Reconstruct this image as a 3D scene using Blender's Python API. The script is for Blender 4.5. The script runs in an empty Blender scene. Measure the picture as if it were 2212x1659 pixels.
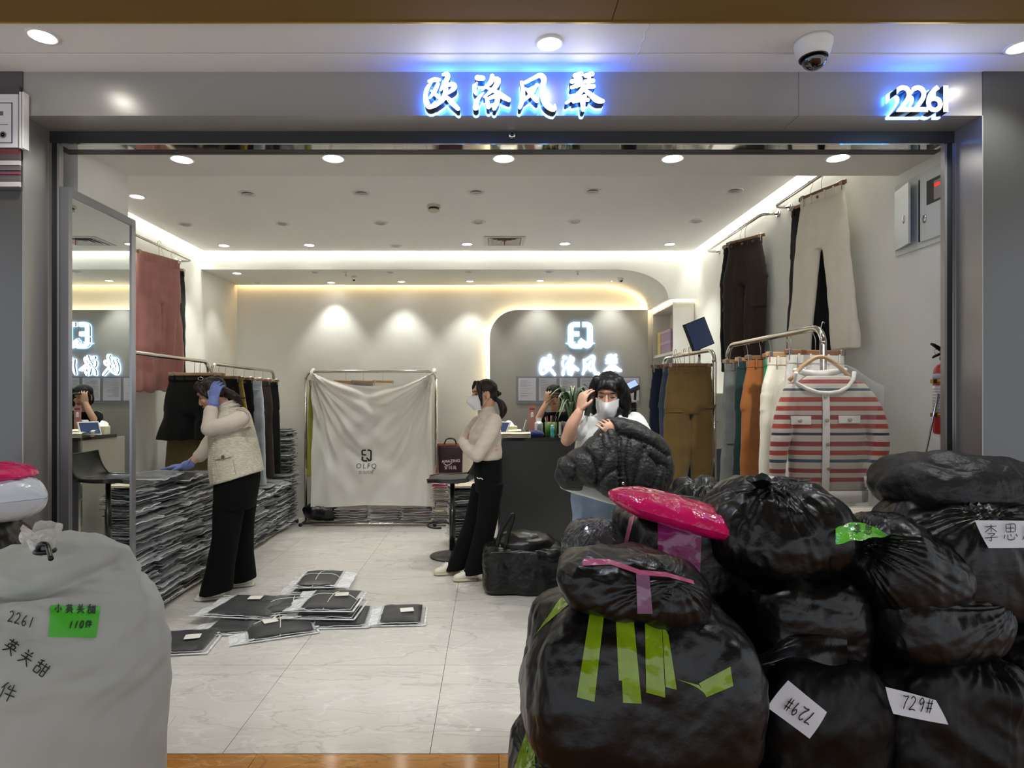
import bpy, bmesh, math, random
import numpy as np
from mathutils import Vector, Matrix
from mathutils.bvhtree import BVHTree

SC = bpy.context.scene
COL = SC.collection
PI = math.pi
F_PX, CX, HY, CAM_H = 1350.0, 1058.0, 860.0, 1.40


def P(px, py, Y):
    """photograph pixel -> world point at depth Y"""
    return Vector(((px - CX) / F_PX * Y, Y, CAM_H - (py - HY) / F_PX * Y))


def FL(px, py):
    """floor point seen at a photograph pixel"""
    Y = CAM_H * F_PX / (py - HY)
    return Vector(((px - CX) / F_PX * Y, Y, 0))


def V(*a):
    return Vector(a)


# ------------------------------------------------------------------ camera
cam_data = bpy.data.cameras.new('camera')
cam_data.sensor_width = 36.0
cam_data.lens = F_PX / 2212 * 36.0
cam_data.shift_x = (1106 - CX) / 2212
cam_data.shift_y = (HY - 829.5) / 2212
cam_data.clip_start = 0.05
cam = bpy.data.objects.new('camera', cam_data)
cam.location = (0, 0, CAM_H)
cam.rotation_euler = (PI / 2, 0, 0)
COL.objects.link(cam)
SC.camera = cam

# ------------------------------------------------------------------ world, exposure
wd = bpy.data.worlds.new('mall_ambient')
wd.use_nodes = True
wd.node_tree.nodes['Background'].inputs[0].default_value = (0.90, 0.94, 1.0, 1)
wd.node_tree.nodes['Background'].inputs[1].default_value = 0.62
SC.world = wd
SC.view_settings.view_transform = 'Standard'
SC.view_settings.look = 'None'
SC.view_settings.gamma = 1.0
SC.view_settings.use_curve_mapping = False
SC.view_settings.exposure = 0.9


# ------------------------------------------------------------------ materials
def lin(c):
    c = c / 255.0
    return c / 12.92 if c <= 0.04045 else ((c + 0.055) / 1.055) ** 2.4


def rgb(r, g, b):
    return (lin(r), lin(g), lin(b), 1)


MATS = {}


def mat(name, col=(200, 200, 200), rough=0.6, metal=0.0, var=0.0, vscale=6.0, bump=0.0, bscale=40.0, bdist=0.01,
        alpha=1.0, emit=None, estr=0.0, spec=0.5, coat=0.0, trans=0.0, stretch=(1, 1, 1), sheen=0.0, detail=4.0,
        aniso=0.0, subs=0.0):
    if name in MATS:
        return MATS[name]
    m = bpy.data.materials.new(name)
    m.use_nodes = True
    nt = m.node_tree
    b = nt.nodes['Principled BSDF']
    c = rgb(*col)
    b.inputs['Base Color'].default_value = c
    b.inputs['Roughness'].default_value = rough
    b.inputs['Metallic'].default_value = metal
    b.inputs['Specular IOR Level'].default_value = spec
    b.inputs['Coat Weight'].default_value = coat
    b.inputs['Transmission Weight'].default_value = trans
    b.inputs['Alpha'].default_value = alpha
    b.inputs['Sheen Weight'].default_value = sheen
    b.inputs['Anisotropic'].default_value = aniso
    b.inputs['Subsurface Weight'].default_value = subs
    if subs:
        b.inputs['Subsurface Radius'].default_value = (0.01, 0.004, 0.002)
    if emit is not None:
        b.inputs['Emission Color'].default_value = rgb(*emit)
        b.inputs['Emission Strength'].default_value = estr
    if var or bump:
        tc = nt.nodes.new('ShaderNodeTexCoord')
        mp = nt.nodes.new('ShaderNodeMapping')
        mp.inputs['Scale'].default_value = stretch
        nt.links.new(tc.outputs['Object'], mp.inputs['Vector'])
    if var:
        n = nt.nodes.new('ShaderNodeTexNoise')
        n.inputs['Scale'].default_value = vscale
        n.inputs['Detail'].default_value = detail
        nt.links.new(mp.outputs[0], n.inputs['Vector'])
        mr = nt.nodes.new('ShaderNodeMapRange')
        mr.inputs['From Min'].default_value = 0.3
        mr.inputs['From Max'].default_value = 0.7
        mr.inputs['To Min'].default_value = 1 - var
        mr.inputs['To Max'].default_value = 1 + var
        nt.links.new(n.outputs['Fac'], mr.inputs['Value'])
        mx = nt.nodes.new('ShaderNodeVectorMath')
        mx.operation = 'SCALE'
        mx.inputs[0].default_value = c[:3]
        nt.links.new(mr.outputs[0], mx.inputs['Scale'])
        nt.links.new(mx.outputs[0], b.inputs['Base Color'])
    if bump:
        n2 = nt.nodes.new('ShaderNodeTexNoise')
        n2.inputs['Scale'].default_value = bscale
        n2.inputs['Detail'].default_value = detail
        nt.links.new(mp.outputs[0], n2.inputs['Vector'])
        bp = nt.nodes.new('ShaderNodeBump')
        bp.inputs['Strength'].default_value = bump
        bp.inputs['Distance'].default_value = bdist
        nt.links.new(n2.outputs['Fac'], bp.inputs['Height'])
        nt.links.new(bp.outputs[0], b.inputs['Normal'])
    MATS[name] = m
    return m


def emat(name, col, strength):
    if name in MATS:
        return MATS[name]
    m = bpy.data.materials.new(name)
    m.use_nodes = True
    nt = m.node_tree
    nt.nodes.clear()
    o = nt.nodes.new('ShaderNodeOutputMaterial')
    e = nt.nodes.new('ShaderNodeEmission')
    e.inputs[0].default_value = rgb(*col)
    e.inputs[1].default_value = strength
    nt.links.new(e.outputs[0], o.inputs[0])
    MATS[name] = m
    return m


def film_mat(name, col=(235, 238, 240), alpha=0.3, rough=0.12, edge=0.45, bump=0.6, bscale=18):
    """thin clear plastic film: a mix of see-through and glossy, whiter where it is seen edge-on"""
    if name in MATS:
        return MATS[name]
    m = bpy.data.materials.new(name)
    m.use_nodes = True
    nt = m.node_tree
    b = nt.nodes['Principled BSDF']
    b.inputs['Base Color'].default_value = rgb(*col)
    b.inputs['Roughness'].default_value = rough
    b.inputs['Specular IOR Level'].default_value = 0.8
    tc = nt.nodes.new('ShaderNodeTexCoord')
    n = nt.nodes.new('ShaderNodeTexNoise')
    n.inputs['Scale'].default_value = bscale
    n.inputs['Detail'].default_value = 3
    nt.links.new(tc.outputs['Object'], n.inputs['Vector'])
    bp = nt.nodes.new('ShaderNodeBump')
    bp.inputs['Strength'].default_value = bump
    bp.inputs['Distance'].default_value = 0.02
    nt.links.new(n.outputs['Fac'], bp.inputs['Height'])
    nt.links.new(bp.outputs[0], b.inputs['Normal'])
    lw = nt.nodes.new('ShaderNodeLayerWeight')
    lw.inputs['Blend'].default_value = 0.35
    mr = nt.nodes.new('ShaderNodeMapRange')
    mr.inputs['To Min'].default_value = alpha
    mr.inputs['To Max'].default_value = min(1, alpha + edge)
    nt.links.new(lw.outputs['Facing'], mr.inputs['Value'])
    nt.links.new(mr.outputs[0], b.inputs['Alpha'])
    MATS[name] = m
    return m


# ------------------------------------------------------------------ objects
def tag(o, label=None, cat=None, group=None, kind=None):
    if label:
        o['label'] = label
    if cat:
        o['category'] = cat
    if group:
        o['group'] = group
    if kind:
        o['kind'] = kind
    return o


def thing(name, label, cat, loc=(0, 0, 0), group=None):
    o = bpy.data.objects.new(name, None)
    o.empty_display_size = 0.1
    COL.objects.link(o)
    o.location = loc
    return tag(o, label, cat, group)


def obj(name, me, m=None, parent=None, loc=None):
    """link mesh data as an object; world-space geometry stays where it is when parented"""
    if isinstance(me, MB):
        me = me.mesh(name)
    o = bpy.data.objects.new(name, me)
    COL.objects.link(o)
    if m is not None:
        ms = m if isinstance(m, (list, tuple)) else [m]
        if len(me.materials) == 0:
            for x in ms:
                me.materials.append(x)
    if parent is not None:
        o.parent = parent
        w = parent.location.copy()
        p = parent.parent
        while p is not None:
            w += p.location
            p = p.parent
        if loc is None:
            o.location = -w
        else:
            o.location = loc
    elif loc is not None:
        o.location = loc
    return o


def settle(o):
    """move the origin of a top-level mesh object to its base"""
    me = o.data
    n = len(me.vertices)
    co = np.empty(n * 3, np.float32)
    me.vertices.foreach_get('co', co)
    co = co.reshape(-1, 3)
    c = np.array([(co[:, 0].min() + co[:, 0].max()) / 2, (co[:, 1].min() + co[:, 1].max()) / 2, co[:, 2].min()])
    co -= c.astype(np.float32)
    me.vertices.foreach_set('co', co.ravel())
    o.location = o.location + Vector(c)
    return o


def copy_tree(o, parent=None):
    c = o.copy()
    COL.objects.link(c)
    if parent is not None:
        c.parent = parent
    for ch in o.children:
        copy_tree(ch, c)
    return c


class MB:
    """collects vertices and faces (with material indices) for ONE mesh"""

    def __init__(s):
        s.v, s.f, s.mi, s.sm = [], [], [], []

    def add(s, verts, faces, mi=0, smooth=False):
        k = len(s.v)
        s.v.extend([tuple(map(float, x)) for x in verts])
        for f in faces:
            s.f.append(tuple(i + k for i in f))
            s.mi.append(mi)
            s.sm.append(smooth)
        return s

    def box(s, a, b, mi=0, M=None):
        (x0, y0, z0), (x1, y1, z1) = a, b
        vs = [Vector(p) for p in ((x0, y0, z0), (x1, y0, z0), (x1, y1, z0), (x0, y1, z0), (x0, y0, z1), (x1, y0, z1), (x1, y1, z1), (x0, y1, z1))]
        if M is not None:
            vs = [M @ p for p in vs]
        return s.add(vs, [(0, 3, 2, 1), (4, 5, 6, 7), (0, 1, 5, 4), (1, 2, 6, 5), (2, 3, 7, 6), (3, 0, 4, 7)], mi)

    def cbox(s, c, size, mi=0, M=None):
        """box by centre and size, bevelled a little"""
        c = Vector(c)
        h = Vector(size) / 2
        if M is None:
            return s.box(c - h, c + h, mi)
        return s.box(-h, h, mi, Matrix.Translation(c) @ M.to_4x4())

    def rbox(s, c, size, r=0.005, mi=0, M=None):
        """rounded-edge box (chamfered)"""
        h = Vector(size) / 2
        r = min(r, h.x * .9, h.y * .9, h.z * .9)
        T = Matrix.Translation(Vector(c)) @ (M.to_4x4() if M is not None else Matrix.Identity(4))
        vs, idx = [], {}
        for sx in (-1, 1):
            for sy in (-1, 1):
                for sz in (-1, 1):
                    for ax in range(3):
                        p = [sx * (h.x - r), sy * (h.y - r), sz * (h.z - r)]
                        p[ax] += (sx, sy, sz)[ax] * r
                        idx[(sx, sy, sz, ax)] = len(vs)
                        vs.append(T @ Vector(p))
        fs = []
        S = (-1, 1)

        def q(*k):
            fs.append(tuple(idx[i] for i in k))
        for sg in S:
            q((sg, -1, -1, 0), (sg, 1, -1, 0), (sg, 1, 1, 0), (sg, -1, 1, 0))
            q((-1, sg, -1, 1), (1, sg, -1, 1), (1, sg, 1, 1), (-1, sg, 1, 1))
            q((-1, -1, sg, 2), (1, -1, sg, 2), (1, 1, sg, 2), (-1, 1, sg, 2))
        for a in S:
            for b in S:
                q((-1, a, b, 1), (1, a, b, 1), (1, a, b, 2), (-1, a, b, 2))
                q((a, -1, b, 0), (a, 1, b, 0), (a, 1, b, 2), (a, -1, b, 2))
                q((a, b, -1, 0), (a, b, 1, 0), (a, b, 1, 1), (a, b, -1, 1))
                for d in S:
                    q((a, b, d, 0), (a, b, d, 1), (a, b, d, 2)) if (a, b) == (a, b) else None
        seen = set()
        ff = []
        for f in fs:
            k = tuple(sorted(f))
            if k not in seen:
                seen.add(k)
                ff.append(f)
        # orient outwards
        cc = Vector(c)
        out = []
        for f in ff:
            ps = [vs[i] for i in f]
            n = (ps[1] - ps[0]).cross(ps[2] - ps[0])
            m = sum(ps, Vector()) / len(ps)
            out.append(f if n.dot(m - cc) >= 0 else f[::-1])
        return s.add(vs, out, mi)

    def tube(s, pts, r, n=10, mi=0, caps=True, closed=False):
        pts = [Vector(p) for p in pts]
        rs = r if isinstance(r, (list, tuple, np.ndarray)) else [r] * len(pts)
        m = len(pts)
        t = []
        for i in range(m):
            if closed:
                d = pts[(i + 1) % m] - pts[i - 1]
            else:
                d = pts[min(i + 1, m - 1)] - pts[max(i - 1, 0)]
            t.append(d.normalized() if d.length > 1e-9 else Vector((0, 0, 1)))
        u = t[0].orthogonal().normalized()
        vs = []
        for i in range(m):
            u = (u - t[i] * u.dot(t[i]))
            u = u.normalized() if u.length > 1e-6 else t[i].orthogonal().normalized()
            w = t[i].cross(u)
            for k in range(n):
                a = 2 * PI * k / n
                vs.append(pts[i] + (u * math.cos(a) + w * math.sin(a)) * rs[i])
        fs = []
        mm = m if closed else m - 1
        for i in range(mm):
            for k in range(n):
                a, b = i * n + k, i * n + (k + 1) % n
                c, d = ((i + 1) % m) * n + (k + 1) % n, ((i + 1) % m) * n + k
                fs.append((a, b, c, d))
        if caps and not closed:
            fs.append(tuple(range(n))[::-1])
            fs.append(tuple((m - 1) * n + k for k in range(n)))
        return s.add(vs, fs, mi, True)

    def lathe(s, prof, c=(0, 0, 0), n=24, mi=0, M=None):
        """profile [(r,z)...] turned about z"""
        T = Matrix.Translation(Vector(c)) @ (M.to_4x4() if M is not None else Matrix.Identity(4))
        vs = []
        for (r, z) in prof:
            for k in range(n):
                a = 2 * PI * k / n
                vs.append(T @ Vector((r * math.cos(a), r * math.sin(a), z)))
        fs = []
        for i in range(len(prof) - 1):
            for k in range(n):
                fs.append((i * n + k, i * n + (k + 1) % n, (i + 1) * n + (k + 1) % n, (i + 1) * n + k))
        fs.append(tuple(range(n))[::-1])
        fs.append(tuple((len(prof) - 1) * n + k for k in range(n)))
        return s.add(vs, fs, mi, True)

    def grid(s, G, mi=0, smooth=True, flip=False):
        """G[i][j] points"""
        a, b = len(G), len(G[0])
        vs = [p for row in G for p in row]
        fs = []
        for i in range(a - 1):
            for j in range(b - 1):
                f = (i * b + j, i * b + j + 1, (i + 1) * b + j + 1, (i + 1) * b + j)
                fs.append(f[::-1] if flip else f)
        return s.add(vs, fs, mi, smooth)

    def prism(s, poly, fn, d, mi=0, mside=None):
        """poly: 2D outline (ccw); fn(x,y,t) -> point, extruded t=0..d"""
        n = len(poly)
        vs = [fn(x, y, 0) for x, y in poly] + [fn(x, y, d) for x, y in poly]
        k = len(s.v)
        s.add(vs, [tuple(range(n))[::-1], tuple(range(n, 2 * n))], mi)
        s.f.extend([(k + i, k + (i + 1) % n, k + n + (i + 1) % n, k + n + i) for i in range(n)])
        s.mi.extend([mi if mside is None else mside] * n)
        s.sm.extend([False] * n)
        return s

    def mesh(s, name='mesh'):
        me = bpy.data.meshes.new(name)
        me.from_pydata(s.v, [], s.f)
        if s.f:
            me.polygons.foreach_set('material_index', s.mi)
            me.polygons.foreach_set('use_smooth', s.sm)
        me.update()
        return me


def np_mesh(name, co, faces, smooth=True):
    me = bpy.data.meshes.new(name)
    me.from_pydata(co.tolist() if hasattr(co, 'tolist') else co, [], faces.tolist() if hasattr(faces, 'tolist') else faces)
    if smooth:
        me.polygons.foreach_set('use_smooth', [True] * len(me.polygons))
    me.update()
    return me


def catmull(pts, per=6):
    pts = [tuple(p) for p in pts]
    if len(pts) < 3:
        a, b = np.array(pts[0], float), np.array(pts[-1], float)
        return [a + (b - a) * i / per for i in range(per + 1)]
    A = np.array(pts, float)
    A = np.vstack([2 * A[0] - A[1], A, 2 * A[-1] - A[-2]])
    out = []
    for i in range(1, len(A) - 2):
        p0, p1, p2, p3 = A[i - 1], A[i], A[i + 1], A[i + 2]
        for k in range(per):
            t = k / per
            out.append(0.5 * ((2 * p1) + (-p0 + p2) * t + (2 * p0 - 5 * p1 + 4 * p2 - p3) * t * t + (-p0 + 3 * p1 - 3 * p2 + p3) * t ** 3))
    out.append(A[-2])
    return out


# ------------------------------------------------------------------ noise (vectorised gradient noise)
_rng = np.random.RandomState(7)
_perm = np.concatenate([_rng.permutation(256)] * 2)
_gr = _rng.normal(size=(256, 3))
_gr /= np.linalg.norm(_gr, axis=1)[:, None]


def pn(p):
    p = np.asarray(p, float)
    i = np.floor(p).astype(int)
    f = p - i
    i &= 255
    u = f * f * f * (f * (f * 6 - 15) + 10)
    r = 0
    for dx in (0, 1):
        for dy in (0, 1):
            for dz in (0, 1):
                h = _perm[_perm[_perm[(i[..., 0] + dx) & 255] + ((i[..., 1] + dy) & 255)] + ((i[..., 2] + dz) & 255)]
                g = _gr[h]
                d = g[..., 0] * (f[..., 0] - dx) + g[..., 1] * (f[..., 1] - dy) + g[..., 2] * (f[..., 2] - dz)
                w = (u[..., 0] if dx else 1 - u[..., 0]) * (u[..., 1] if dy else 1 - u[..., 1]) * (u[..., 2] if dz else 1 - u[..., 2])
                r = r + w * d
    return r


def tri(x):
    return np.abs((x % 2.0) - 1.0)


def crumple(p, s=1.0):
    """creased plastic: sharp folds from folded noise"""
    w = np.stack([pn(p * 1.3 * s + 7), pn(p * 1.3 * s + 31), pn(p * 1.3 * s + 57)], -1) * 0.35
    q = p + w / s
    a = 1 - 2 * np.abs(pn(q * 2.2 * s))
    b = 1 - 2 * np.abs(pn(q * 4.7 * s + 11))
    c = 1 - 2 * np.abs(pn(q * 9.5 * s + 23))
    return a * 0.62 + b * 0.3 + c * 0.12


def mesh_co(me):
    n = len(me.vertices)
    co = np.empty(n * 3, np.float32)
    me.vertices.foreach_get('co', co)
    return co.reshape(-1, 3).astype(float)


def mesh_no(me):
    n = len(me.vertices)
    co = np.empty(n * 3, np.float32)
    me.vertices.foreach_get('normal', co)
    return co.reshape(-1, 3).astype(float)


def set_co(me, co):
    me.vertices.foreach_set('co', np.asarray(co, np.float32).ravel())
    me.update()


# ------------------------------------------------------------------ solid modelling by voxel union
def loft(rings, n=20, caps=True):
    """rings: list of (centre, half-vector a, half-vector b[, power]) -> (verts, faces)"""
    vs, fs = [], []
    for r in rings:
        c, a, b = Vector(r[0]), Vector(r[1]), Vector(r[2])
        pw = r[3] if len(r) > 3 else 2.0
        for k in range(n):
            t = 2 * PI * k / n
            ct, st = math.cos(t), math.sin(t)
            e = 2.0 / pw
            x = math.copysign(abs(ct) ** e, ct)
            y = math.copysign(abs(st) ** e, st)
            vs.append(c + a * x + b * y)
    for i in range(len(rings) - 1):
        for k in range(n):
            fs.append((i * n + k, i * n + (k + 1) % n, (i + 1) * n + (k + 1) % n, (i + 1) * n + k))
    if caps:
        fs.append(tuple(range(n))[::-1])
        fs.append(tuple((len(rings) - 1) * n + k for k in range(n)))
    return vs, fs


def limb(pts, rad, n=14, per=5, flat=None):
    """rounded, tapering tube along a smooth path -> (verts, faces). flat=(axis vector, factor) squashes the section along an axis"""
    data = [tuple(p) + (r,) for p, r in zip(pts, rad)]
    c = catmull(data, per)
    P_ = [Vector(x[:3]) for x in c]
    R_ = [max(1e-4, float(x[3])) for x in c]
    # spherical caps
    d0 = (P_[0] - P_[1]).normalized()
    d1 = (P_[-1] - P_[-2]).normalized()
    head = [(P_[0] + d0 * R_[0] * math.sin(a), R_[0] * math.cos(a)) for a in (1.45, 1.1, 0.6)]
    tail = [(P_[-1] + d1 * R_[-1] * math.sin(a), R_[-1] * math.cos(a)) for a in (0.6, 1.1, 1.45)]
    pp = [h[0] for h in head] + P_ + [h[0] for h in tail]
    rr = [h[1] for h in head] + R_ + [h[1] for h in tail]
    m = MB().tube(pp, rr, n=n)
    vs = [Vector(v) for v in m.v]
    if flat is not None:
        ax, k = Vector(flat[0]).normalized(), flat[1]
        out = []
        for i, v in enumerate(vs):
            c0 = pp[i // n]
            d = v - c0
            out.append(c0 + d - ax * d.dot(ax) * (1 - k))
        vs = out
    return vs, m.f


def ball(c, r, n=16, m=10, M=None):
    """ellipsoid; r = scalar or 3 radii"""
    r = (r, r, r) if not hasattr(r, '__len__') else r
    vs, fs = [], []
    T = M.to_3x3() if M is not None else Matrix.Identity(3)
    c = Vector(c)
    for i in range(m + 1):
        th = PI * i / m
        for k in range(n):
            ph = 2 * PI * k / n
            vs.append(c + T @ Vector((r[0] * math.sin(th) * math.cos(ph), r[1] * math.sin(th) * math.sin(ph), r[2] * math.cos(th))))
    for i in range(m):
        for k in range(n):
            fs.append((i * n + k, (i + 1) * n + k, (i + 1) * n + (k + 1) % n, i * n + (k + 1) % n))
    return vs, fs


def union(name, pieces, voxel=0.008, smooth=2, disp=None):
    """voxel union of closed pieces -> one continuous smooth mesh"""
    mb = MB()
    for vs, fs in pieces:
        mb.add(vs, fs)
    me = mb.mesh('tmp_union')
    o = bpy.data.objects.new('tmp_union', me)
    COL.objects.link(o)
    md = o.modifiers.new('r', 'REMESH')
    md.mode = 'VOXEL'
    md.voxel_size = voxel
    md.use_smooth_shade = True
    if smooth:
        s = o.modifiers.new('s', 'SMOOTH')
        s.factor = 0.5
        s.iterations = smooth
    dg = bpy.context.evaluated_depsgraph_get()
    out = bpy.data.meshes.new_from_object(o.evaluated_get(dg))
    bpy.data.objects.remove(o)
    bpy.data.meshes.remove(me)
    out.name = name
    out.materials.clear()
    if disp is not None:
        co, no = mesh_co(out), mesh_no(out)
        d = disp(co)
        set_co(out, co + no * d[:, None])
    out.polygons.foreach_set('use_smooth', [True] * len(out.polygons))
    return out


def bvh_of(o):
    me = o.data
    M = o.matrix_world if o.parent is None else o.matrix_world
    T = Matrix.Translation(world_loc(o))
    return BVHTree.FromPolygons([T @ v.co for v in me.vertices], [tuple(p.vertices) for p in me.polygons])


def world_loc(o):
    w = o.location.copy()
    p = o.parent
    while p is not None:
        w = w + p.location
        p = p.parent
    return w


def conform(bvh, pts, direction, off=0.003, back=1.0, default=None):
    """drop points along a direction on to a surface (used for tapes, labels and ink lying on bags)"""
    eye = Vector((0, 0, CAM_H)) if direction == 'eye' else None
    d = Vector((0, 1, 0)) if eye is not None else Vector(direction).normalized()
    out = []
    last = default
    for p in pts:
        if eye is not None:
            d = (Vector(p) - eye).normalized()
        h = bvh.ray_cast(Vector(p) - d * back, d, back * 2.5)
        if h[0] is None:
            q = last if last is not None else Vector(p)
            q = Vector(p) - d * d.dot(Vector(p)) + d * d.dot(q)
            out.append(q)
        else:
            last = h[0]
            out.append(h[0] - d * off)
    return out


# ------------------------------------------------------------------ writing
def brush(mb, pts, widths, fn, depth, per=5, mi=0, mside=None, grow=0.0):
    """a brush stroke of varying width as a raised slab; fn(x,y,t)->point"""
    c = catmull([(p[0], p[1], w) for p, w in zip(pts, widths)], per)
    n = len(c)
    L, R = [], []
    for i in range(n):
        a, b = c[max(0, i - 1)], c[min(n - 1, i + 1)]
        d = np.array([b[0] - a[0], b[1] - a[1]])
        d /= (np.linalg.norm(d) + 1e-9)
        nn = np.array([-d[1], d[0]])
        w = max(2.0, c[i][2]) / 2 + grow
        q = np.array([c[i][0], c[i][1]])
        L.append(q + nn * w)
        R.append(q - nn * w)

    def cap(q, d, w):
        d = d / (np.linalg.norm(d) + 1e-9)
        nn = np.array([-d[1], d[0]])
        return [q + nn * w * math.cos(a) + d * w * math.sin(a) for a in (0.5, 1.0, PI / 2, PI - 1.0, PI - 0.5)]
    e0, e1 = np.array(c[0][:2]), np.array(c[-1][:2])
    endc = cap(e1, e1 - np.array(c[-2][:2]), max(2, c[-1][2]) / 2 + grow)
    begc = cap(e0, e0 - np.array(c[1][:2]), max(2, c[0][2]) / 2 + grow)
    # strips
    for t, flip in ((depth, False), (0.0, True)):
        vs = [fn(p[0], p[1], t) for p in L] + [fn(p[0], p[1], t) for p in R]
        fs = [(i, n + i, n + i + 1, i + 1) for i in range(n - 1)]
        k = 2 * n
        vs += [fn(p[0], p[1], t) for p in endc] + [fn(p[0], p[1], t) for p in begc]
        fs.append((n - 1, 2 * n - 1) + tuple(k + j for j in (4, 3, 2, 1, 0)))
        fs.append((n, 0) + tuple(k + 5 + j for j in (4, 3, 2, 1, 0)))
        mb.add(vs, [f[::-1] for f in fs] if flip else fs, mi)
        if depth == 0:
            return mb
    ring = L + endc + R[::-1] + begc
    m = len(ring)
    vs = [fn(p[0], p[1], 0) for p in ring] + [fn(p[0], p[1], depth) for p in ring]
    fs = [(i, (i + 1) % m, m + (i + 1) % m, m + i) for i in range(m)]
    mb.add(vs, fs, mi if mside is None else mside)
    return mb


HAND = {
    '0': [[(.5, 1), (.15, .7), (.2, .15), (.55, 0), (.85, .35), (.8, .8), (.5, 1)]],
    '1': [[(.6, 1), (.4, 0)]],
    '2': [[(.1, .8), (.4, 1), (.75, .8), (.5, .4), (.05, .02), (.5, .08), (.95, .02)]],
    '6': [[(.7, 1), (.3, .6), (.15, .2), (.5, 0), (.8, .25), (.5, .45), (.2, .25)]],
    '7': [[(.1, .95), (.5, .9), (.9, .95), (.6, .5), (.45, 0)]],
    '9': [[(.8, .8), (.5, 1), (.2, .75), (.45, .5), (.8, .8), (.75, .4), (.6, 0)]],
    '#': [[(.35, 1), (.25, 0)], [(.75, 1), (.65, 0)], [(.05, .7), (.95, .72)], [(.02, .32), (.92, .35)]],
    '小': [[(.52, 1), (.5, .5), (.5, .1), (.36, .2)], [(.25, .65), (.1, .3)], [(.75, .65), (.92, .35)]],
    '英': [[(.1, .82), (.9, .86)], [(.35, 1), (.35, .7)], [(.65, 1), (.62, .7)], [(.25, .62), (.25, .4)], [(.25, .62), (.75, .64), (.75, .4)], [(.02, .38), (.98, .42)], [(.5, .74), (.45, .35), (.1, 0)], [(.5, .38), (.9, 0)]],
    '关': [[(.3, 1), (.42, .82)], [(.72, 1), (.6, .82)], [(.2, .7), (.82, .74)], [(.05, .45), (.95, .5)], [(.5, .72), (.46, .35), (.1, .0)], [(.5, .45), (.92, .02)]],
    '甜': [[(.42, 1), (.1, .9)], [(.02, .7), (.5, .74)], [(.27, .95), (.27, .5)], [(.1, .48), (.1, .05)], [(.1, .48), (.45, .48), (.45, .05)], [(.1, .07), (.45, .07)], [(.52, .73), (1, .77)], [(.63, .95), (.63, .05)], [(.9, .95), (.9, .05)], [(.63, .42), (.9, .42)], [(.63, .07), (.9, .07)]],
    '件': [[(.3, 1), (.05, .55)], [(.2, .72), (.2, 0)], [(.5, .9), (.4, .65)], [(.42, .66), (.95, .7)], [(.35, .36), (1, .4)], [(.68, 1), (.68, 0)]],
    '李': [[(.1, .85), (.9, .88)], [(.5, 1), (.5, .5)], [(.5, .82), (.1, .52)], [(.5, .82), (.9, .52)], [(.25, .42), (.75, .43), (.5, .28)], [(.5, .3), (.5, 0), (.36, .06)], [(.05, .18), (.95, .22)]],
    '思': [[(.2, .95), (.2, .5)], [(.2, .95), (.8, .95), (.8, .5)], [(.2, .73), (.8, .73)], [(.2, .5), (.8, .5)], [(.5, .95), (.5, .5)], [(.12, .35), (.05, .1)], [(.3, .35), (.35, .05), (.7, .05), (.75, .2)], [(.5, .38), (.55, .22)], [(.85, .38), (.95, .2)]],
    '成': [[(.15, .75), (.9, .78)], [(.15, .75), (.12, .3), (0, 0)], [(.15, .5), (.4, .5), (.38, .15)], [(.5, 1), (.6, .4), (.95, .05), (1, .2)], [(.85, .5), (.5, .05)], [(.75, .95), (.85, .85)]],
    '安': [[(.5, 1), (.5, .86)], [(.1, .65), (.12, .84), (.9, .84), (.85, .68)], [(.45, .75), (.3, .35), (.8, .05)], [(.68, .55), (.5, .2), (.1, 0)], [(.05, .48), (.95, .5)]],
    '玛': [[(.02, .85), (.38, .87)], [(.03, .5), (.36, .52)], [(.0, .12), (.4, .2)], [(.2, .85), (.2, .15)], [(.5, .9), (.88, .92), (.82, .5)], [(.58, .75), (.55, .48), (.95, .48), (.9, .05), (.75, .1)], [(.45, .25), (.8, .27)]],
    '莉': [[(.1, .85), (.9, .88)], [(.35, 1), (.35, .75)], [(.65, 1), (.65, .75)], [(.5, .72), (.15, .62)], [(.05, .48), (.6, .5)], [(.33, .65), (.33, 0)], [(.33, .45), (.05, .15)], [(.35, .42), (.58, .2)], [(.72, .6), (.72, .2)], [(.92, .7), (.92, 0), (.8, .06)]],
}


def ink(chars, x0, y0, size, adv, fn, width, slant=0.0, wfun=None):
    """handwriting strokes as thin ribbons through fn(x,y)->list of surface points"""
    mb = MB()
    x = x0
    for ch in chars:
        if ch == ' ':
            x += adv * 0.5
            continue
        a = adv * (0.62 if ch in '0123456789#' else 1.0)
        sw = size * (0.5 if ch in '0123456789#' else 0.9)
        for st in HAND[ch]:
            pts = [(x + u * sw + slant * v * size, y0 + v * size) for u, v in st]
            c = catmull(pts, 4)
            n = len(c)
            L, R = [], []
            for i in range(n):
                p, q = c[max(0, i - 1)], c[min(n - 1, i + 1)]
                d = np.array([q[0] - p[0], q[1] - p[1]])
                d /= (np.linalg.norm(d) + 1e-9)
                w = width / 2 * (1.0 if 0 < i < n - 1 else .7)
                L.append((c[i][0] - d[1] * w, c[i][1] + d[0] * w))
                R.append((c[i][0] + d[1] * w, c[i][1] - d[0] * w))
            pl, pr = fn(L), fn(R)
            mb.add(pl + pr, [(i, i + 1, n + i + 1, n + i) for i in range(n - 1)])
        x += a
    return mb


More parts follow.
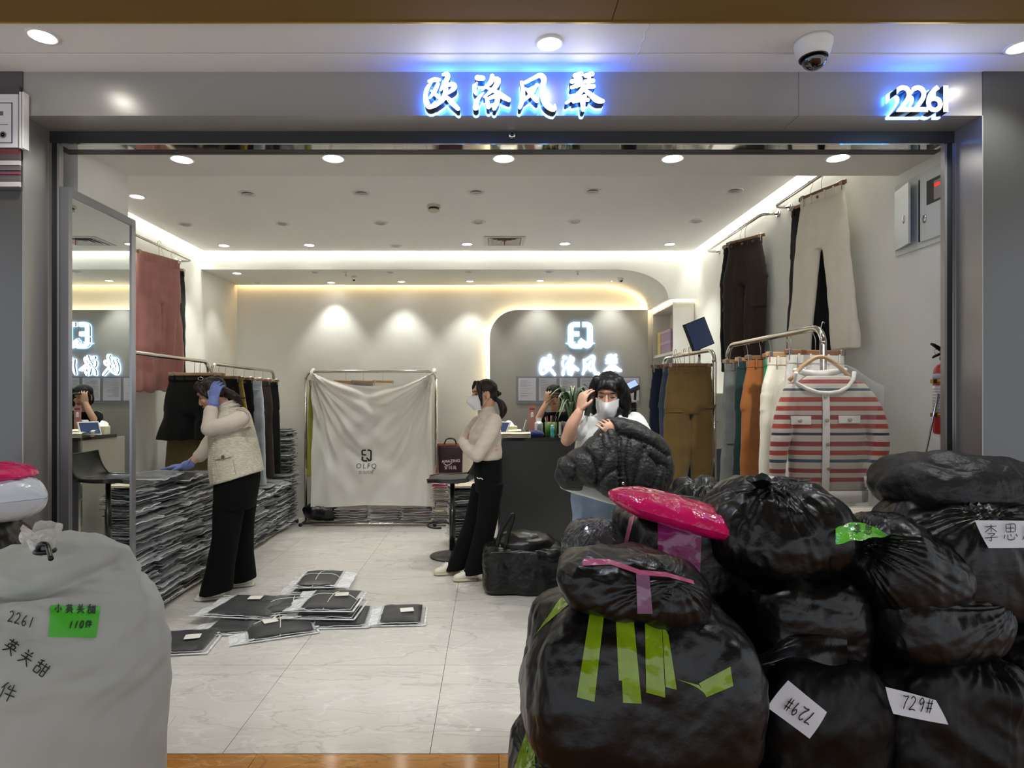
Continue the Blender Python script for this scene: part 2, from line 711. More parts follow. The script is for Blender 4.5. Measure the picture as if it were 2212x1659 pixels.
def text_mesh(s, size=0.1, extrude=0.0, offset=0.0, align='CENTER', shear=0.0, spacing=1.0):
    cu = bpy.data.curves.new('t', 'FONT')
    cu.body = s
    cu.size = size
    cu.extrude = extrude
    cu.offset = offset
    cu.align_x = align
    cu.align_y = 'CENTER'
    cu.shear = shear
    cu.space_character = spacing
    cu.resolution_u = 4
    o = bpy.data.objects.new('t', cu)
    COL.objects.link(o)
    dg = bpy.context.evaluated_depsgraph_get()
    me = bpy.data.meshes.new_from_object(o.evaluated_get(dg))
    bpy.data.objects.remove(o)
    me.materials.clear()
    return me


def xform(me, M):
    me.transform(M)
    return me


FRONT = Matrix(((1, 0, 0, 0), (0, 0, -1, 0), (0, 1, 0, 0), (0, 0, 0, 1)))  # text plane XY -> facing -Y
# ================================================================== MAIN DIMENSIONS
Y_FRONT, Y_GATE, Y_SOF = 2.58, 2.73, 3.248     # shopfront face, shutter plane, end of the low entrance soffit
Y_BEAM, Y_BACK = 6.40, 7.32
XL_OPEN, XR_OPEN = -1.926, 2.033
XL, XR = -2.96, 2.12
Z_HEAD, Z_MALL = 2.566, 2.747                  # underside of the sign fascia, mall ceiling
Z_SOF, Z_CEIL, Z_BEAM = 2.555, 2.893, 2.718
X_ALC, Z_ALC = 1.83, 2.42                      # alcove side wall and the end of its curve


# ------------------------------------------------------------------ lamps and large lights
def area(name, loc, rot, sx, sy, power, col=(255, 255, 255), spread=180):
    l = bpy.data.lights.new(name, 'AREA')
    l.shape = 'RECTANGLE'
    l.size, l.size_y, l.energy = sx, sy, power
    l.color = rgb(*col)[:3]
    l.spread = math.radians(spread)
    o = bpy.data.objects.new(name, l)
    o.location = loc
    o.rotation_euler = rot
    COL.objects.link(o)
    return o


def spot(name, loc, power, angle=75, blend=0.6, col=(248, 250, 244), aim=None, radius=0.035):
    l = bpy.data.lights.new(name, 'SPOT')
    l.energy, l.spot_size, l.spot_blend = power, math.radians(angle), blend
    l.color = rgb(*col)[:3]
    l.shadow_soft_size = radius
    o = bpy.data.objects.new(name, l)
    o.location = loc
    if aim is not None:
        o.rotation_euler = (Vector(aim) - Vector(loc)).to_track_quat('-Z', 'Y').to_euler()
    COL.objects.link(o)
    return o


# unseen area light added behind the viewer, standing in for the mall's lighting
area('mall_fill', (0.2, -1.2, 3.3), (0, 0, 0), 5.0, 1.2, 55, (236, 240, 255))

# ------------------------------------------------------------------ materials of the shell
m_wall = mat('plaster', (222, 221, 214), 0.85, var=0.035, vscale=3.0, bump=0.12, bscale=9, bdist=0.02)
m_ceil = mat('ceiling_paint', (240, 238, 236), 0.9, var=0.015, vscale=2)
m_panel = mat('logo_panel_paint', (166, 164, 156), 0.75, var=0.03, vscale=4)
m_steel = mat('brushed_grey_metal', (160, 158, 154), 0.3, 0.3, bump=0.05, bscale=120, stretch=(0.03, 1, 1), bdist=0.003)
m_steelv = mat('brushed_jamb_metal', (150, 149, 146), 0.33, 0.55, bump=0.04, bscale=120, stretch=(1, 1, 0.03), bdist=0.003)
m_pillar_shaded = mat('pillar_metal_shaded', (98, 98, 98), 0.3, 0.65, bump=0.04, bscale=120, stretch=(1, 1, 0.03), bdist=0.003)  # jamb metal toned down: shade on the front faces put into the colour
m_dark = mat('dark_shutter_metal', (60, 60, 60), 0.45, 0.5)
m_chrome = mat('chrome', (205, 200, 195), 0.16, 1.0)
m_polish = mat('polished_steel', (225, 222, 218), 0.05, 1.0)
m_rubber = mat('black_rubber', (24, 25, 28), 0.6)
m_white = mat('white_plastic', (228, 228, 226), 0.4)
m_black = mat('black_plastic', (14, 14, 15), 0.35)
m_brown = mat('ochre_ceiling', (116, 88, 28), 0.8, var=0.05, vscale=2)
m_gold = mat('gold_trim', (190, 160, 80), 0.35, 0.8)
m_mallc = mat('mall_ceiling_paint', (232, 231, 226), 0.55)
m_bulb = emat('lamp_glass', (255, 250, 240), 22)
m_off = mat('unlit_lamp_glass', (150, 148, 146), 0.25)


def marble(name, base, vein1, vein2, rough, s=1.0):
    m = bpy.data.materials.new(name)
    m.use_nodes = True
    nt = m.node_tree
    b = nt.nodes['Principled BSDF']
    b.inputs['Roughness'].default_value = rough
    b.inputs['Coat Weight'].default_value = 0.3
    b.inputs['Coat Roughness'].default_value = 0.12
    g = nt.nodes.new('ShaderNodeNewGeometry')
    mp = nt.nodes.new('ShaderNodeMapping')
    mp.inputs['Rotation'].default_value = (0, 0, 0.6)
    mp.inputs['Scale'].default_value = (s * 0.7, s * 2.0, s)
    nt.links.new(g.outputs['Position'], mp.inputs['Vector'])
    last = None
    col = rgb(*base)
    for k, (sc, w, vc, am) in enumerate(((1.4, 0.010, vein1, 0.75), (2.6, 0.014, vein2, 0.55), (5.5, 0.02, vein1, 0.35))):
        n = nt.nodes.new('ShaderNodeTexNoise')
        n.inputs['Scale'].default_value = sc
        n.inputs['Detail'].default_value = 6
        n.inputs['Distortion'].default_value = 0.5
        mp2 = nt.nodes.new('ShaderNodeMapping')
        mp2.inputs['Location'].default_value = (k * 7.3, k * 3.1, 0)
        nt.links.new(mp.outputs[0], mp2.inputs['Vector'])
        nt.links.new(mp2.outputs[0], n.inputs['Vector'])
        s1 = nt.nodes.new('ShaderNodeMath')
        s1.operation = 'SUBTRACT'
        s1.inputs[1].default_value = 0.5
        nt.links.new(n.outputs['Fac'], s1.inputs[0])
        ab = nt.nodes.new('ShaderNodeMath')
        ab.operation = 'ABSOLUTE'
        nt.links.new(s1.outputs[0], ab.inputs[0])
        mr = nt.nodes.new('ShaderNodeMapRange')
        mr.inputs['From Max'].default_value = w
        mr.inputs['To Min'].default_value = am
        mr.inputs['To Max'].default_value = 0
        nt.links.new(ab.outputs[0], mr.inputs['Value'])
        mx = nt.nodes.new('ShaderNodeMix')
        mx.data_type = 'RGBA'
        nt.links.new(mr.outputs[0], mx.inputs['Factor'])
        if last is None:
            cl = nt.nodes.new('ShaderNodeTexNoise')
            cl.inputs['Scale'].default_value = 2.2
            cl.inputs['Detail'].default_value = 5
            nt.links.new(mp.outputs[0], cl.inputs['Vector'])
            mrc = nt.nodes.new('ShaderNodeMapRange')
            mrc.inputs['From Min'].default_value = 0.3
            mrc.inputs['From Max'].default_value = 0.7
            mrc.inputs['To Min'].default_value = 0.93
            mrc.inputs['To Max'].default_value = 1.06
            nt.links.new(cl.outputs['Fac'], mrc.inputs['Value'])
            vm = nt.nodes.new('ShaderNodeVectorMath')
            vm.operation = 'SCALE'
            vm.inputs[0].default_value = col[:3]
            nt.links.new(mrc.outputs[0], vm.inputs['Scale'])
            nt.links.new(vm.outputs[0], mx.inputs['A'])
        else:
            nt.links.new(last.outputs['Result'], mx.inputs['A'])
        mx.inputs['B'].default_value = rgb(*vc)
        last = mx
    nt.links.new(last.outputs['Result'], b.inputs['Base Color'])
    return m


m_tile = marble('grey_marble_tile', (206, 202, 197), (178, 173, 168), (226, 222, 217), 0.2)
m_mtile = marble('amber_marble_tile', (176, 118, 52), (122, 72, 24), (214, 168, 104), 0.12, 1.6)
m_grout = mat('grout', (96, 92, 88), 0.8)


def struct(name, mb, m, parent=None):
    o = obj(name, mb, m, parent)
    if parent is None:
        o['kind'] = 'structure'
    return o


# ------------------------------------------------------------------ floors, laid tile by tile
fl = struct('floor', MB().box((-3.05, 2.46, -0.06), (2.25, 7.5, -0.012)), m_grout)
XG = [-0.236 + 0.817 * k for k in range(-4, 5)]
YG = [2.462 + 0.815 * k for k in range(0, 7)]
for i in range(len(XG) - 1):
    for j in range(len(YG) - 1):
        x0, x1 = max(XG[i], -3.0) + 0.0012, min(XG[i + 1], 2.2) - 0.0012
        if x1 - x0 > 0.05:
            obj('tile', MB().box((x0, YG[j] + 0.0012, -0.012), (x1, min(YG[j + 1], 7.45) - 0.0012, 0)), m_tile, fl)
mf = struct('floor_mall', MB().box((-4, -2.5, -0.06), (4, 2.46, -0.012)), m_grout)
for i in range(-4, 4):
    for j in range(0, 4):
        x0 = 0.035 + i * 0.95
        y1 = 2.458 - j * 0.95
        obj('tile', MB().box((x0 + 0.001, y1 - 0.948, -0.012), (x0 + 0.949, y1, 0)), m_mtile, mf)

# ------------------------------------------------------------------ mall ceiling and shopfront
struct('ceiling_mall_strip', MB().box((-4, 2.45, Z_MALL), (4, Y_FRONT + 0.3, Z_MALL + 0.1))
       .box((-4, 2.222, Z_MALL + 0.0), (4, 2.437, Z_MALL + 0.1)).box((-4, 2.437, Z_MALL + 0.012), (4, 2.45, Z_MALL + 0.1)), m_mallc)
struct('ceiling_mall', MB().box((-4, -2.0, Z_MALL - 0.012), (0.43, 2.214, Z_MALL + 0.1))
       .box((0.433, -2.0, Z_MALL - 0.012), (4, 2.214, Z_MALL + 0.1)), m_brown)
struct('trim_1', MB().box((-4, 2.214, Z_MALL - 0.016), (4, 2.222, Z_MALL + 0.06)), m_gold)

# hairline crack in the white ceiling strip
cr = [P(1402 - 26 * t + 3 * math.sin(t * 17), 52 + 66 * t, (Z_MALL - CAM_H) * F_PX / (HY - (52 + 66 * t))) for t in np.linspace(0, 1, 9)]
struct('trim_2', MB().tube([(p.x, p.y, Z_MALL - 0.0005) for p in cr], 0.0016, n=5), mat('crack_filler', (225, 225, 228), 0.8))
cr = [P(1362 - 8 * t + 2 * math.sin(t * 11), 124 + 26 * t, (Z_MALL - CAM_H) * F_PX / (HY - (124 + 26 * t))) for t in np.linspace(0, 1, 6)]
struct('trim_3', MB().tube([(p.x, p.y, Z_MALL - 0.0005) for p in cr], 0.0014, n=5), MATS['crack_filler'])

X_SEAM = 1.275
struct('wall_front', MB().box((XL_OPEN, Y_FRONT, Z_HEAD), (X_SEAM - 0.001, Y_GATE + 0.1, Z_MALL)), m_steel)
struct('wall_front_end', MB().box((X_SEAM + 0.001, Y_FRONT, Z_HEAD), (XR_OPEN, Y_GATE + 0.1, Z_MALL)), m_steel)
struct('wall_front_left', MB().box((-4, Y_FRONT - 0.004, 0), (XL_OPEN, 2.76, Z_MALL)), m_pillar_shaded)
struct('wall_front_right', MB().box((XR_OPEN, Y_FRONT - 0.004, 0), (4, 2.755, Z_MALL)), m_pillar_shaded)
struct('trim_18', MB().box((XL_OPEN, Y_FRONT - 0.005, 0), (XL_OPEN + 0.004, Y_GATE - 0.001, Z_HEAD - 0.001)), m_steelv)  # added liner, lighter than the pillar: light on the reveal in its colour
struct('trim_19', MB().box((XR_OPEN - 0.004, Y_FRONT - 0.005, 0), (XR_OPEN, Y_GATE - 0.001, Z_HEAD - 0.001)), m_steelv)  # right-hand reveal, its light likewise carried by the paler liner
# shutter box and its polished bottom rail, side tracks
struct('trim_4', MB().box((XL_OPEN, Y_GATE, 2.514), (XR_OPEN, 2.86, Z_HEAD + 0.001)), m_dark)
struct('trim_5', MB().box((XL_OPEN + 0.05, Y_GATE + 0.002, 2.508), (XR_OPEN - 0.04, 2.785, 2.514)), m_polish)
for k, (a, b) in enumerate(((XL_OPEN, XL_OPEN + 0.058), (XR_OPEN - 0.045, XR_OPEN))):
    s = 1 if k == 0 else -1
    e = a if k == 0 else b
    struct('trim_%d' % (6 + k), MB().box((min(e, e + s * 0.012), Y_GATE, 0), (max(e, e + s * 0.012), Y_GATE + 0.028, 2.514)), m_chrome)
    struct('trim_%d' % (8 + k), MB().box((min(e + s * 0.012, e + s * 0.034), Y_GATE + 0.006, 0), (max(e + s * 0.012, e + s * 0.034), Y_GATE + 0.028, 2.514)), m_rubber)
    struct('trim_%d' % (10 + k), MB().box((min(e + s * 0.034, e + s * 0.044), Y_GATE + 0.002, 0), (max(e + s * 0.034, e + s * 0.044), Y_GATE + 0.028, 2.514)), m_steelv)

# ------------------------------------------------------------------ shop shell
struct('ceiling_entrance', MB().box((-1.98, 2.86, Z_SOF), (XR + 0.1, Y_SOF, Z_CEIL + 0.2))
       .box((-1.98, 2.787, Z_SOF), (XR + 0.1, 2.86, Z_SOF + 0.02)), m_wall)
struct('wall_left_stub', MB().box((-2.0, 2.86, 0), (-1.885, Y_SOF + 0.01, Z_CEIL + 0.2)).box((XL - 0.1, Y_SOF - 0.1, 0), (-2.0, Y_SOF + 0.01, Z_CEIL + 0.2)), m_wall)
struct('wall_left', MB().box((XL - 0.12, Y_SOF, 0), (XL, Y_BACK + 0.1, Z_CEIL + 0.2)), m_wall)
struct('wall_right', MB().box((XR, 2.756, 0), (XR + 0.12, Y_BACK + 0.1, Z_CEIL + 0.2)), m_wall)
struct('wall_back', MB().box((XL - 0.1, Y_BACK, 0), (XR + 0.1, Y_BACK + 0.12, Z_CEIL + 0.2)), m_wall)
GAP = 0.06
struct('ceiling', MB().box((XL + GAP, Y_SOF - 0.02, Z_CEIL), (XR - GAP, Y_BEAM - GAP, Z_CEIL + 0.05)), m_ceil)
struct('ceiling_upper', MB().box((XL - 0.1, Y_SOF, Z_CEIL + 0.12), (XR + 0.1, Y_BEAM + 0.02, Z_CEIL + 0.2)), m_ceil)
# beam over the alcove, its lower edge curving down on the right
prof = [(XL, Z_CEIL + 0.2), (XL, Z_BEAM)]
for k in range(0, 17):
    a = PI / 2 * k / 16
    prof.append((1.29 + (X_ALC - 1.29) * math.sin(a), Z_ALC + (Z_BEAM - Z_ALC) * math.cos(a)))
prof += [(XR, Z_ALC), (XR, Z_CEIL + 0.2)]
struct('wall_alcove_beam', MB().prism(prof, lambda x, z, t: (x, Y_BEAM + t, z), Y_BACK - Y_BEAM - 0.05), m_wall)

# cove strips (light sources hidden in the recesses)
m_cove = emat('cove_strip', (249, 250, 240), 22.0)
m_cove2 = emat('alcove_strip', (255, 214, 150), 7.0)
m_halo = emat('panel_strip', (255, 232, 182), 12.0)
struct('trim_12', MB().box((XL + 0.004, Y_SOF + 0.1, Z_CEIL + 0.1), (XL + 0.04, Y_BEAM, Z_CEIL + 0.108)), m_cove)
struct('trim_13', MB().box((XR - 0.04, Y_SOF + 0.1, Z_CEIL + 0.1), (XR - 0.004, Y_BEAM, Z_CEIL + 0.108)), m_cove)
struct('trim_14', MB().box((XL + 0.06, Y_BEAM - 0.04, Z_CEIL + 0.1), (XR - 0.06, Y_BEAM - 0.004, Z_CEIL + 0.108)), m_cove)
back_arc = [(XL + 0.02, Z_BEAM + 0.02)] + [(1.29 + (X_ALC - 1.27) * math.sin(PI / 2 * k / 10), Z_ALC + (Z_BEAM - Z_ALC + 0.02) * math.cos(PI / 2 * k / 10)) for k in range(11)]
mb = MB()
for (x0, z0), (x1, z1) in zip(back_arc[:-1], back_arc[1:]):
    mb.add([(x0, Y_BACK - 0.042, z0), (x1, Y_BACK - 0.042, z1), (x1, Y_BACK - 0.01, z1), (x0, Y_BACK - 0.01, z0)], [(0, 1, 2, 3)])
struct('trim_15', mb, m_cove2)

# raised feature panel with the rounded corner, lit from behind
Y_PAN = 7.235
R_P = 0.32
X_P0, X_P1, Z_P = 0.0, X_ALC, 2.42
prof = [(X_P1, 0.0), (X_P1, Z_P), (X_P0 + R_P, Z_P)]
for k in range(1, 13):
    a = PI / 2 * k / 12
    prof.append((X_P0 + R_P - R_P * math.sin(a), Z_P - R_P + R_P * math.cos(a)))
prof += [(X_P0, 0.0)]
struct('wall_feature_panel', MB().prism(prof, lambda x, z, t: (x, Y_PAN + t, z), 0.03), m_panel)
edge = [(p[0], p[1]) for p in prof[1:]]
mb = MB()
ins = 0.018
for (x0, z0), (x1, z1) in zip(edge[:-1], edge[1:]):
    d = Vector((x1 - x0, 0, z1 - z0)).normalized()
    nx, nz = -d.z, d.x                       # outwards is left of travel reversed
    o0 = (x0 + nx * ins, z0 + nz * ins)
    o1 = (x1 + nx * ins, z1 + nz * ins)
    c = Vector((0.9, 0, 1.2))
    if (Vector((o0[0], 0, o0[1])) - c).length > (Vector((x0, 0, z0)) - c).length:
        o0 = (x0 - nx * ins, z0 - nz * ins)
        o1 = (x1 - nx * ins, z1 - nz * ins)
    mb.add([(o0[0], Y_PAN + 0.034, o0[1]), (o1[0], Y_PAN + 0.034, o1[1]), (o1[0], Y_PAN + 0.056, o1[1]), (o0[0], Y_PAN + 0.056, o0[1])], [(0, 1, 2, 3)])
struct('trim_16', mb, m_halo)
# batten that carries the panel on the wall
struct('trim_17', MB().box((0.15, Y_PAN + 0.03, 0.1), (1.75, Y_BACK, 2.25)), m_wall)

# ------------------------------------------------------------------ downlights
ring_proto = {}


def downlight(loc, r, lit, label, group, tilt=0.0, aim=None, power=14, angle=70):
    t = thing('downlight', label, 'light', loc, group)
    key = (round(r, 4), lit)
    if key not in ring_proto:
        a = MB().lathe([(r * 0.74, 0.004), (r * 0.78, -0.004), (r * 0.96, -0.006), (r, -0.002), (r, 0.004)], n=28).mesh('ring')
        b = MB().lathe([(0.001, -0.0035 if lit else 0.0005), (r * 0.55, -0.003 if lit else 0.001), (r * 0.74, 0.002)], n=24).mesh('lens')
        c = MB().lathe([(r * 0.40, -0.002), (r * 0.42, -0.006), (r * 0.60, -0.006), (r * 0.62, 0.0)], n=24).mesh('gimbal')
        ring_proto[key] = (a, b, c)
    a, b, c = ring_proto[key]
    o = obj('ring', a, m_white)
    o.parent = t
    o = obj('lens', b, m_bulb if lit else m_off)
    o.parent = t
    if not lit:
        o = obj('gimbal', c, mat('lamp_gimbal', (188, 186, 184), 0.4))
        o.parent = t
        o.rotation_euler = (tilt, 0, 0)
    if lit:
        L = Vector(loc)
        spot('downlight_beam', L + V(0, 0, -0.02), power, angle, 0.75, aim=aim if aim is not None else L + V(0, 0, -1))
    return t


def on_ceil(px, py, z):
    Y = (z - CAM_H) * F_PX / (HY - py)
    p = P(px, py, Y)
    return (p.x, p.y, z - 0.001)


ordn = ['first', 'second', 'third', 'fourth', 'fifth', 'sixth', 'seventh']
for i, (px, py) in enumerate(((393, 343), (720, 341), (1088, 341), (1453, 341), (1810, 340))):
    L = on_ceil(px, py, Z_SOF)
    downlight(L, 0.060, True, 'lit downlight in low entrance soffit, %s of five counting from the mirror' % ordn[i], 'entrance soffit downlights', power=27, angle=90, aim=Vector(L) + V(0.0 if i < 4 else -0.5, 0.4, -1))
for i, (px, py) in enumerate(((92, 77), (1187, 93), (2206, 100))):
    w = ('above the black poster board', 'above the shop sign', 'beyond the white dome camera')[i]
    L = on_ceil(px, py, Z_MALL)
    downlight(L, 0.055, True, 'bright lit downlight in white mall ceiling %s' % w, 'mall ceiling downlights', power=16, angle=120)
for i, (px, py) in enumerate(((535, 418), (780, 417), (1028, 415), (1280, 413), (1585, 412))):
    downlight(on_ceil(px, py, Z_CEIL), 0.066, False, 'unlit swivel downlight in main ceiling, %s of the five in the front row' % ordn[i], 'unlit ceiling downlights', tilt=0.15)
for i, (px, py) in enumerate(((400, 484), (610, 482), (822, 481), (1033, 479), (1242, 478), (1505, 477))):
    downlight(on_ceil(px, py, Z_CEIL), 0.064, False, 'unlit swivel downlight in main ceiling, %s of the six in the middle row' % ordn[i], 'unlit ceiling downlights', tilt=-0.15)
L = on_ceil(296, 424, Z_CEIL)
downlight(L, 0.06, True, 'lit downlight in main ceiling just beyond the entrance soffit above the mirror', 'lit ceiling downlights', power=10)
for i, (px, py) in enumerate(((484, 530), (668, 529), (855, 531), (1009, 527), (1220, 526), (1447, 527))):
    lit = i != 2
    L = on_ceil(px, py, Z_CEIL)
    downlight(L, 0.06, lit, '%s downlight in main ceiling back row, %s of six counting from the hanging pink trousers' % ('lit' if lit else 'unlit', ordn[i]), 'back row ceiling downlights', power=30, angle=80, aim=Vector(L) + V(0, -0.1, -1))
for i, (px, py, lit) in enumerate(((512, 590, 1), (680, 588, 0), (843, 588, 0), (1012, 587, 0), (1185, 587, 0))):
    L = on_ceil(px, py, Z_BEAM)
    downlight(L, 0.055, bool(lit), '%s downlight under alcove beam, %s of five in its front row' % ('lit' if lit else 'unlit', ordn[i]), 'alcove front row downlights', power=9, aim=Vector(L) + V(-0.12, 0.15, -1))
for i, (px, py, lit) in enumerate(((556, 611, 0), (715, 610, 1), (867, 608, 1), (1015, 607, 1), (1167, 606, 1), (1326, 607, 1))):
    L = on_ceil(px, py, Z_BEAM)
    downlight(L, 0.05, bool(lit), '%s small downlight close to the back wall under the beam, %s of six' % ('lit' if lit else 'unlit', ordn[i]), 'alcove wall washers', power=15, angle=80, aim=Vector(L) + V(0, 0.12, -1))
# ================================================================== SIGNS
m_face = emat('sign_face_light', (255, 255, 255), 3.6)
m_side = mat('sign_side_metal', (30, 32, 40), 0.35, 0.6)
m_haloB = emat('sign_halo_blue', (44, 108, 255), 24.0)
m_haloE = emat('sign_halo_edge', (140, 205, 255), 2.6)

CHARS = {
    '欧': [([(140, 188), (200, 172), (255, 172)], [30, 52, 40]), ([(170, 200), (118, 280), (105, 380), (125, 445), (165, 465), (265, 428)], [30, 48, 52, 60, 52, 26]),
          ([(245, 215), (205, 300), (150, 375)], [42, 46, 18]), ([(165, 290), (215, 330), (250, 365)], [20, 42, 34]),
          ([(305, 118), (345, 108), (352, 150), (310, 230), (275, 285)], [34, 50, 56, 50, 26]), ([(330, 232), (415, 222), (425, 262), (362, 318)], [38, 52, 58, 28]),
          ([(335, 270), (310, 370), (215, 452)], [52, 60, 44]), ([(330, 350), (400, 418), (470, 488)], [38, 58, 44])],
    '洛': [([(690, 150), (750, 155)], [60, 56]), ([(652, 232), (660, 290), (675, 330)], [30, 44, 26]), ([(685, 205), (660, 250)], [20, 40]), ([(672, 475), (685, 400), (755, 315)], [66, 50, 20]),
          ([(858, 130), (842, 195), (742, 288)], [48, 54, 16]), ([(850, 172), (922, 172), (885, 258), (765, 360)], [40, 62, 54, 22]),
          ([(800, 262), (895, 300), (970, 350), (1045, 390)], [24, 46, 62, 48]), ([(795, 378), (815, 470)], [44, 46]), ([(800, 382), (900, 352), (915, 400), (880, 485)], [30, 52, 56, 46]), ([(815, 458), (890, 446)], [36, 42])],
    '风': [([(1190, 200), (1205, 300), (1195, 400), (1168, 475)], [36, 48, 52, 38]), ([(1225, 205), (1330, 152), (1400, 125), (1440, 165), (1425, 260), (1432, 370), (1480, 450), (1555, 492), (1565, 440)], [38, 42, 56, 66, 50, 60, 72, 58, 14]),
          ([(1362, 225), (1300, 320), (1210, 405)], [38, 44, 26]), ([(1235, 265), (1300, 335), (1362, 400)], [22, 50, 50])],
    '琴': [([(1790, 128), (1862, 108)], [48, 56]), ([(1760, 192), (1855, 168)], [50, 52]), ([(1755, 255), (1865, 218)], [38, 50]), ([(1825, 112), (1812, 245)], [40, 40]),
          ([(1915, 128), (1985, 108)], [48, 54]), ([(1908, 192), (1995, 182)], [46, 50]), ([(1900, 248), (2000, 242)], [40, 50]), ([(1955, 110), (1945, 248)], [40, 40]),
          ([(1900, 245), (1830, 330), (1695, 425)], [52, 52, 30]), ([(1890, 270), (1960, 328), (2040, 388), (2105, 405)], [40, 56, 72, 46]),
          ([(1840, 372), (1905, 350)], [40, 44]), ([(1775, 412), (1860, 390), (1940, 390)], [34, 46, 40]), ([(1880, 400), (1885, 500)], [60, 44])],
}


def shop_sign(label, x_left, x_right, z_top, z_bot, y_face, depth, name, ms=None):
    """the four brush-written characters as raised lit letters; the crop they were read from runs 80..2115 x 85..510"""
    sx = (x_right - x_left) / (2115 - 80)
    sz = (z_top - z_bot) / (510 - 85)
    t = thing(name, label, 'sign', (x_left, y_face, z_bot))
    for ch, strokes in CHARS.items():
        fn = lambda x, y, d: (x_left + (x - 80) * sx, y_face - d, z_top - (y - 85) * sz)
        mb = MB()
        for pts, w in strokes:
            brush(mb, pts, w, lambda x, y, d: fn(x, y, d * depth + 0.022), 1.0, per=4, mi=0, mside=1)
        # front faces are the ones at t=depth
        o = obj('character', mb, [m_face, m_side], t)
        hb = MB()
        for pts, w in strokes:
            brush(hb, pts, w, lambda x, y, d: fn(x, y, 0.004 + d * 0.016), 1.0, per=3, grow=5, mi=0, mside=1)
        h = obj('halo_plate', hb, ms or [m_haloE, m_haloB], None)
        h.parent = o
        h.location = (0, 0, 0)
    return t


a, b = P(915, 157, Y_FRONT - 0.06), P(1303, 241, Y_FRONT - 0.06)
shop_sign('large white backlit brush-lettered shop sign with blue halo on the grey fascia', a.x, b.x, a.z, b.z, Y_FRONT, 0.045, 'shop_sign')
a, b = P(1165, 765, Y_PAN - 0.03), P(1342, 812, Y_PAN - 0.03)
shop_sign('small white backlit brush-lettered sign on the feature panel under the square emblem', a.x, b.x, a.z, b.z, Y_PAN, 0.022, 'shop_sign', [m_haloE, emat('sign_halo_white', (190, 215, 255), 3.0)])

# shop number
t = thing('shop_number', 'white backlit number 2261 with blue halo at right end of fascia', 'sign', tuple(P(1998, 243, Y_FRONT)))
size = 0.148
for k, ch in enumerate('2261'):
    cx = (1958, 1990, 2022, 2047)[k]
    c = P(cx, 214, Y_FRONT - 0.08)
    me = text_mesh(ch, size=size, extrude=0.022, offset=0.0022)
    me.transform(Matrix.Translation((c.x, Y_FRONT - 0.048, c.z)) @ FRONT)
    me.materials.append(m_face)
    me.materials.append(m_side)
    for p in me.polygons:
        p.material_index = 0 if p.normal.y < -0.9 else 1
    o = obj('digit', me, None, t)
    me2 = text_mesh(ch, size=size, extrude=0.008, offset=0.006)
    me2.transform(Matrix.Translation((c.x, Y_FRONT - 0.014, c.z)) @ FRONT)
    me2.materials.append(m_haloE)
    me2.materials.append(m_haloB)
    for p in me2.polygons:
        p.material_index = 0 if abs(p.normal.y) > 0.9 else 1
    h = obj('halo_plate', me2, None, None)
    h.parent = o


# square emblem on the feature panel: three rounded strokes
def emblem(mb, fn, depth, w=0.17, mi=0, mside=None, grow=0.0):
    """unit emblem (0..1 wide, 0..1.2 high); pieces: top-left hook with middle bar, right bracket with tail, lower-left corner"""
    r = 0.16
    def arc(cx, cy, a0, a1, n=5):
        return [(cx + r * math.cos(a0 + (a1 - a0) * k / n), cy + r * math.sin(a0 + (a1 - a0) * k / n)) for k in range(n + 1)]
    w2 = w / 2
    L, R_, B, T = w2, 1 - w2, w2, 1.2 - w2
    p1 = [(0.46, T)] + arc(L + r, T - r, PI / 2, PI) + [(L, 0.66), (0.44, 0.66)]
    p2 = [(0.60, T)] + arc(R_ - r, T - r, PI / 2, 0) + [(R_, B + r)] + arc(R_ - r, B + r, 0, -PI / 2) + [(0.78, B)]
    p4 = [(0.47, 0.37), (0.80, B + 0.02)]
    p3 = [(L, 0.50)] + [(L, B + r)] + arc(L + r, B + r, PI, PI * 1.5) + [(0.56, B)]
    for poly in (p1, p2, p3, p4):
        n = len(poly)
        Lp, Rp = [], []
        for i in range(n):
            p = np.array(poly[i])
            d0 = np.array(poly[i]) - np.array(poly[i - 1]) if i > 0 else None
            d1 = np.array(poly[i + 1]) - p if i < n - 1 else None
            ds = [x / (np.linalg.norm(x) + 1e-9) for x in (d0, d1) if x is not None]
            d = sum(ds)
            d = d / (np.linalg.norm(d) + 1e-9)
            nn = np.array([-d[1], d[0]])
            k = (w2 + grow) / max(0.5, abs(float(np.dot(nn, np.array([-ds[0][1], ds[0][0]])))))
            e = np.zeros(2)
            if i == 0:
                e = -ds[0] * grow
            if i == n - 1:
                e = ds[0] * grow
            Lp.append(p + nn * k + e)
            Rp.append(p - nn * k + e)
        for tt, fl_ in ((depth, False), (0.0, True)):
            vs = [fn(q[0], q[1], tt) for q in Lp + Rp]
            fs = [(i, i + 1, n + i + 1, n + i) for i in range(n - 1)]
            mb.add(vs, [f[::-1] for f in fs] if fl_ else fs, mi)
            if depth == 0:
                break
        if depth:
            ring = Lp + Rp[::-1]
            m = len(ring)
            vs = [fn(q[0], q[1], 0) for q in ring] + [fn(q[0], q[1], depth) for q in ring]
            mb.add(vs, [(i, (i + 1) % m, m + (i + 1) % m, m + i) for i in range(m)], mi if mside is None else mside)
    return mb


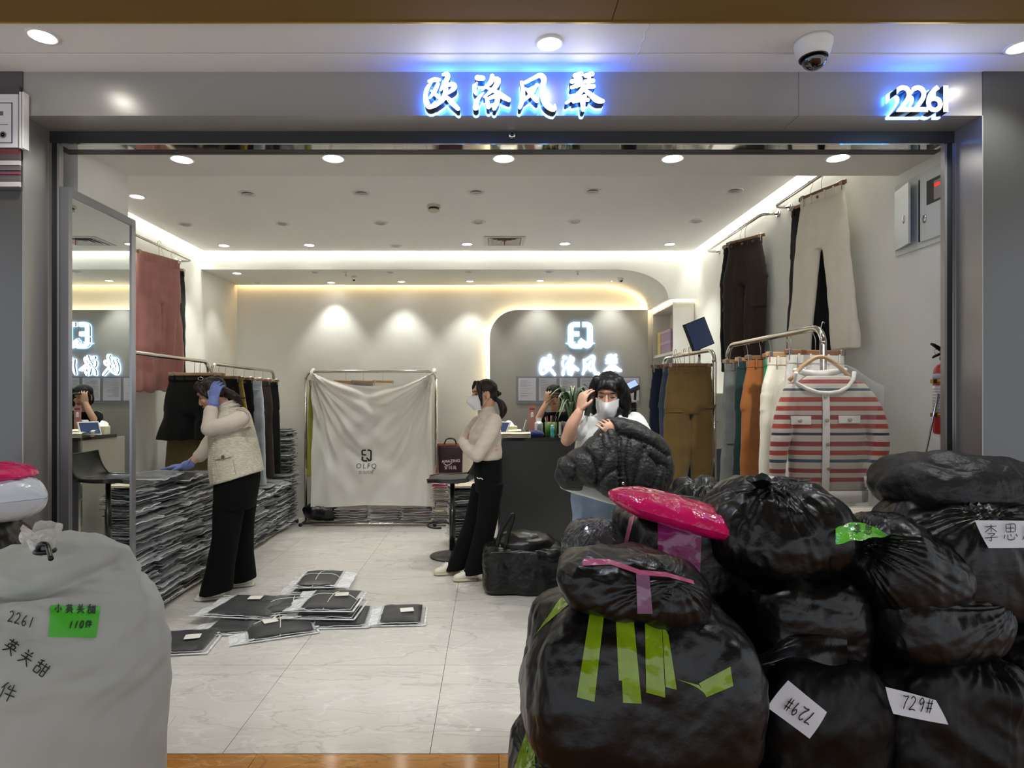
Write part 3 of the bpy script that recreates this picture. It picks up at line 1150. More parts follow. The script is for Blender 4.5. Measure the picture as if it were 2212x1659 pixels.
a, b = P(1228, 697, Y_PAN - 0.03), P(1280, 752, Y_PAN - 0.03)
ew = b.x - a.x
t = thing('emblem_sign', 'white glowing square emblem of three rounded strokes on the feature panel', 'sign', (a.x, Y_PAN, b.z))
fn0 = lambda x, y, d: (a.x + x * ew, Y_PAN - 0.018 - d, b.z + y * ew * 0.9)
o = obj('emblem_face', emblem(MB(), fn0, 0.02, w=0.2, mi=0, mside=1), [m_face, m_side], t)
fn1 = lambda x, y, d: (a.x + x * ew, Y_PAN - 0.003 - d, b.z + y * ew * 0.9)
h = obj('halo_plate', emblem(MB(), fn1, 0.012, w=0.2, mi=0, mside=1, grow=0.015), m_haloE, t)

# ================================================================== CEILING FITTINGS
# white dome camera under the mall ceiling
L = on_ceil(1757, 88, Z_MALL)
t = thing('dome_camera', 'white dome security camera with black glass bubble under the mall ceiling', 'camera', L)
D = Matrix.Rotation(math.radians(12), 3, 'Y') @ Matrix.Rotation(math.radians(-10), 3, 'X')
obj('housing', MB().lathe([(0.066, 0.0), (0.068, -0.012), (0.062, -0.04), (0.054, -0.062), (0.048, -0.066)], n=32), m_white, t, (0, 0, 0))
dm = MB()
dm.add(*[x for x in ball((0, 0, -0.062), (0.046, 0.046, 0.044), 24, 14)], smooth=True)
obj('bubble', dm, mat('black_glass', (10, 10, 12), 0.05, spec=0.8, coat=1.0), t, (0, 0, 0)).rotation_euler = (math.radians(8), math.radians(-8), 0)
obj('bubble_ring', MB().lathe([(0.044, -0.066), (0.050, -0.069), (0.051, -0.064), (0.047, -0.062)], n=32), m_black, t, (0, 0, 0))
# small cameras under the beam
for px, py, lab in ((765, 602, 'small white dome camera on a stem under the beam, above the white dust sheet'), (1340, 604, 'small white dome camera under the beam beside the curved corner')):
    L = on_ceil(px, py - 5, Z_BEAM)
    t = thing('dome_camera', lab, 'camera', L)
    obj('housing', MB().lathe([(0.03, 0), (0.034, -0.006), (0.034, -0.02), (0.028, -0.024)], n=20), m_white, t, (0, 0, 0))
    q = MB()
    q.add(*ball((0, -0.006, -0.034), (0.027, 0.027, 0.026), 18, 12), smooth=True)
    obj('eyeball', q, m_white, t, (0, 0, 0))
    q = MB().lathe([(0.001, 0.003), (0.012, 0.002), (0.014, -0.004)], (0.004, -0.03, -0.042), 16, M=Matrix.Rotation(math.radians(70), 3, 'X'))
    obj('lens', q, m_black, t, (0, 0, 0))
# sprinklers and the smoke detector
for px, py, z, lab in ((747, 592, Z_BEAM, 'small chrome sprinkler head under the beam left of the dome camera'), (1248, 590, Z_BEAM, 'small chrome sprinkler head under the beam near the curved corner')):
    L = on_ceil(px, py - 4, z)
    t = thing('sprinkler', lab, 'sprinkler', L)
    obj('escutcheon', MB().lathe([(0.012, 0), (0.026, -0.002), (0.026, -0.006), (0.012, -0.008)], n=18), m_white, t, (0, 0, 0))
    obj('pipe', MB().tube([(0, 0, 0), (0, 0, -0.03)], 0.008), m_chrome, t, (0, 0, 0))
    obj('deflector', MB().lathe([(0.006, -0.03), (0.014, -0.036), (0.014, -0.039), (0.004, -0.041)], n=12), m_chrome, t, (0, 0, 0))
L = on_ceil(937, 444, Z_CEIL)
t = thing('smoke_detector', 'white round smoke detector on the main ceiling between downlights', 'detector', L)
obj('base', MB().lathe([(0.05, 0.001), (0.054, -0.004), (0.053, -0.016), (0.046, -0.018)], n=28), mat('aged_plastic', (206, 200, 186), 0.5), t, (0, 0, 0))
obj('sensor_grille', MB().lathe([(0.040, -0.018), (0.040, -0.034), (0.030, -0.035)], n=28), mat('dark_grille', (70, 66, 60), 0.7), t, (0, 0, 0))
obj('cap', MB().lathe([(0.044, -0.034), (0.043, -0.042), (0.032, -0.048), (0.002, -0.05)], n=28), MATS['aged_plastic'], t, (0, 0, 0))

# square air vent with a red ribbon
a = on_ceil(1046, 530, Z_CEIL)
b = on_ceil(1135, 510, Z_CEIL)
vx0, vx1, vy0, vy1 = a[0], b[0], a[1] - 0.05, b[1] + 0.02
vy0, vy1 = min(a[1], b[1]), max(a[1], b[1])
cx, cy = (vx0 + vx1) / 2, (vy0 + vy1) / 2
t = thing('air_vent', 'square white ceiling air vent of nested louvres with a red ribbon', 'vent', (cx, cy, Z_CEIL - 0.001))
w2, d2 = (vx1 - vx0) / 2, (vy1 - vy0) / 2


def frame_mb(w, d, tw, z0, z1, inward=0.0):
    m = MB()
    o_ = [(-w, -d), (w, -d), (w, d), (-w, d)]
    i_ = [(-w + tw, -d + tw), (w - tw, -d + tw), (w - tw, d - tw), (-w + tw, d - tw)]
    vs = [(x, y, z0) for x, y in o_] + [(x, y, z1) for x, y in i_] + [(x, y, z0 + 0.002) for x, y in o_] + [(x, y, z1 + 0.002) for x, y in i_]
    fs = []
    for k in range(4):
        n = (k + 1) % 4
        fs += [(k, n, 4 + n, 4 + k), (8 + k, 12 + k, 12 + n, 8 + n), (k, 8 + k, 8 + n, n), (4 + k, 4 + n, 12 + n, 12 + k)]
    return m.add(vs, fs)


obj('frame', frame_mb(w2, d2, 0.035, -0.004, -0.008), mat('vent_white', (196, 192, 186), 0.5), t, (0, 0, 0))
for k in range(3):
    s = 0.78 - 0.22 * k
    obj('louvre', frame_mb(w2 * s, d2 * s, 0.045, -0.012, 0.0), MATS['vent_white'], t, (0, 0, 0))
obj('backing', MB().box((-w2 * .9, -d2 * .9, -0.0005), (w2 * .9, d2 * .9, 0.0005)), m_black, t, (0, 0, 0))
rb = settle(tag(obj('ribbon', MB().box((cx - 0.004, vy0 + 0.03, Z_CEIL - 0.075), (cx + 0.004, vy0 + 0.032, Z_CEIL - 0.008)), mat('red_ribbon', (170, 30, 40), 0.6)), 'thin red ribbon hanging from the ceiling air vent', 'ribbon'))

# latch in the middle of the shutter box
c = P(1106, 292, Y_GATE)
t = thing('shutter_lock', 'small round shutter lock in the dark rail over the entrance', 'lock', tuple(c))
obj('rosette', MB().lathe([(0.016, 0), (0.016, 0.004), (0.009, 0.007)], n=16, M=Matrix.Rotation(PI / 2, 3, 'X')), m_chrome, t, (0, 0, 0))
obj('cylinder', MB().lathe([(0.008, 0.005), (0.008, 0.012), (0.001, 0.013)], n=12, M=Matrix.Rotation(PI / 2, 3, 'X')), m_black, t, (0, 0, 0))

# ================================================================== MIRROR
XM = -1.85
y0, y1 = 2.735, 3.255
z1 = 2.325
t = thing('mirror', 'tall silver-framed mirror on the wall just inside the entrance', 'mirror', (XM - 0.02, (y0 + y1) / 2, 0.0))
m_frame = mat('silver_frame', (150, 150, 156), 0.3, 0.8)
fw = 0.036
for a, b in (((XM - 0.03, y0, 0.02), (XM + 0.006, y0 + fw * .7, z1)), ((XM - 0.03, y1 - fw, 0.02), (XM + 0.006, y1, z1)), ((XM - 0.03, y0 + fw * .7, z1 - fw), (XM + 0.006, y1 - fw, z1)), ((XM - 0.03, y0 + fw * .7, 0.02), (XM + 0.006, y1 - fw, 0.02 + fw))):
    obj('frame_bar', MB().box(a, b), m_frame, t)
m_mir = mat('mirror_glass', (232, 238, 238), 0.0, 1.0)
obj('glass', MB().box((XM - 0.02, y0 + 0.02, 0.03), (XM, y1 - 0.02, z1 - 0.01)), m_mir, t)
obj('backing_board', MB().box((XM - 0.032, y0 + 0.005, 0.025), (XM - 0.021, y1 - 0.005, z1 - 0.005)), m_black, t)

# ================================================================== BUILT-IN CABINET at the right
y0, y1, x0, x1, zt = 6.47, Y_BACK - 0.01, 1.90, XR - 0.004, 2.40
t = thing('shelf_unit', 'tall white shelf cabinet built into the corner under a light strip', 'cabinet', ((x0 + x1) / 2, y0, 0))
m_cab = mat('cabinet_white', (214, 211, 204), 0.5)
obj('end_panel', MB().box((x0, y0, 0), (x1, y0 + 0.022, zt)), m_cab, t)
obj('end_panel', MB().box((x0, y1 - 0.022, 0), (x1, y1, zt)), m_cab, t)
obj('back_panel', MB().box((x1 - 0.012, y0 + 0.022, 0), (x1, y1 - 0.022, zt)), m_cab, t)
for z in (0.08, 0.55, 1.0, 1.45, 1.86, zt - 0.03):
    obj('shelf', MB().box((x0 + 0.003, y0 + 0.022, z), (x1 - 0.012, y1 - 0.022, z + 0.028)), m_cab, t)
obj('light_strip', MB().box((x0 - 0.004, y0 - 0.004, zt + 0.001), (x0 + 0.01, y1 - 0.02, zt + 0.013)).box((x0 - 0.004, y0 - 0.004, zt + 0.001), (x1, y0 + 0.01, zt + 0.013)), emat('shelf_strip', (255, 240, 205), 9), t)
# boxes on the upper shelf
for k, (z, h, col1) in enumerate(((1.888, 0.13, (160, 138, 158)), (2.018, 0.12, (166, 146, 168)))):
    t = thing('shoe_box', ('mauve and yellow cardboard box, lower one on the upper cabinet shelf', 'mauve and yellow cardboard box stacked on another in the cabinet')[k], 'box', (2.0, 6.8, z))
    obj('box_body', MB().box((1.915, 6.62, z), (2.09, 7.1, z + h - 0.03)), mat('mauve_card', col1, 0.7), t)
    obj('box_lid', MB().box((1.911, 6.615, z + h - 0.032), (2.094, 7.105, z + h - 0.001)), mat('mauve_card_lid', (176, 156, 176), 0.7), t)
    obj('label_band', MB().box((1.9095, 7.0, z + 0.002), (1.9145, 7.108, z + h - 0.0005)), mat('yellow_card', (206, 184, 110), 0.7), t)
t = thing('packing_tape', 'roll of brown packing tape lying at the front of the upper shelf', 'tape', (1.96, 6.58, 1.888))
obj('tape_roll', MB().lathe([(0.03, 0), (0.05, 0), (0.05, 0.045), (0.03, 0.045), (0.03, 0.001)], (1.965, 6.56, 1.888), 20), mat('brown_tape', (176, 110, 60), 0.35), t)
obj('core', MB().lathe([(0.026, 0.001), (0.0295, 0.001), (0.0295, 0.044), (0.026, 0.044), (0.026, 0.002)], (1.965, 6.56, 1.888), 20), mat('card_core', (190, 170, 140), 0.8), t)

# ================================================================== POSTER BOARD on the left of the shopfront
yb = Y_FRONT - 0.006
a, b = P(-120, 188, yb), P(46, 412, yb)
t = thing('notice_board', 'dark wall-mounted notice holder with certificate and leaflet pockets left of the entrance', 'notice board', (a.x + 0.1, yb, b.z))
obj('back_board', MB().box((a.x, yb - 0.012, b.z), (b.x, yb, a.z)), mat('board_dark', (70, 68, 68), 0.4), t)
a1, b1 = P(-120, 203, yb - 0.02), P(38, 318, yb - 0.02)
ct = obj('certificate', MB().box((a1.x, yb - 0.018, b1.z), (b1.x, yb - 0.0125, a1.z)), mat('paper', (206, 204, 208), 0.7), t)
m_ink = mat('grey_print', (96, 94, 102), 0.8)
m_inkl = mat('light_print', (150, 148, 156), 0.8)


def child(name, mb, m, par):
    o = obj(name, mb, m)
    o.parent = par
    w = world_loc(par)
    o.location = -w
    return o


q = MB()
for (u0, v0, u1, v1) in ((-100, 221, 26, 223), (24, 221, 26.5, 309), (-100, 307, 26, 309), (-20, 240, 6, 249), (-20, 268, 16, 269)):
    p0, p1 = P(u0, v0, yb - 0.02), P(u1, v1, yb - 0.02)
    q.box((p0.x, yb - 0.0192, p1.z), (p1.x, yb - 0.0182, p0.z))
child('printed_border', q, m_ink, ct)
c = P(6, 291, yb - 0.02)
q = MB().lathe([(0.013, 0.0), (0.013, 0.001), (0.008, 0.001), (0.008, 0.0)], tuple(c), 20, M=Matrix.Rotation(PI / 2, 3, 'X'))
q.lathe([(0.003, 0.0), (0.003, 0.001), (0.0005, 0.001)], tuple(c), 12, M=Matrix.Rotation(PI / 2, 3, 'X'))
child('printed_seal', q, m_ink, ct)
for k, (v0, v1, col) in enumerate(((322, 334, (98, 44, 50)), (334, 346, (74, 68, 70)), (347, 357, (176, 172, 172)), (359, 368, (92, 84, 88)), (371, 377, (112, 58, 74)), (379, 392, (84, 76, 80)), (393, 403, (176, 172, 172)))):
    p0, p1 = P(-120, v0, yb - 0.02), P(43, v1, yb - 0.02)
    obj('leaflet_pocket', MB().box((p0.x, yb - 0.022, p1.z), (p1.x, yb - 0.0125, p0.z)), mat('pocket_%d' % k, col, 0.4), t)
for k, px in enumerate((41.5, 48)):
    p0, p1 = P(px, 198, yb - 0.03), P(px + 3.2, 320, yb - 0.03)
    obj('clear_edge', MB().box((p0.x, yb - 0.03, p1.z), (p1.x, yb - 0.0005, p0.z)), mat('acrylic_edge', (220, 216, 214), 0.15, spec=0.8), t)

# ================================================================== ELECTRIC BOX, extinguisher, pole on the right wall
x = XR
ya, yb_, za, zb = 2.86, 3.25, 2.135, 2.50
t = thing('electric_box', 'white wall-mounted electric meter box with one door ajar', 'electric box', (x, (ya + yb_) / 2, za))
m_box = mat('box_white', (198, 203, 200), 0.4)
obj('frame', MB().box((x - 0.012, ya, za), (x - 0.0005, yb_, zb)), m_box, t)
ym = 3.06
d = obj('door', MB().box((x - 0.022, ya + 0.02, za + 0.025), (x - 0.0125, ym - 0.012, zb - 0.02)), m_box, t)
child('window', MB().box((x - 0.0235, ya + 0.04, za + 0.19), (x - 0.0221, ym - 0.06, zb - 0.06)), mat('meter_glass', (26, 20, 20), 0.1, coat=1), d)
child('meter_face', MB().box((x - 0.0242, ya + 0.045, za + 0.2), (x - 0.0236, ym - 0.11, zb - 0.075)), mat('meter_paper', (150, 140, 140), 0.4), d)
child('meter_display', MB().box((x - 0.0248, ya + 0.05, za + 0.262), (x - 0.0243, ym - 0.115, za + 0.275)), emat('red_display', (255, 40, 30), 1.2), d)
child('latch', MB().lathe([(0.014, 0), (0.012, 0.003), (0.004, 0.004)], (x - 0.022, ym - 0.045, za + 0.13), 14, M=Matrix.Rotation(-PI / 2, 3, 'Y') @ Matrix.Diagonal((1.6, 1, 1))), m_chrome, d)
# second door swung a little open, hinged on its far side
Md = Matrix.Translation((x - 0.013, yb_ - 0.015, 0)) @ Matrix.Rotation(math.radians(-13), 4, 'Z')
q = MB()
q.box((-0.010, -(yb_ - ym) + 0.025, za + 0.028), (0, 0, zb - 0.035), M=Md)
d2_ = obj('door', q, m_box, t)
q = MB().lathe([(0.014, 0), (0.012, 0.003), (0.004, 0.004)], (0, 0, 0), 14, M=Matrix.Rotation(-PI / 2, 3, 'Y') @ Matrix.Diagonal((1.6, 1, 1)))
q.v = [tuple(Md @ (Vector(v) + V(-0.010, -0.11, za + 0.16))) for v in q.v]
child('latch', q, m_chrome, d2_)
obj('dark_gap', MB().box((x - 0.0135, ym - 0.008, za + 0.03), (x - 0.0122, ym + 0.012, zb - 0.03)), m_black, t)

# fire extinguisher on the wall
ex, ey, ez = 2.066, 2.835, 1.235
t = thing('fire_extinguisher', 'red fire extinguisher with white label strapped to the wall by the entrance', 'fire extinguisher', (ex, ey, ez))
m_red = mat('extinguisher_red', (176, 16, 24), 0.25, coat=0.5)
m_brass = mat('brass', (170, 140, 70), 0.3, 0.9)
obj('cylinder', MB().lathe([(0.034, 0.0), (0.044, 0.004), (0.047, 0.012), (0.047, 0.27), (0.042, 0.30), (0.026, 0.322), (0.018, 0.33)], (ex, ey, ez), 28), m_red, t)
obj('label', MB().lathe([(0.0475, 0.10), (0.0478, 0.10), (0.0478, 0.222), (0.0475, 0.222)], (ex, ey, ez), 28), mat('label_paper', (206, 204, 200), 0.6), t)
obj('small_label', MB().lathe([(0.0473, 0.252), (0.0476, 0.252), (0.0476, 0.275), (0.0473, 0.275)], (ex, ey, ez), 28), mat('label_blue', (170, 186, 200), 0.6), t)
for z in (0.08, 0.232):
    obj('strap', MB().lathe([(0.048, z), (0.0495, z), (0.0495, z + 0.018), (0.048, z + 0.018)], (ex, ey, ez), 28).box((ex - 0.064, ey - 0.014, ez + z), (ex - 0.045, ey + 0.006, ez + z + 0.018)), m_brass, t)
q = MB()
for z in np.linspace(0.112, 0.205, 8):
    q.lathe([(0.0479, z), (0.0481, z), (0.0481, z + 0.003), (0.0479, z + 0.003)], (ex, ey, ez), 28)
tag(obj('label_print', q, m_inkl, t), kind='stuff')
obj('valve', MB().lathe([(0.016, 0.325), (0.018, 0.335), (0.018, 0.352), (0.012, 0.36), (0.010, 0.372)], (ex, ey, ez), 16), m_brass, t)
obj('gauge', MB().lathe([(0.012, 0), (0.012, 0.008), (0.001, 0.009)], (ex - 0.018, ey - 0.01, ez + 0.345), 14, M=Matrix.Rotation(-PI / 2, 3, 'Y')), m_black, t)
obj('handle', MB().tube([(ex + 0.01, ey, ez + 0.372), (ex - 0.02, ey, ez + 0.385), (ex - 0.05, ey, ez + 0.405), (ex - 0.065, ey, ez + 0.412)], [0.012, 0.011, 0.008, 0.005], n=8), m_black, t)
obj('lever', MB().tube([(ex + 0.008, ey, ez + 0.365), (ex - 0.022, ey, ez + 0.366), (ex - 0.05, ey, ez + 0.354), (ex - 0.058, ey, ez + 0.348)], [0.009, 0.007, 0.006, 0.004], n=8), m_black, t)
obj('safety_ring', MB().tube([(ex - 0.04 + 0.013 * math.cos(a), ey - 0.004, ez + 0.374 + 0.013 * math.sin(a)) for a in np.linspace(0, 2 * PI, 13)[:-1]], 0.0015, n=5, closed=True), m_chrome, t)
# inspection card
t = thing('inspection_card', 'small white inspection card in a holder under the fire extinguisher', 'card', (XR - 0.01, 2.87, 1.12))
obj('holder', MB().box((XR - 0.011, 2.845, 1.145), (XR - 0.0005, 2.93, 1.23)), mat('card_holder', (206, 204, 198), 0.4), t)
obj('card_paper', MB().box((XR - 0.0125, 2.855, 1.165), (XR - 0.0112, 2.922, 1.222)), mat('card_white', (232, 232, 232), 0.6), t)
# chrome pole leaning in the corner
t = thing('hook_pole', 'thin chrome hook pole leaning against the wall by the entrance', 'pole', (1.86, 2.80, 0.0))
obj('pole', MB().tube([(1.80, 2.92, 0.012), (2.02, 2.815, 1.42)], 0.0045, n=8), m_chrome, t)
obj('rubber_tip', MB().tube([(1.798, 2.921, 0.0), (1.803, 2.918, 0.03)], 0.008, n=8), m_rubber, t)
# ================================================================== CLOTHES RACKS
def rack(name, label, x0, y0, x1, y1, z, base=0.24, low=True, group=None):
    """a rounded hoop of chrome tube from (x0,y0) to (x1,y1), on two feet joined by a low bar"""
    t = thing(name, label, 'clothes rack', ((x0 + x1) / 2, (y0 + y1) / 2, 0), group)
    d = Vector((x1 - x0, y1 - y0, 0)).normalized()
    n = Vector((-d.y, d.x, 0))
    A, B = Vector((x0, y0, 0)), Vector((x1, y1, 0))
    r = 0.09
    top = [A + V(0, 0, z - r)] + [A + d * r * (1 - math.cos(a)) + V(0, 0, z - r + r * math.sin(a)) for a in np.linspace(0.2, PI / 2, 6)]
    top += [B - d * r * (1 - math.cos(a)) + V(0, 0, z - r + r * math.sin(a)) for a in np.linspace(PI / 2, 0.2, 6)] + [B + V(0, 0, z - r)]
    obj('top_rail', MB().tube(top, 0.0155, n=14), m_chrome, t)
    for q in (A, B):
        obj('post', MB().tube([q + V(0, 0, 0.03), q + V(0, 0, z - r)], 0.0155, n=12), m_chrome, t)
        obj('foot', MB().tube([q - n * base + V(0, 0, 0.022), q + n * base + V(0, 0, 0.022)], 0.0145, n=10), m_chrome, t)
        for s in (-1, 1):
            obj('foot_cap', MB().tube([q + n * s * base + V(0, 0, 0.021), q + n * s * (base + 0.012) + V(0, 0, 0.021)], 0.02, n=10), m_rubber, t)
    if low:
        for s in (-1, 1):
            obj('base_bar', MB().tube([A + n * s * (base - 0.03) + V(0, 0, 0.028), B + n * s * (base - 0.03) + V(0, 0, 0.028)], 0.012, n=10), m_chrome, t)
    return t


RZ = 1.71
rack('garment_rack', 'long chrome clothes rack behind the mirror, near one on the left', -2.42, 3.72, -2.42, 5.38, RZ, base=0.26)
rack('garment_rack', 'chrome clothes rack in the left rear holding black and pale jeans', -2.42, 5.44, -2.42, 7.0, RZ - 0.01, base=0.26)
rack('garment_rack', 'chrome clothes rack at the back wall under the white dust sheet', -2.06, 7.0, -0.60, 7.0, 1.70, base=0.2)
rack('garment_rack', 'chrome clothes rack on the right carrying the striped cardigan', 1.655, 3.10, 1.615, 4.24, 1.755, base=0.22, low=False)
rack('garment_rack', 'shorter chrome clothes rack with olive cargo trousers at its end', 1.645, 4.58, 1.555, 5.58, 1.755, base=0.22, low=False)


def wall_rail(label, pts):
    t = thing('wall_rail', label, 'rail', tuple(pts[0]))
    obj('bar', MB().tube(pts, 0.011, n=10), m_chrome, t)
    for p, nx in ((pts[0], None), (pts[-1], None)):
        s = 1 if p[0] > 0 else -1
        obj('flange', MB().tube([V(*p) - V(s * 0.012, 0, 0), V(*p)], 0.026, n=16), m_chrome, t)
    return t


def wrail(label, xr, xw, ya, yb, z):
    c = 0.05
    s = 1 if xw > xr else -1
    return wall_rail(label, [V(xw, ya, z), V(xr + s * c, ya, z), V(xr + s * c * .3, ya + c * .3, z), V(xr, ya + c, z), V(xr, yb - c, z), V(xr + s * c * .3, yb - c * .3, z), V(xr + s * c, yb, z), V(xw, yb, z)])


wrail('chrome wall rail high on the left carrying the pink trousers', -2.80, XL, 4.45, 5.88, 2.69)
wrail('high chrome wall rail on the right carrying dark cargo trousers', 2.00, XR, 4.58, 5.76, 2.752)
wrail('high chrome wall rail by the entrance carrying cream trousers', 2.00, XR, 3.35, 4.40, 2.745)

# ------------------------------------------------------------------ hangers
m_wood = mat('hanger_wood', (176, 138, 100), 0.45, var=0.15, vscale=30, stretch=(1, 8, 8))
m_wood2 = mat('hanger_wood_dark', (128, 92, 64), 0.45, var=0.15, vscale=30, stretch=(1, 8, 8))
m_clip = mat('clip_metal', (176, 168, 158), 0.3, 0.9)
HANG_Z = 0.165           # rail contact to the top of the waistband
_hp = {}


def hanger_parts(w, hook=0.105):
    k = (round(w, 3), round(hook, 3))
    if k not in _hp:
        c = [(0, 0, -hook), (0, 0, -0.05), (0.006, 0, -0.030)] + [(0.019 * math.cos(a), 0, 0.019 * math.sin(a) - 0.001) for a in np.linspace(-0.3, PI + 0.35, 9)]
        hookm = MB().tube(c, 0.0021, n=6).mesh('hook')
        bar = MB().rbox((0, 0, -hook - 0.008), (w, 0.012, 0.026), 0.004).mesh('bar')
        clip = MB().rbox((0, -0.010, -hook - 0.024), (0.024, 0.005, 0.058), 0.002).rbox((0, 0.010, -hook - 0.024), (0.024, 0.005, 0.058), 0.002).rbox((0, 0, -hook + 0.004), (0.022, 0.02, 0.010), 0.003).mesh('clip')
        _hp[k] = (hookm, bar, clip)
    return _hp[k]


def hanger(loc, rz, w, label, group=None, dark=False, name='clip_hanger', clips=0.4, tilt=0.0, hook=0.105):
    t = thing(name, label, 'hanger', loc, group)
    t.rotation_euler = (0, tilt, rz)
    a, b, c = hanger_parts(w, hook)
    o = obj('hook', a, m_clip); o.parent = t
    o.rotation_euler = (0, 0, PI / 2)
    o = obj('bar', b, m_wood2 if dark else m_wood); o.parent = t
    for s in (-1, 1):
        o = obj('clip', c, m_clip); o.parent = t
        o.location = (s * w * clips, 0, 0)
    return t


# ------------------------------------------------------------------ trousers, skirts
def fabric(name, col, rough=0.9, bump=0.25, bscale=220, var=0.06, sheen=0.25, vscale=14):
    return mat(name, col, rough, var=var, vscale=vscale, bump=bump, bscale=bscale, bdist=0.002, sheen=sheen, spec=0.25)


def trousers_mesh(name, waist=.33, hip=.42, rise=.29, length=.95, knee=.19, hem=.19, splay=.0, depth=.045, fold=.006, seed=0, skirt=False, lean=0.0):
    h = []
    for z, w, d in ((0, waist, depth * .8), (-.05, waist * 1.02, depth * .9), (-rise * .5, (waist + hip) / 2, depth * 1.1), (-rise, hip, depth * 1.2)):
        h.append(((lean * z, 0, z), (w / 2, 0, 0), (0, d / 2, 0), 2.6))
    pcs = []
    if skirt:
        h += [((lean * -length * .6, 0, -length * .6), (knee / 2, 0, 0), (0, depth * .6, 0), 2.6), ((lean * -length, 0, -length), (hem / 2, 0, 0), (0, depth * .6, 0), 2.6)]
        pcs.append(loft(h, 28))
    else:
        h.append(((lean * (-rise - .03), 0, -rise - .03), (hip * .44, 0, 0), (0, depth * .55, 0), 2.6))
        pcs.append(loft(h, 28))
        for s in (-1, 1):
            q = hip / 4
            L = [((s * q * .95, 0, -rise * .7), (hip * .235, 0, 0), (0, depth * .52, 0), 2.4),
                 ((s * (q + splay * .12), 0, -rise - .05), (hip * .232, 0, 0), (0, depth * .56, 0), 2.4),
                 ((s * (q + splay * .55), 0, -(rise + length) / 2 - .02), (knee / 2, 0, 0), (0, depth * .52, 0), 2.4),
                 ((s * (q + splay), 0, -length), (hem / 2, 0, 0), (0, depth * .45, 0), 2.4)]
            pcs.append(loft(L, 22))

    def disp(co):
        x, z = co[:, 0], co[:, 2]
        a = np.clip((-z - .04) / .2, 0, 1)
        q = np.stack([x * 14 + seed * 3.7, co[:, 1] * 6, z * 1.6 + seed], -1)
        q2 = np.stack([x * 7 + seed, co[:, 1] * 6, z * 9 + seed], -1)
        return fold * a * (pn(q) * 3.0 + pn(q2) * 1.2)
    return union(name, pcs, .0085, 2, disp)


def trousers(label, loc, rz, m, name='trousers', group=None, band=True, button=None, flaps=None, lean=0.0, loops=True, me=None, share=None, cat='trousers', belt=None, crease=False, **kw):
    """hung clothes: thing > cloth, waistband, belt_loop, button, pocket_flap. loc is the centre of the waist top"""
    t = thing(name, label, cat, loc, group)
    t.rotation_euler = (0, 0, rz)
    me = trousers_mesh('cloth', **kw)
    o = obj('cloth', me, m); o.parent = t
    w, d = kw.get('waist', .33), kw.get('depth', .045)
    if band:
        vs, fs = loft([((0, 0, z), (w / 2 + .003, 0, 0), (0, d * .42 + .004, 0), 2.6) for z in (.002, -.004, -.036, -.04)], 28, caps=False)
        o = obj('waistband', MB().add(vs, fs, smooth=True), m); o.parent = t
    if loops:
        for s in (-.36, -.16, .16, .36):
            o = obj('belt_loop', MB().rbox((s * w, -d * .45 - .004, -.018), (.012, .006, .05), .002), m); o.parent = t
    if button is not None:
        for bx in (button if isinstance(button, list) else [button]):
            o = obj('button', MB().lathe([(.009, 0), (.009, .003), (.006, .0045), (.001, .004)], (bx, -d * .45 - .003, -.02), 14, M=Matrix.Rotation(PI / 2, 3, 'X')), mat('button_bronze', (120, 98, 70), .35, .8)); o.parent = t
    if flaps:
        for (fx, fz, fw, fh) in flaps:
            bv = BVHTree.FromPolygons([v.co for v in me.vertices], [tuple(p.vertices) for p in me.polygons])
            G = []
            for i in range(5):
                row = conform(bv, [V(fx + fw * (j / 6 - .5), 0, fz - fh * i / 4) for j in range(7)], (0, 1, 0), .007 if i < 4 else .009, .5, default=V(fx, -d * .5, fz))
                G.append(row)
            q = MB().grid(G, smooth=True)
            G2 = [[p + V(0, .006, 0) for p in r] for r in G]
            q.grid(G2, flip=True)
            o = obj('pocket_flap', q, m); o.parent = t
    if belt is not None:
        o = obj('belt', MB().add(*loft([((0, 0, z), (w / 2 + .006, 0, 0), (0, d * .42 + .008, 0), 2.6) for z in (-.008, -.012, -.028, -.032)], 28, caps=False), smooth=True), mat('belt_leather', (10, 10, 10), .35)); o.parent = t
        c = [(belt + .02 * math.cos(a), -d * .45 - .012, -.02 + .013 * math.sin(a)) for a in np.linspace(0, 2 * PI, 17)[:-1]]
        o = obj('buckle', MB().tube(c, .0032, n=6, closed=True), mat('buckle_metal', (225, 220, 205), .2, .9)); o.parent = t
    return t


f_black = fabric('cloth_black', (17, 17, 18), .95, sheen=.1)
f_navy = fabric('cloth_navy', (28, 36, 56))
f_pink = fabric('cloth_dusty_pink', (178, 122, 116))
f_cream = fabric('cloth_cream', (226, 218, 200), var=.03)
f_offw = fabric('cloth_off_white', (218, 213, 202), var=.03)
f_olive = fabric('cloth_olive', (112, 88, 48))
f_moss = fabric('cloth_moss', (96, 86, 52))
f_choc = fabric('cloth_chocolate', (46, 34, 30), sheen=.15)
f_jean = fabric('denim_pale', (166, 172, 180), var=.12, bscale=300)
f_grey = fabric('denim_grey', (130, 130, 128), var=.12)
f_green = fabric('cloth_bottle_green', (34, 58, 54))
f_rust = fabric('cloth_rust', (156, 92, 44))
f_emer = fabric('cloth_emerald', (24, 130, 84))
f_lime = mat('leather_lime', (132, 134, 36), .4, bump=.2, bscale=60, bdist=.003, coat=.2)
f_bjean = fabric('denim_blue', (74, 84, 104))
f_tan = fabric('cloth_mustard', (140, 116, 36))

H1 = 0.13   # rail axis down to waist top (hook 0.105)


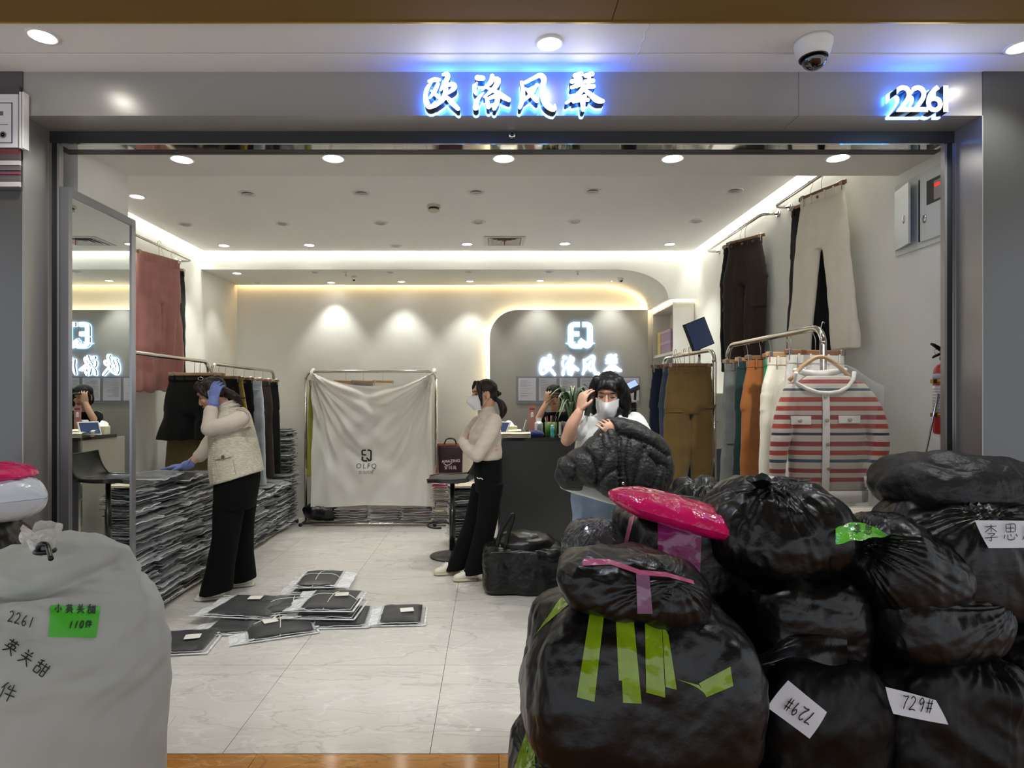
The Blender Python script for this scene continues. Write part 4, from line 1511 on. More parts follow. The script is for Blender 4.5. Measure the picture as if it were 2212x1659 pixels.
def hung(label_h, label_t, x, y, zr, rz, m, w=None, dark=False, gh=None, hook=0.105, tname='trousers', **kw):
    """a clip hanger on a rail at height zr and the trousers clipped to it"""
    w = w or kw.get('waist', .33) + .03
    hanger((x, y, zr), rz, w, label_h, gh, dark, clips=(kw.get('waist', .33) / w) * .46, hook=hook)
    return trousers(label_t, (x, y, zr - hook - .026), rz, m, name=tname, **kw)


a16 = PI / 2 - math.radians(16)
# ---- left wall rail: pink, white, black
zr = 2.69 - .006
hung('wooden clip hanger holding the pink trousers on the left wall', 'dusty pink wide-leg trousers hanging high on the left wall', -2.74, 5.18, zr, a16, f_pink, waist=.44, hip=.52, rise=.33, length=1.10, knee=.27, hem=.275, depth=.06, fold=.012, seed=1)
hung('clip hanger behind the pink trousers holding white ones', 'white trousers mostly hidden behind the pink ones on the left wall', -2.82, 5.40, zr, a16 + .05, f_offw, waist=.34, hip=.38, rise=.3, length=1.02, knee=.19, hem=.19, seed=2)
hung('clip hanger at the rear end of the left wall rail', 'black trousers seen edge-on behind white ones on the left wall', -2.84, 5.60, zr, a16 + .1, f_black, waist=.30, hip=.34, rise=.3, length=.98, knee=.17, hem=.17, seed=3)

# ---- left racks
zr = RZ - .001
hanger((-2.42, 5.12, zr), .06, .42, 'pale wooden clip hanger holding the belted black shorts')
trousers('black belted wide-leg shorts at the end of the left rack', (-2.42, 5.12, zr - .131), .06, f_black, name='shorts', cat='shorts', waist=.40, hip=.50, rise=.28, length=.52, knee=.29, hem=.32, depth=.09, seed=4, belt=.07, splay=.03)
hung('wooden clip hanger holding moss trousers behind the black shorts', 'moss green wide trousers hanging behind the black shorts', -2.42, 5.22, zr, .03, f_moss, waist=.38, hip=.48, rise=.3, length=.86, knee=.29, hem=.30, seed=5, depth=.07, splay=.02)
zr = RZ - .011
for k, (y, m, lab, kw) in enumerate((
        (5.58, f_black, 'plain black straight trousers, foremost on the left rear rack', dict(waist=.36, hip=.42, length=1.02, knee=.22, hem=.23)),
        (5.72, f_tan, 'mustard trousers hanging between black ones on the left rear rack', dict(waist=.32, hip=.40, length=1.10, knee=.22, hem=.24)),
        (5.90, f_black, 'black trousers with a pale button on the left rear rack', dict(waist=.36, hip=.42, length=1.02, knee=.21, hem=.22, button=.12)),
        (6.16, f_jean, 'pale grey-blue jeans hanging on the left rear rack', dict(waist=.34, hip=.40, length=1.03, knee=.20, hem=.20, flaps=[(.1, -.06, .1, .03)])),
        (6.42, f_choc, 'dark brown trousers hanging behind the pale jeans', dict(waist=.33, hip=.39, length=.98, knee=.19, hem=.19)),
        (6.66, f_black, 'black slim trousers, rearmost on the left rear rack', dict(waist=.32, hip=.37, length=.97, knee=.17, hem=.17)))):
    hung('wooden clip hanger on the left rear rack holding the %s' % lab.split(' trousers')[0].split(' hanging')[0].replace(' straight', '').replace(' slim', ' slim pair').replace('plain black', 'foremost black pair'), lab, -2.42, y, zr, .05 * math.sin(k * 3), m, dark=k % 2 == 0, seed=10 + k, depth=.055, rise=.29, lean=0.0, splay=.015, **kw)

# ---- rack at the back wall: lime skirt and clothes seen faintly behind the sheet
zr = 1.70 - .001
hung('clip hanger holding the lime green skirt', 'lime green leather skirt at the end of the rear rack', -1.92, 7.0, zr, 1.05, f_lime, waist=.26, hip=.30, length=1.02, knee=.32, hem=.33, skirt=True, tname='skirt', cat='skirt', seed=30, depth=.04, rise=.25, loops=False)
for k, (x, m, lab) in enumerate(((-1.62, f_pink, 'pink trousers showing faintly through the white dust sheet'), (-1.42, f_grey, 'grey trousers showing faintly through the white dust sheet'), (-1.2, f_cream, 'cream trousers showing faintly through the white dust sheet'), (-0.70, f_black, 'black trousers at the right end behind the dust sheet'))):
    hung('clip hanger under the dust sheet holding the %s trousers' % lab.split()[0], lab, x, 7.03 if k < 3 else 7.06, zr, (.7, .5, .8, 1.5)[k], m, waist=.26, hip=.28, length=.95, knee=.14, hem=.14, seed=31 + k, rise=.28, loops=False)

# ---- right wall rails
zr = 2.752 - .006
dC = math.atan2(-.88, .48)
hung('wooden clip hanger holding the dark cargo trousers on the right wall', 'very dark brown cargo trousers high on the right wall', 1.985, 4.86, zr, dC, f_choc, w=.36, waist=.30, hip=.40, rise=.30, length=.97, knee=.20, hem=.17, depth=.07, seed=40, splay=-.01, button=[-.1, .0, .1], flaps=[(-.13, -.36, .13, .16), (.14, -.36, .12, .16)])
hung('clip hanger behind the dark cargo trousers', 'black trousers peeking out behind the dark cargo trousers', 2.0, 4.99, zr, dC + .1, f_black, waist=.30, hip=.37, rise=.3, length=1.0, knee=.18, hem=.16, seed=41)
zr = 2.745 - .006
dC = math.atan2(-.96, .27)
hung('wooden clip hanger holding the cream trousers by the entrance', 'cream straight trousers with bronze button high on the right wall', 1.965, 3.70, zr, dC, f_cream, w=.36, waist=.32, hip=.40, rise=.29, length=.93, knee=.19, hem=.19, splay=.08, depth=.06, seed=42, button=0.0)
hung('wooden clip hanger holding black trousers behind the cream ones', 'black trousers hanging behind the cream ones by the entrance', 2.0, 3.90, zr, dC - .04, f_black, waist=.32, hip=.38, rise=.3, length=.95, knee=.19, hem=.2, splay=.02, seed=43)

# ---- right rack with the cardigan
zr = 1.755 - .001
for k, (x, y, m, lab, hl, kw) in enumerate((
        (1.70, 4.12, f_grey, 'grey washed jeans at the rear end of the right rack', 'wooden clip hanger holding the grey jeans', dict(waist=.32, hip=.36, length=1.0, knee=.19, hem=.2, flaps=[(-.1, -.42, .12, .1)])),
        (1.70, 3.92, f_green, 'dark bottle green trousers hanging beside grey jeans', 'wooden clip hanger holding the bottle green trousers', dict(waist=.32, hip=.37, length=1.0, knee=.2, hem=.2)),
        (1.68, 3.74, f_rust, 'rust brown gathered-waist trousers on the right rack', 'wooden clip hanger holding the rust trousers', dict(waist=.31, hip=.39, length=1.02, knee=.2, hem=.2)),
        (1.72, 3.60, f_emer, 'bright emerald trousers squeezed behind the cream pair', 'wooden clip hanger holding the emerald trousers', dict(waist=.31, hip=.34, length=.92, knee=.16, hem=.17)),
        (1.67, 3.46, f_cream, 'cream wide trousers next to the rust pair', 'wooden clip hanger holding the wide cream trousers', dict(waist=.30, hip=.40, length=1.05, knee=.22, hem=.23)),
        (1.72, 3.30, f_offw, 'ivory trousers hanging directly behind the striped cardigan', 'wooden clip hanger with a maroon clip behind the cardigan', dict(waist=.36, hip=.42, length=1.02, knee=.21, hem=.22)))):
    hung(hl, lab, x, y, zr, .12 + .03 * k, m, dark=k in (1, 2), seed=50 + k, rise=.29, depth=.055, fold=.008, **kw)

# ---- second right rack
hung('dark wooden clip hanger holding the olive cargo trousers', 'olive brown cargo trousers with side pockets on the shorter right rack', 1.455, 4.55, zr, .04, f_olive, w=.34, dark=True, waist=.31, hip=.385, rise=.30, length=.88, knee=.205, hem=.13, depth=.10, seed=60, flaps=[(-.135, -.30, .13, .025), (.14, -.27, .10, .025)], fold=.012)
hung('clip hanger holding the navy trousers', 'navy trousers behind the olive cargo trousers', 1.42, 4.78, zr, .1, f_navy, waist=.36, hip=.42, length=1.02, knee=.2, hem=.2, seed=61)
hung('clip hanger holding the blue jeans', 'blue-grey jeans behind the olive cargo trousers', 1.46, 4.69, zr, .05, f_bjean, waist=.33, hip=.40, length=1.0, knee=.18, hem=.16, seed=62)
for k in range(4):
    hanger((1.56 + .003 * k, 5.12 + .07 * k, zr), .9 + .15 * k, .32, 'empty dark wooden clip hanger, %s of four bunched beyond the olive cargo trousers' % ('first', 'second', 'third', 'rearmost')[k], 'empty hangers on the shorter right rack', True, tilt=.1 * (k - 1))
# ================================================================== STRIPED CARDIGAN in a clear cover
def stripes_mat(name, z0, z1, seq, base):
    """knitted stripes: seq = [(position 0..1 from the top, colour)] as hard colour stops along object height"""
    m = bpy.data.materials.new(name)
    m.use_nodes = True
    nt = m.node_tree
    b = nt.nodes['Principled BSDF']
    b.inputs['Roughness'].default_value = 0.95
    b.inputs['Sheen Weight'].default_value = 0.2
    tc = nt.nodes.new('ShaderNodeTexCoord')
    sp = nt.nodes.new('ShaderNodeSeparateXYZ')
    nt.links.new(tc.outputs['Object'], sp.inputs[0])
    mr = nt.nodes.new('ShaderNodeMapRange')
    mr.inputs['From Min'].default_value = z0
    mr.inputs['From Max'].default_value = z1
    nt.links.new(sp.outputs['Z'], mr.inputs['Value'])
    cr = nt.nodes.new('ShaderNodeValToRGB')
    cr.color_ramp.interpolation = 'CONSTANT'
    el = cr.color_ramp.elements
    el[0].position, el[0].color = seq[0][0], rgb(*seq[0][1])
    el[1].position, el[1].color = seq[1][0], rgb(*seq[1][1])
    for p, c in seq[2:]:
        e = el.new(p)
        e.color = rgb(*c)
    nt.links.new(mr.outputs[0], cr.inputs[0])
    n = nt.nodes.new('ShaderNodeTexNoise')
    n.inputs['Scale'].default_value = 350
    nt.links.new(tc.outputs['Object'], n.inputs['Vector'])
    bp = nt.nodes.new('ShaderNodeBump')
    bp.inputs['Strength'].default_value = 0.4
    bp.inputs['Distance'].default_value = 0.002
    nt.links.new(n.outputs['Fac'], bp.inputs['Height'])
    nt.links.new(bp.outputs[0], b.inputs['Normal'])
    nt.links.new(cr.outputs[0], b.inputs['Base Color'])
    return m


WH, RU, RO, NV, TL = (178, 167, 153), (150, 56, 40), (134, 48, 46), (44, 40, 60), (52, 72, 86)
seq = [(0.0, WH)]
cols = [RU, NV, RU, RO, TL, RU, RU, RO, RU, NV, RO, RU, TL, RO, RU]
nst = 15
for k in range(nst):
    seq.append(((k + .42) / nst, cols[k % len(cols)]))
    seq.append(((k + .42 + (.30 if cols[k] in (NV, TL) else .50)) / nst, WH))
cx0, cy0, cz0 = 1.60, 3.03, 1.755 - .001
m_knit = stripes_mat('striped_knit', 0.74, 0.10, seq[:31], WH)
m_rib = fabric('white_rib', (214, 208, 198), bump=.5, bscale=160)
Yc = 3.03


def cp(px, py):
    p = P(px, py, Yc)
    return p


t = thing('cardigan', 'red white and navy striped knit cardigan on a wooden hanger in clear plastic', 'cardigan', tuple(cp(1775, 1084)))
T0 = t.location.copy()
body = [((0, 0, 0), 0)] and []
for py, xl, xr, d in ((1058, 1703, 1872, .085), (1000, 1704, 1868, .10), (920, 1702, 1866, .105), (860, 1700, 1868, .10), (832, 1714, 1856, .08), (812, 1738, 1836, .05)):
    a, b = cp(xl, py), cp(xr, py)
    c = (a + b) / 2 - T0
    body.append((c, ((b.x - a.x) / 2, 0, 0), (0, d / 2, 0), 2.6))
body = body[::-1]


def sl(pts, rad):
    return limb([(cp(x, y) - T0) + V(0, dy, 0) for x, y, dy in pts], rad, 14, 5, flat=((0, 1, 0), .62))


sleeves = [sl([(1714, 846, 0), (1690, 900, -.02), (1675, 980, -.035), (1671, 1030, -.035)], [.050, .050, .044, .038]),
           sl([(1856, 846, 0), (1882, 895, -.02), (1890, 960, -.04), (1874, 1030, -.05)], [.050, .050, .046, .040])]
me = union('knit', [loft(body, 28)] + sleeves, .008, 2, lambda co: .004 * pn(co * np.array([22, 10, 9.])) + .003 * pn(co * np.array([10, 10, 30.])))
kn = obj('knit', me, m_knit)
kn.parent = t
bv = BVHTree.FromPolygons([v.co for v in me.vertices], [tuple(p.vertices) for p in me.polygons])
hem = MB()
a, b = cp(1703, 1084) - T0, cp(1871, 1084) - T0
hem.add(*loft([(((a.x + b.x) / 2, 0, z), ((b.x - a.x) / 2 + .004 + .004 * k, 0, 0), (0, .05, 0), 2.6) for k, z in ((0, .002), (0, .004), (.5, .03), (.3, .058))], 28), smooth=True)
o = obj('ribbed_hem', hem, m_rib); o.parent = t
for (x, y, dy, r) in ((1671, 1036, -.035, .038), (1873, 1036, -.05, .040)):
    p = cp(x, y) - T0 + V(0, dy, 0)
    o = obj('cuff', MB().add(*loft([((p.x, p.y, p.z - .03), (r, 0, 0), (0, r * .62, 0)), ((p.x, p.y, p.z + .022), (r + .004, 0, 0), (0, r * .66, 0))], 18), smooth=True), m_rib); o.parent = t
nk = [(1706 + 0, 806), (1712, 826), (1730, 840), (1752, 848), (1775, 850), (1798, 846), (1818, 836), (1834, 820), (1838, 803)]
nkp = conform(bv, [cp(x + 3, y) - T0 for x, y in nk], (0, 1, 0), .006, .5, default=V(0, -.05, .3))
o = obj('neck_band', MB().tube([V(p.x, max(p.y, -.06), p.z) for p in nkp], [.0095] * len(nkp), n=8), m_rib); o.parent = t
o = obj('inner_collar', MB().add(*limb([cp(1722, 800) - T0 + V(0, .02, 0), cp(1775, 808) - T0 + V(0, .035, 0), cp(1830, 799) - T0 + V(0, .02, 0)], [.012, .02, .012], 10), smooth=True), m_rib); o.parent = t
for (x0, x1, y0, y1, nm) in ((1764, 1779, 850, 1068, 'button_placket'), (1697, 1740, 898, 916, 'pocket_flap'), (1798, 1846, 897, 913, 'pocket_flap')):
    G = []
    nr = 14 if nm == 'button_placket' else 4
    for i in range(nr + 1):
        y = y0 + (y1 - y0) * i / nr
        G.append(conform(bv, [cp(x0 + (x1 - x0) * j / 4, y) - T0 for j in range(5)], (0, 1, 0), .006, .5, default=V(0, -.05, 0)))
    q = MB().grid(G).grid([[p + V(0, .005, 0) for p in r] for r in G], flip=True)
    o = obj(nm, q, m_rib); o.parent = t
m_btn = mat('button_pearl', (150, 132, 104), .3, .4)
for x, y in ((1770, 857), (1772, 907), (1774, 958), (1776, 1010), (1718, 908), (1821, 906)):
    p = conform(bv, [cp(x, y) - T0], (0, 1, 0), .010, .5, default=V(0, -.05, 0))[0]
    o = obj('button', MB().lathe([(.009, 0), (.009, .003), (.006, .004), (.001, .003)], tuple(p), 14, M=Matrix.Rotation(PI / 2, 3, 'X')), m_btn); o.parent = t

# shaped wooden hanger
t = thing('coat_hanger', 'curved wooden coat hanger inside the neck of the striped cardigan', 'hanger', (1.60, Yc, 1.754))
sh = [cp(1706, 822) + V(0, .005, 0), cp(1730, 795), cp(1755, 776), cp(1771, 771), cp(1787, 775), cp(1812, 792), cp(1840, 818) + V(0, .005, 0)]
o = obj('shoulder_bar', MB().tube(catmull(sh, 4), .0105, n=8), m_wood, t)
c = cp(1771, 771)
hk = [c, c + V(0, 0, .06), V(1.615, Yc + .02, 1.72), V(1.64, 3.10, 1.735), V(1.658, 3.115, 1.778), V(1.672, 3.12, 1.775)]
obj('hook', MB().tube(catmull(hk, 4), .0021, n=6), m_clip, t)

# clear cover over it
film = film_mat('clear_cover', (240, 242, 244), .02, .06, .22, 1.0, 9)
t = thing('garment_cover', 'clear plastic garment cover over the striped cardigan', 'garment cover', (cp(1775, 1110).x, Yc, cp(1775, 1110).z))
T1 = t.location.copy()
rings = []
for py, xl, xr, d in ((778, 1752, 1800, .03), (790, 1728, 1835, .07), (810, 1692, 1875, .12), (832, 1672, 1912, .15), (900, 1664, 1910, .17), (1000, 1660, 1900, .17), (1060, 1668, 1888, .15), (1112, 1690, 1880, .13)):
    a, b = cp(xl, py), cp(xr, py)
    rings.append(((a + b) / 2 - T1, ((b.x - a.x) / 2, 0, 0), (0, d / 2, 0), 2.4))
rings2 = []
for i in range(len(rings) - 1):
    for k in range(4):
        f = k / 4
        A, B = rings[i], rings[i + 1]
        rings2.append((Vector(A[0]).lerp(Vector(B[0]), f), Vector(A[1]).lerp(Vector(B[1]), f), Vector(A[2]).lerp(Vector(B[2]), f), 2.4))
rings2.append(rings[-1])
vs, fs = loft(rings2, 72, caps=False)
me = MB().add(vs, fs, smooth=True).mesh('film')
co, no = mesh_co(me), mesh_no(me)
set_co(me, co + no * (.014 * crumple(co * np.array([5., 3, 3.]), 1.0))[:, None])
o = obj('film', me, film); o.parent = t
o = obj('sealed_corner', MB().add([cp(1870, 815) - T1, cp(1922, 830) - T1, cp(1916, 862) - T1, cp(1905, 900) - T1], [(0, 1, 2, 3)]), film); o.parent = t

# ================================================================== PACKED CLOTHES (flat packs in clear bags)
m_pk = [mat('packed_black', (12, 12, 14), .38, var=.3, vscale=30), mat('packed_charcoal', (42, 42, 46), .6, var=.3, vscale=30)]
m_pkfilm = film_mat('pack_film', (236, 237, 240), .12, .10, .30, 1.0, 26)
m_pkclear = film_mat('pack_film_clear', (236, 238, 242), .02, .06, .09, 1.0, 22)
m_tagp = mat('paper_tag', (226, 222, 216), .7)
m_string = mat('white_string', (226, 224, 218), .7)


m_edge_gleam = mat('film_edge_gleam', (222, 224, 228), .25, alpha=.85, spec=.8)  # gleam along the film edge, put into the colour of a rim tube

edge_gleams = [m_edge_gleam, mat('film_edge_gleam_grey', (120, 122, 126), .25, alpha=.8, spec=.8), mat('film_edge_dull', (40, 40, 44), .3, spec=.8)]  # bright, dim and dull glints painted as three tones


def pack_meshes(w, d, h, seed, droop=.02, over=.03, amp=.007, gleam_r=.0022):
    """folded cloth slab and the bag around it, origin at the base centre"""
    rs = np.random.RandomState(seed)
    nx, ny = 14, 10
    out = []
    for (sx, sy, sh, am, zz) in ((w / 2, d / 2, h, amp * .6, 0), (w / 2 + over, d / 2 + over * .8, h + .004, amp, .0)):
        G = []
        up, dn = [], []
        for i in range(nx + 1):
            u, v_, w_ = [], [], []
            for j in range(ny + 1):
                x, y = (2 * i / nx - 1), (2 * j / ny - 1)
                e = (1 - abs(x) ** 6) ** .4 * (1 - abs(y) ** 6) ** .4
                n = float(pn(np.array([[x * 1.6 + seed * 5.1, y * 1.6 + seed, 3.3]]))[0])
                n2 = float(pn(np.array([[x * 3.5 + seed * 2.1, y * 3.1, 9.1]]))[0])
                ed = max(0, max(abs(x), abs(y)) - .78) / .22
                dz = am * (n * 1.6 + n2) - (droop * ed ** 1.5 * (.6 + 1.2 * abs(n)) if sx > w / 2 else 0)
                px = x * sx * (1 + .03 * n2)
                py = y * sy * (1 + .03 * n)
                u.append((px, py, sh * (.5 + .5 * e) + dz))
                v_.append((px, py, sh * (.5 - .5 * e) + dz))
            up.append(u)
            dn.append(v_)
        q = MB().grid(up).grid(dn, flip=True)
        if sx > w / 2:
            R = [up[i][0] for i in range(nx + 1)] + [up[nx][j] for j in range(1, ny + 1)] + [up[i][ny] for i in range(nx - 1, -1, -1)] + [up[0][j] for j in range(ny - 1, 0, -1)]
            q.tube([(a, b, c - .003 + .004 * float(pn(np.array([[a * 19, b * 19, seed + .5]]))[0])) for a, b, c in R], gleam_r, n=4, mi=1, closed=True)
        out.append(q.mesh('pack'))
    return out


packs = [pack_meshes(.275, .27, .0165, k, droop=.010 + .010 * (k % 2), over=.010 + .008 * (k % 3), amp=.006, gleam_r=.002 + .0012 * (k % 3)) for k in range(10)]
packs_l = [pack_meshes(.31, .26, .024, 20 + k, droop=.012, over=.02) for k in range(3)]


def pack(loc, rz, label, group, k, cm, fm, protos=packs, name='clothes_pack', tiltx=0.0, tilty=0.0):
    t = thing(name, label, 'packed clothes', loc, group)
    t.rotation_euler = (tiltx, tilty, rz)
    a, b = protos[k % len(protos)]
    for nm, me, m in (('garment', a, cm), ('clear_bag', b, fm)):
        o = bpy.data.objects.new(nm, me)
        COL.objects.link(o)
        while len(me.materials) < (2 if nm == 'clear_bag' else 1):
            me.materials.append(m_edge_gleam if len(me.materials) else None)
        if nm == 'clear_bag':
            sm_ = edge_gleams[(0, 0, 1, 2)[k % 4]] if protos is packs else None
        o.parent = t
        o.material_slots[0].link = 'OBJECT'
        o.material_slots[0].material = m
        if nm == 'clear_bag' and sm_ is not None:
            o.material_slots[1].link = 'OBJECT'
            o.material_slots[1].material = sm_
    return t


ONES = 'first second third fourth fifth sixth seventh eighth ninth tenth eleventh twelfth thirteenth fourteenth fifteenth sixteenth seventeenth eighteenth nineteenth'.split()


def nth(k):
    if k < 20:
        return ONES[k - 1] if k > 1 else 'topmost'
    t_ = ('twentieth', 'thirtieth', 'fortieth')[k // 10 - 2]
    return t_ if k % 10 == 0 else ('twenty', 'thirty', 'forty')[k // 10 - 2] + '-' + ONES[k % 10 - 1]


def stack(x, y, z, n, pitch, rz, label, group, seed, cms=None, fms=None, jit=.022, protos=packs):
    rs = random.Random(seed)
    for k in range(n):
        f = 1 - .0 * k
        pack((x + rs.uniform(-jit, jit), y + rs.uniform(-jit, jit) * .7, z + k * pitch), rz + rs.uniform(-.13, .13) + (PI if rs.random() < .5 else 0), label % nth(n - k), group, rs.randrange(300),
             rs.choice(cms or [m_pk[0], m_pk[0], m_pk[1]]), rs.choice(fms or [m_pkfilm, m_pkclear, m_pkfilm]), protos, tiltx=rs.uniform(-.03, .03), tilty=rs.uniform(-.025, .035))


gname = 'packed black clothes stacked by the left wall'
for i, (y, n) in enumerate(((3.93, 38), (4.24, 39), (4.55, 37), (4.86, 36))):
    stack(-2.31, y, .045, n, .0218, PI / 2, ('black clothes pack, %s from the top in the tall stack right behind the mirror', 'black clothes pack, %s from the top in the tall stack under the blue glove', 'black clothes pack, %s from the top in the tall stack beside the bending woman', 'black clothes pack, %s from the top in the tall stack behind the bending woman')[i], gname, 100 + i)
for i, (y, n) in enumerate(((5.28, 21), (5.60, 21), (5.92, 21), (6.24, 22), (6.55, 22))):
    stack(-2.31, y, .045, n, .0225, PI / 2, 'black clothes pack, %%s from the top in the %s low stack behind the bending woman' % ordn[i], 'packed black clothes in low stacks under the left rear rack', 120 + i)
stack(-2.33, 6.93, .045, 45, .0228, PI / 2, 'black clothes pack, %s from the top in the tall stack in the rear corner', 'packed black clothes in the rear corner stack', 140)

# under the back rack: three short stacks and a slumped black bag
m_pc = [mat('packed_taupe', (150, 136, 122), .7, var=.15), mat('packed_grey', (120, 112, 106), .7, var=.15), mat('packed_rose', (146, 106, 104), .7, var=.15), mat('packed_cream', (206, 192, 162), .7, var=.1)]
for i, (x, n) in enumerate(((-1.53, 6), (-1.17, 6), (-.82, 7))):
    stack(x, 7.0, .045, n, .026, 0, ('taupe clothes pack, %s from the top in the stack beside the slumped black bag', 'grey clothes pack, %s from the top in the middle stack under the dust sheet', 'rose clothes pack, %s from the top in the last stack under the dust sheet')[i], 'short stacks of clothes packs under the rear rack', 150 + i,
          cms=[m_pc[0], m_pc[1]] if i < 2 else [m_pc[0], m_pc[2]], fms=[m_pkclear, m_pkfilm], protos=packs_l)
# cream packs and pink items between the rear rack and the counter
stack(-.46, 6.95, .004, 15, .026, 0, 'cream clothes pack, %s from the top of the stack behind the bar stool', 'stack of cream clothes packs by the rear rack', 160, cms=[m_pc[3], m_pc[3], m_pc[0]], fms=[m_pkclear], protos=packs_l)
m_pinkf = film_mat('pink_film', (232, 120, 160), .75, .15, .2, .8, 20)
for k, (x, z, col, lab) in enumerate(((-.44, .40, m_pkfilm, 'white clothes pack lying crooked on the cream stack'), (-.46, .435, m_pinkf, 'pale pink plastic pack on top of the cream stack'), (-.50, .470, mat('hot_pink_film', (226, 20, 100), .2, coat=.3), 'hot pink plastic pack topmost behind the bar stool'))):
    pack((x, 6.93, z), .2 * k - .15, lab, None, k, m_pc[3] if k < 2 else MATS['hot_pink_film'], col, protos=packs_l)
# dark stack under and behind the bar stool
stack(-.23, 6.0, .004, 24, .0232, .3, 'black clothes pack, %s from the top of the stack against the counter end', 'packed black clothes beside the counter', 170, jit=.03)
pack((-.24, 6.0, .565), .2, 'pale flat pack lying on top of the black stack beside the counter', None, 3, m_pc[3], m_pkfilm)

# purple shopper bag standing on the stack by the rear rack
t = thing('shopper_bag', 'dark purple shopping bag with white lettering and orange top behind the bar stool', 'bag', (-.47, 7.02, .50))
a, b = P(946, 1030, 7.02), P(1000, 958, 7.02)
m_purp = mat('purple_nonwoven', (52, 22, 36), .6, var=.3, vscale=60, bump=.3, bscale=70)
q = MB().add(*loft([(((a.x + b.x) / 2, 7.02, z), ((b.x - a.x) / 2 * w, 0, 0), (0, d, 0), 3.2) for z, w, d in ((.505, .92, .07), (.54, .96, .075), (b.z - .05, 1.0, .05), (b.z - .01, 1.02, .03))], 24), smooth=True)
obj('bag_body', q, m_purp, t)
obj('rim', MB().add(*loft([(((a.x + b.x) / 2, 7.02, z), ((b.x - a.x) / 2 * 1.03, 0, 0), (0, .034, 0), 3.2) for z in (b.z - .025, b.z - .003)], 24, caps=False), smooth=True), mat('orange_trim', (196, 110, 40), .6), t)
for s in (-1, 1):
    obj('handle', MB().tube(catmull([((a.x + b.x) / 2 - .07, 7.02 + s * .03, b.z - .01), ((a.x + b.x) / 2 - .04, 7.02 + s * .03, b.z + .05), ((a.x + b.x) / 2 + .04, 7.02 + s * .03, b.z + .05), ((a.x + b.x) / 2 + .07, 7.02 + s * .03, b.z - .01)], 4), .007, n=6), m_purp, t)
me = text_mesh('AMAZING', .045, .0006, .001)
me.transform(Matrix.Translation(((a.x + b.x) / 2 + .01, 6.938, P(0, 996, 6.95).z)) @ Matrix.Rotation(-.06, 4, 'Y') @ FRONT)
obj('lettering', me, mat('white_print', (230, 224, 226), .6), t)
obj('swoosh', MB().tube(catmull([P(958, 1001, 6.935), P(966, 1005, 6.935), P(976, 1001, 6.935)], 5), .004, n=5), MATS['white_print'], t)
q = ink('安玛莉', 0, 0, .042, .047, lambda pts: [V(P(960, 1014, 6.94).x + x, 6.938, P(960, 1014, 6.94).z + y) for x, y in pts], .005)
obj('lettering', q, MATS['white_print'], t)

# ================================================================== DUST SHEET over the rear rack
YS = 6.93
xl, xr = P(676, 0, YS).x, P(936, 0, YS).x
NX, NZ = 110, 130


def sheet_pt(u, v):
    """u 0..1 across, v 0 top .. 1 bottom"""
    u, v = np.asarray(u, float), np.asarray(v, float)
    s = 4 * u * (1 - u)
    ztop = 1.4 - (803 - HY) / F_PX * YS
    zbot = 1.4 - (1094 - HY) / F_PX * YS
    sag = (.16 * s ** .8) * (1 - v) ** 1.2
    z = ztop - sag + (zbot - ztop + .0) * v * (1 - .02 * s) + .04 * v * (2 * u - 1) * .25
    x = xl + (xr - xl) * u + .03 * np.sin(PI * v) * (1 - 2 * u) * (1 - v) + .02 * v * (u - .5) * .6
    # swags: curved ridges hanging from the two corners
    d1 = np.hypot((u - 0.02) * 1.35, v)
    d2 = np.hypot((u - 0.98) * 1.35, v)
    a1 = np.arctan2(v, (u - 0.0) * 1.35 + 1e-4)
    a2 = np.arctan2(v, (1.0 - u) * 1.35 + 1e-4)
    f1 = np.exp(-d1 * 1.1) * (np.sin(a1 * 15 + 2 * np.sin(d1 * 5)) + .6 * np.sin(a1 * 31 + 1))
    f2 = np.exp(-d2 * 1.1) * (np.sin(a2 * 14 + 1.7 + 2 * np.sin(d2 * 5)) + .6 * np.sin(a2 * 29))
    sw = np.exp(-((v - .15 - .45 * s) / .30) ** 2) * np.sin((v - .55 * s) * 26) * .8
    q = np.stack([u * 3.2, v * 3.0, 0 * u + 4], -1)
    q2 = np.stack([u * 8 + v * 3, v * 7, 0 * u + 9], -1)
    y = YS - .07 - .05 * s * np.clip(v * 3, 0, 1) + .040 * (f1 + f2) + .026 * sw + .034 * pn(q) + .012 * np.abs(pn(q2)) + .014 * np.sin(u * 22 + 3 * v) * np.clip(v - .6, 0, 1)
    return np.stack([x, y, z], -1)


U, Vv = np.meshgrid(np.linspace(0, 1, NX), np.linspace(0, 1, NZ), indexing='ij')
S = sheet_pt(U, Vv)
idx = np.arange(NX * NZ).reshape(NX, NZ)
fc = np.stack([idx[:-1, :-1], idx[:-1, 1:], idx[1:, 1:], idx[1:, :-1]], -1).reshape(-1, 4)
m_sheet = mat('dust_sheet_cloth', (246, 245, 241), .8, bump=.3, bscale=500, bdist=.001, alpha=.84, sheen=.2)
nt_ = m_sheet.node_tree          # thin cotton: some of the light comes through from behind
tl_ = nt_.nodes.new('ShaderNodeBsdfTranslucent')
tl_.inputs[0].default_value = rgb(238, 236, 230)
ms_ = nt_.nodes.new('ShaderNodeMixShader')
ms_.inputs[0].default_value = .18
nt_.links.new(nt_.nodes['Principled BSDF'].outputs[0], ms_.inputs[1])
nt_.links.new(tl_.outputs[0], ms_.inputs[2])
nt_.links.new(ms_.outputs[0], nt_.nodes['Material Output'].inputs[0])
t = thing('dust_sheet', 'white printed dust sheet tied over the clothes rack at the back wall', 'sheet', ((xl + xr) / 2, YS, P(0, 1094, YS).z))
sh = obj('cloth', np_mesh('cloth', S.reshape(-1, 3), fc), m_sheet, t)
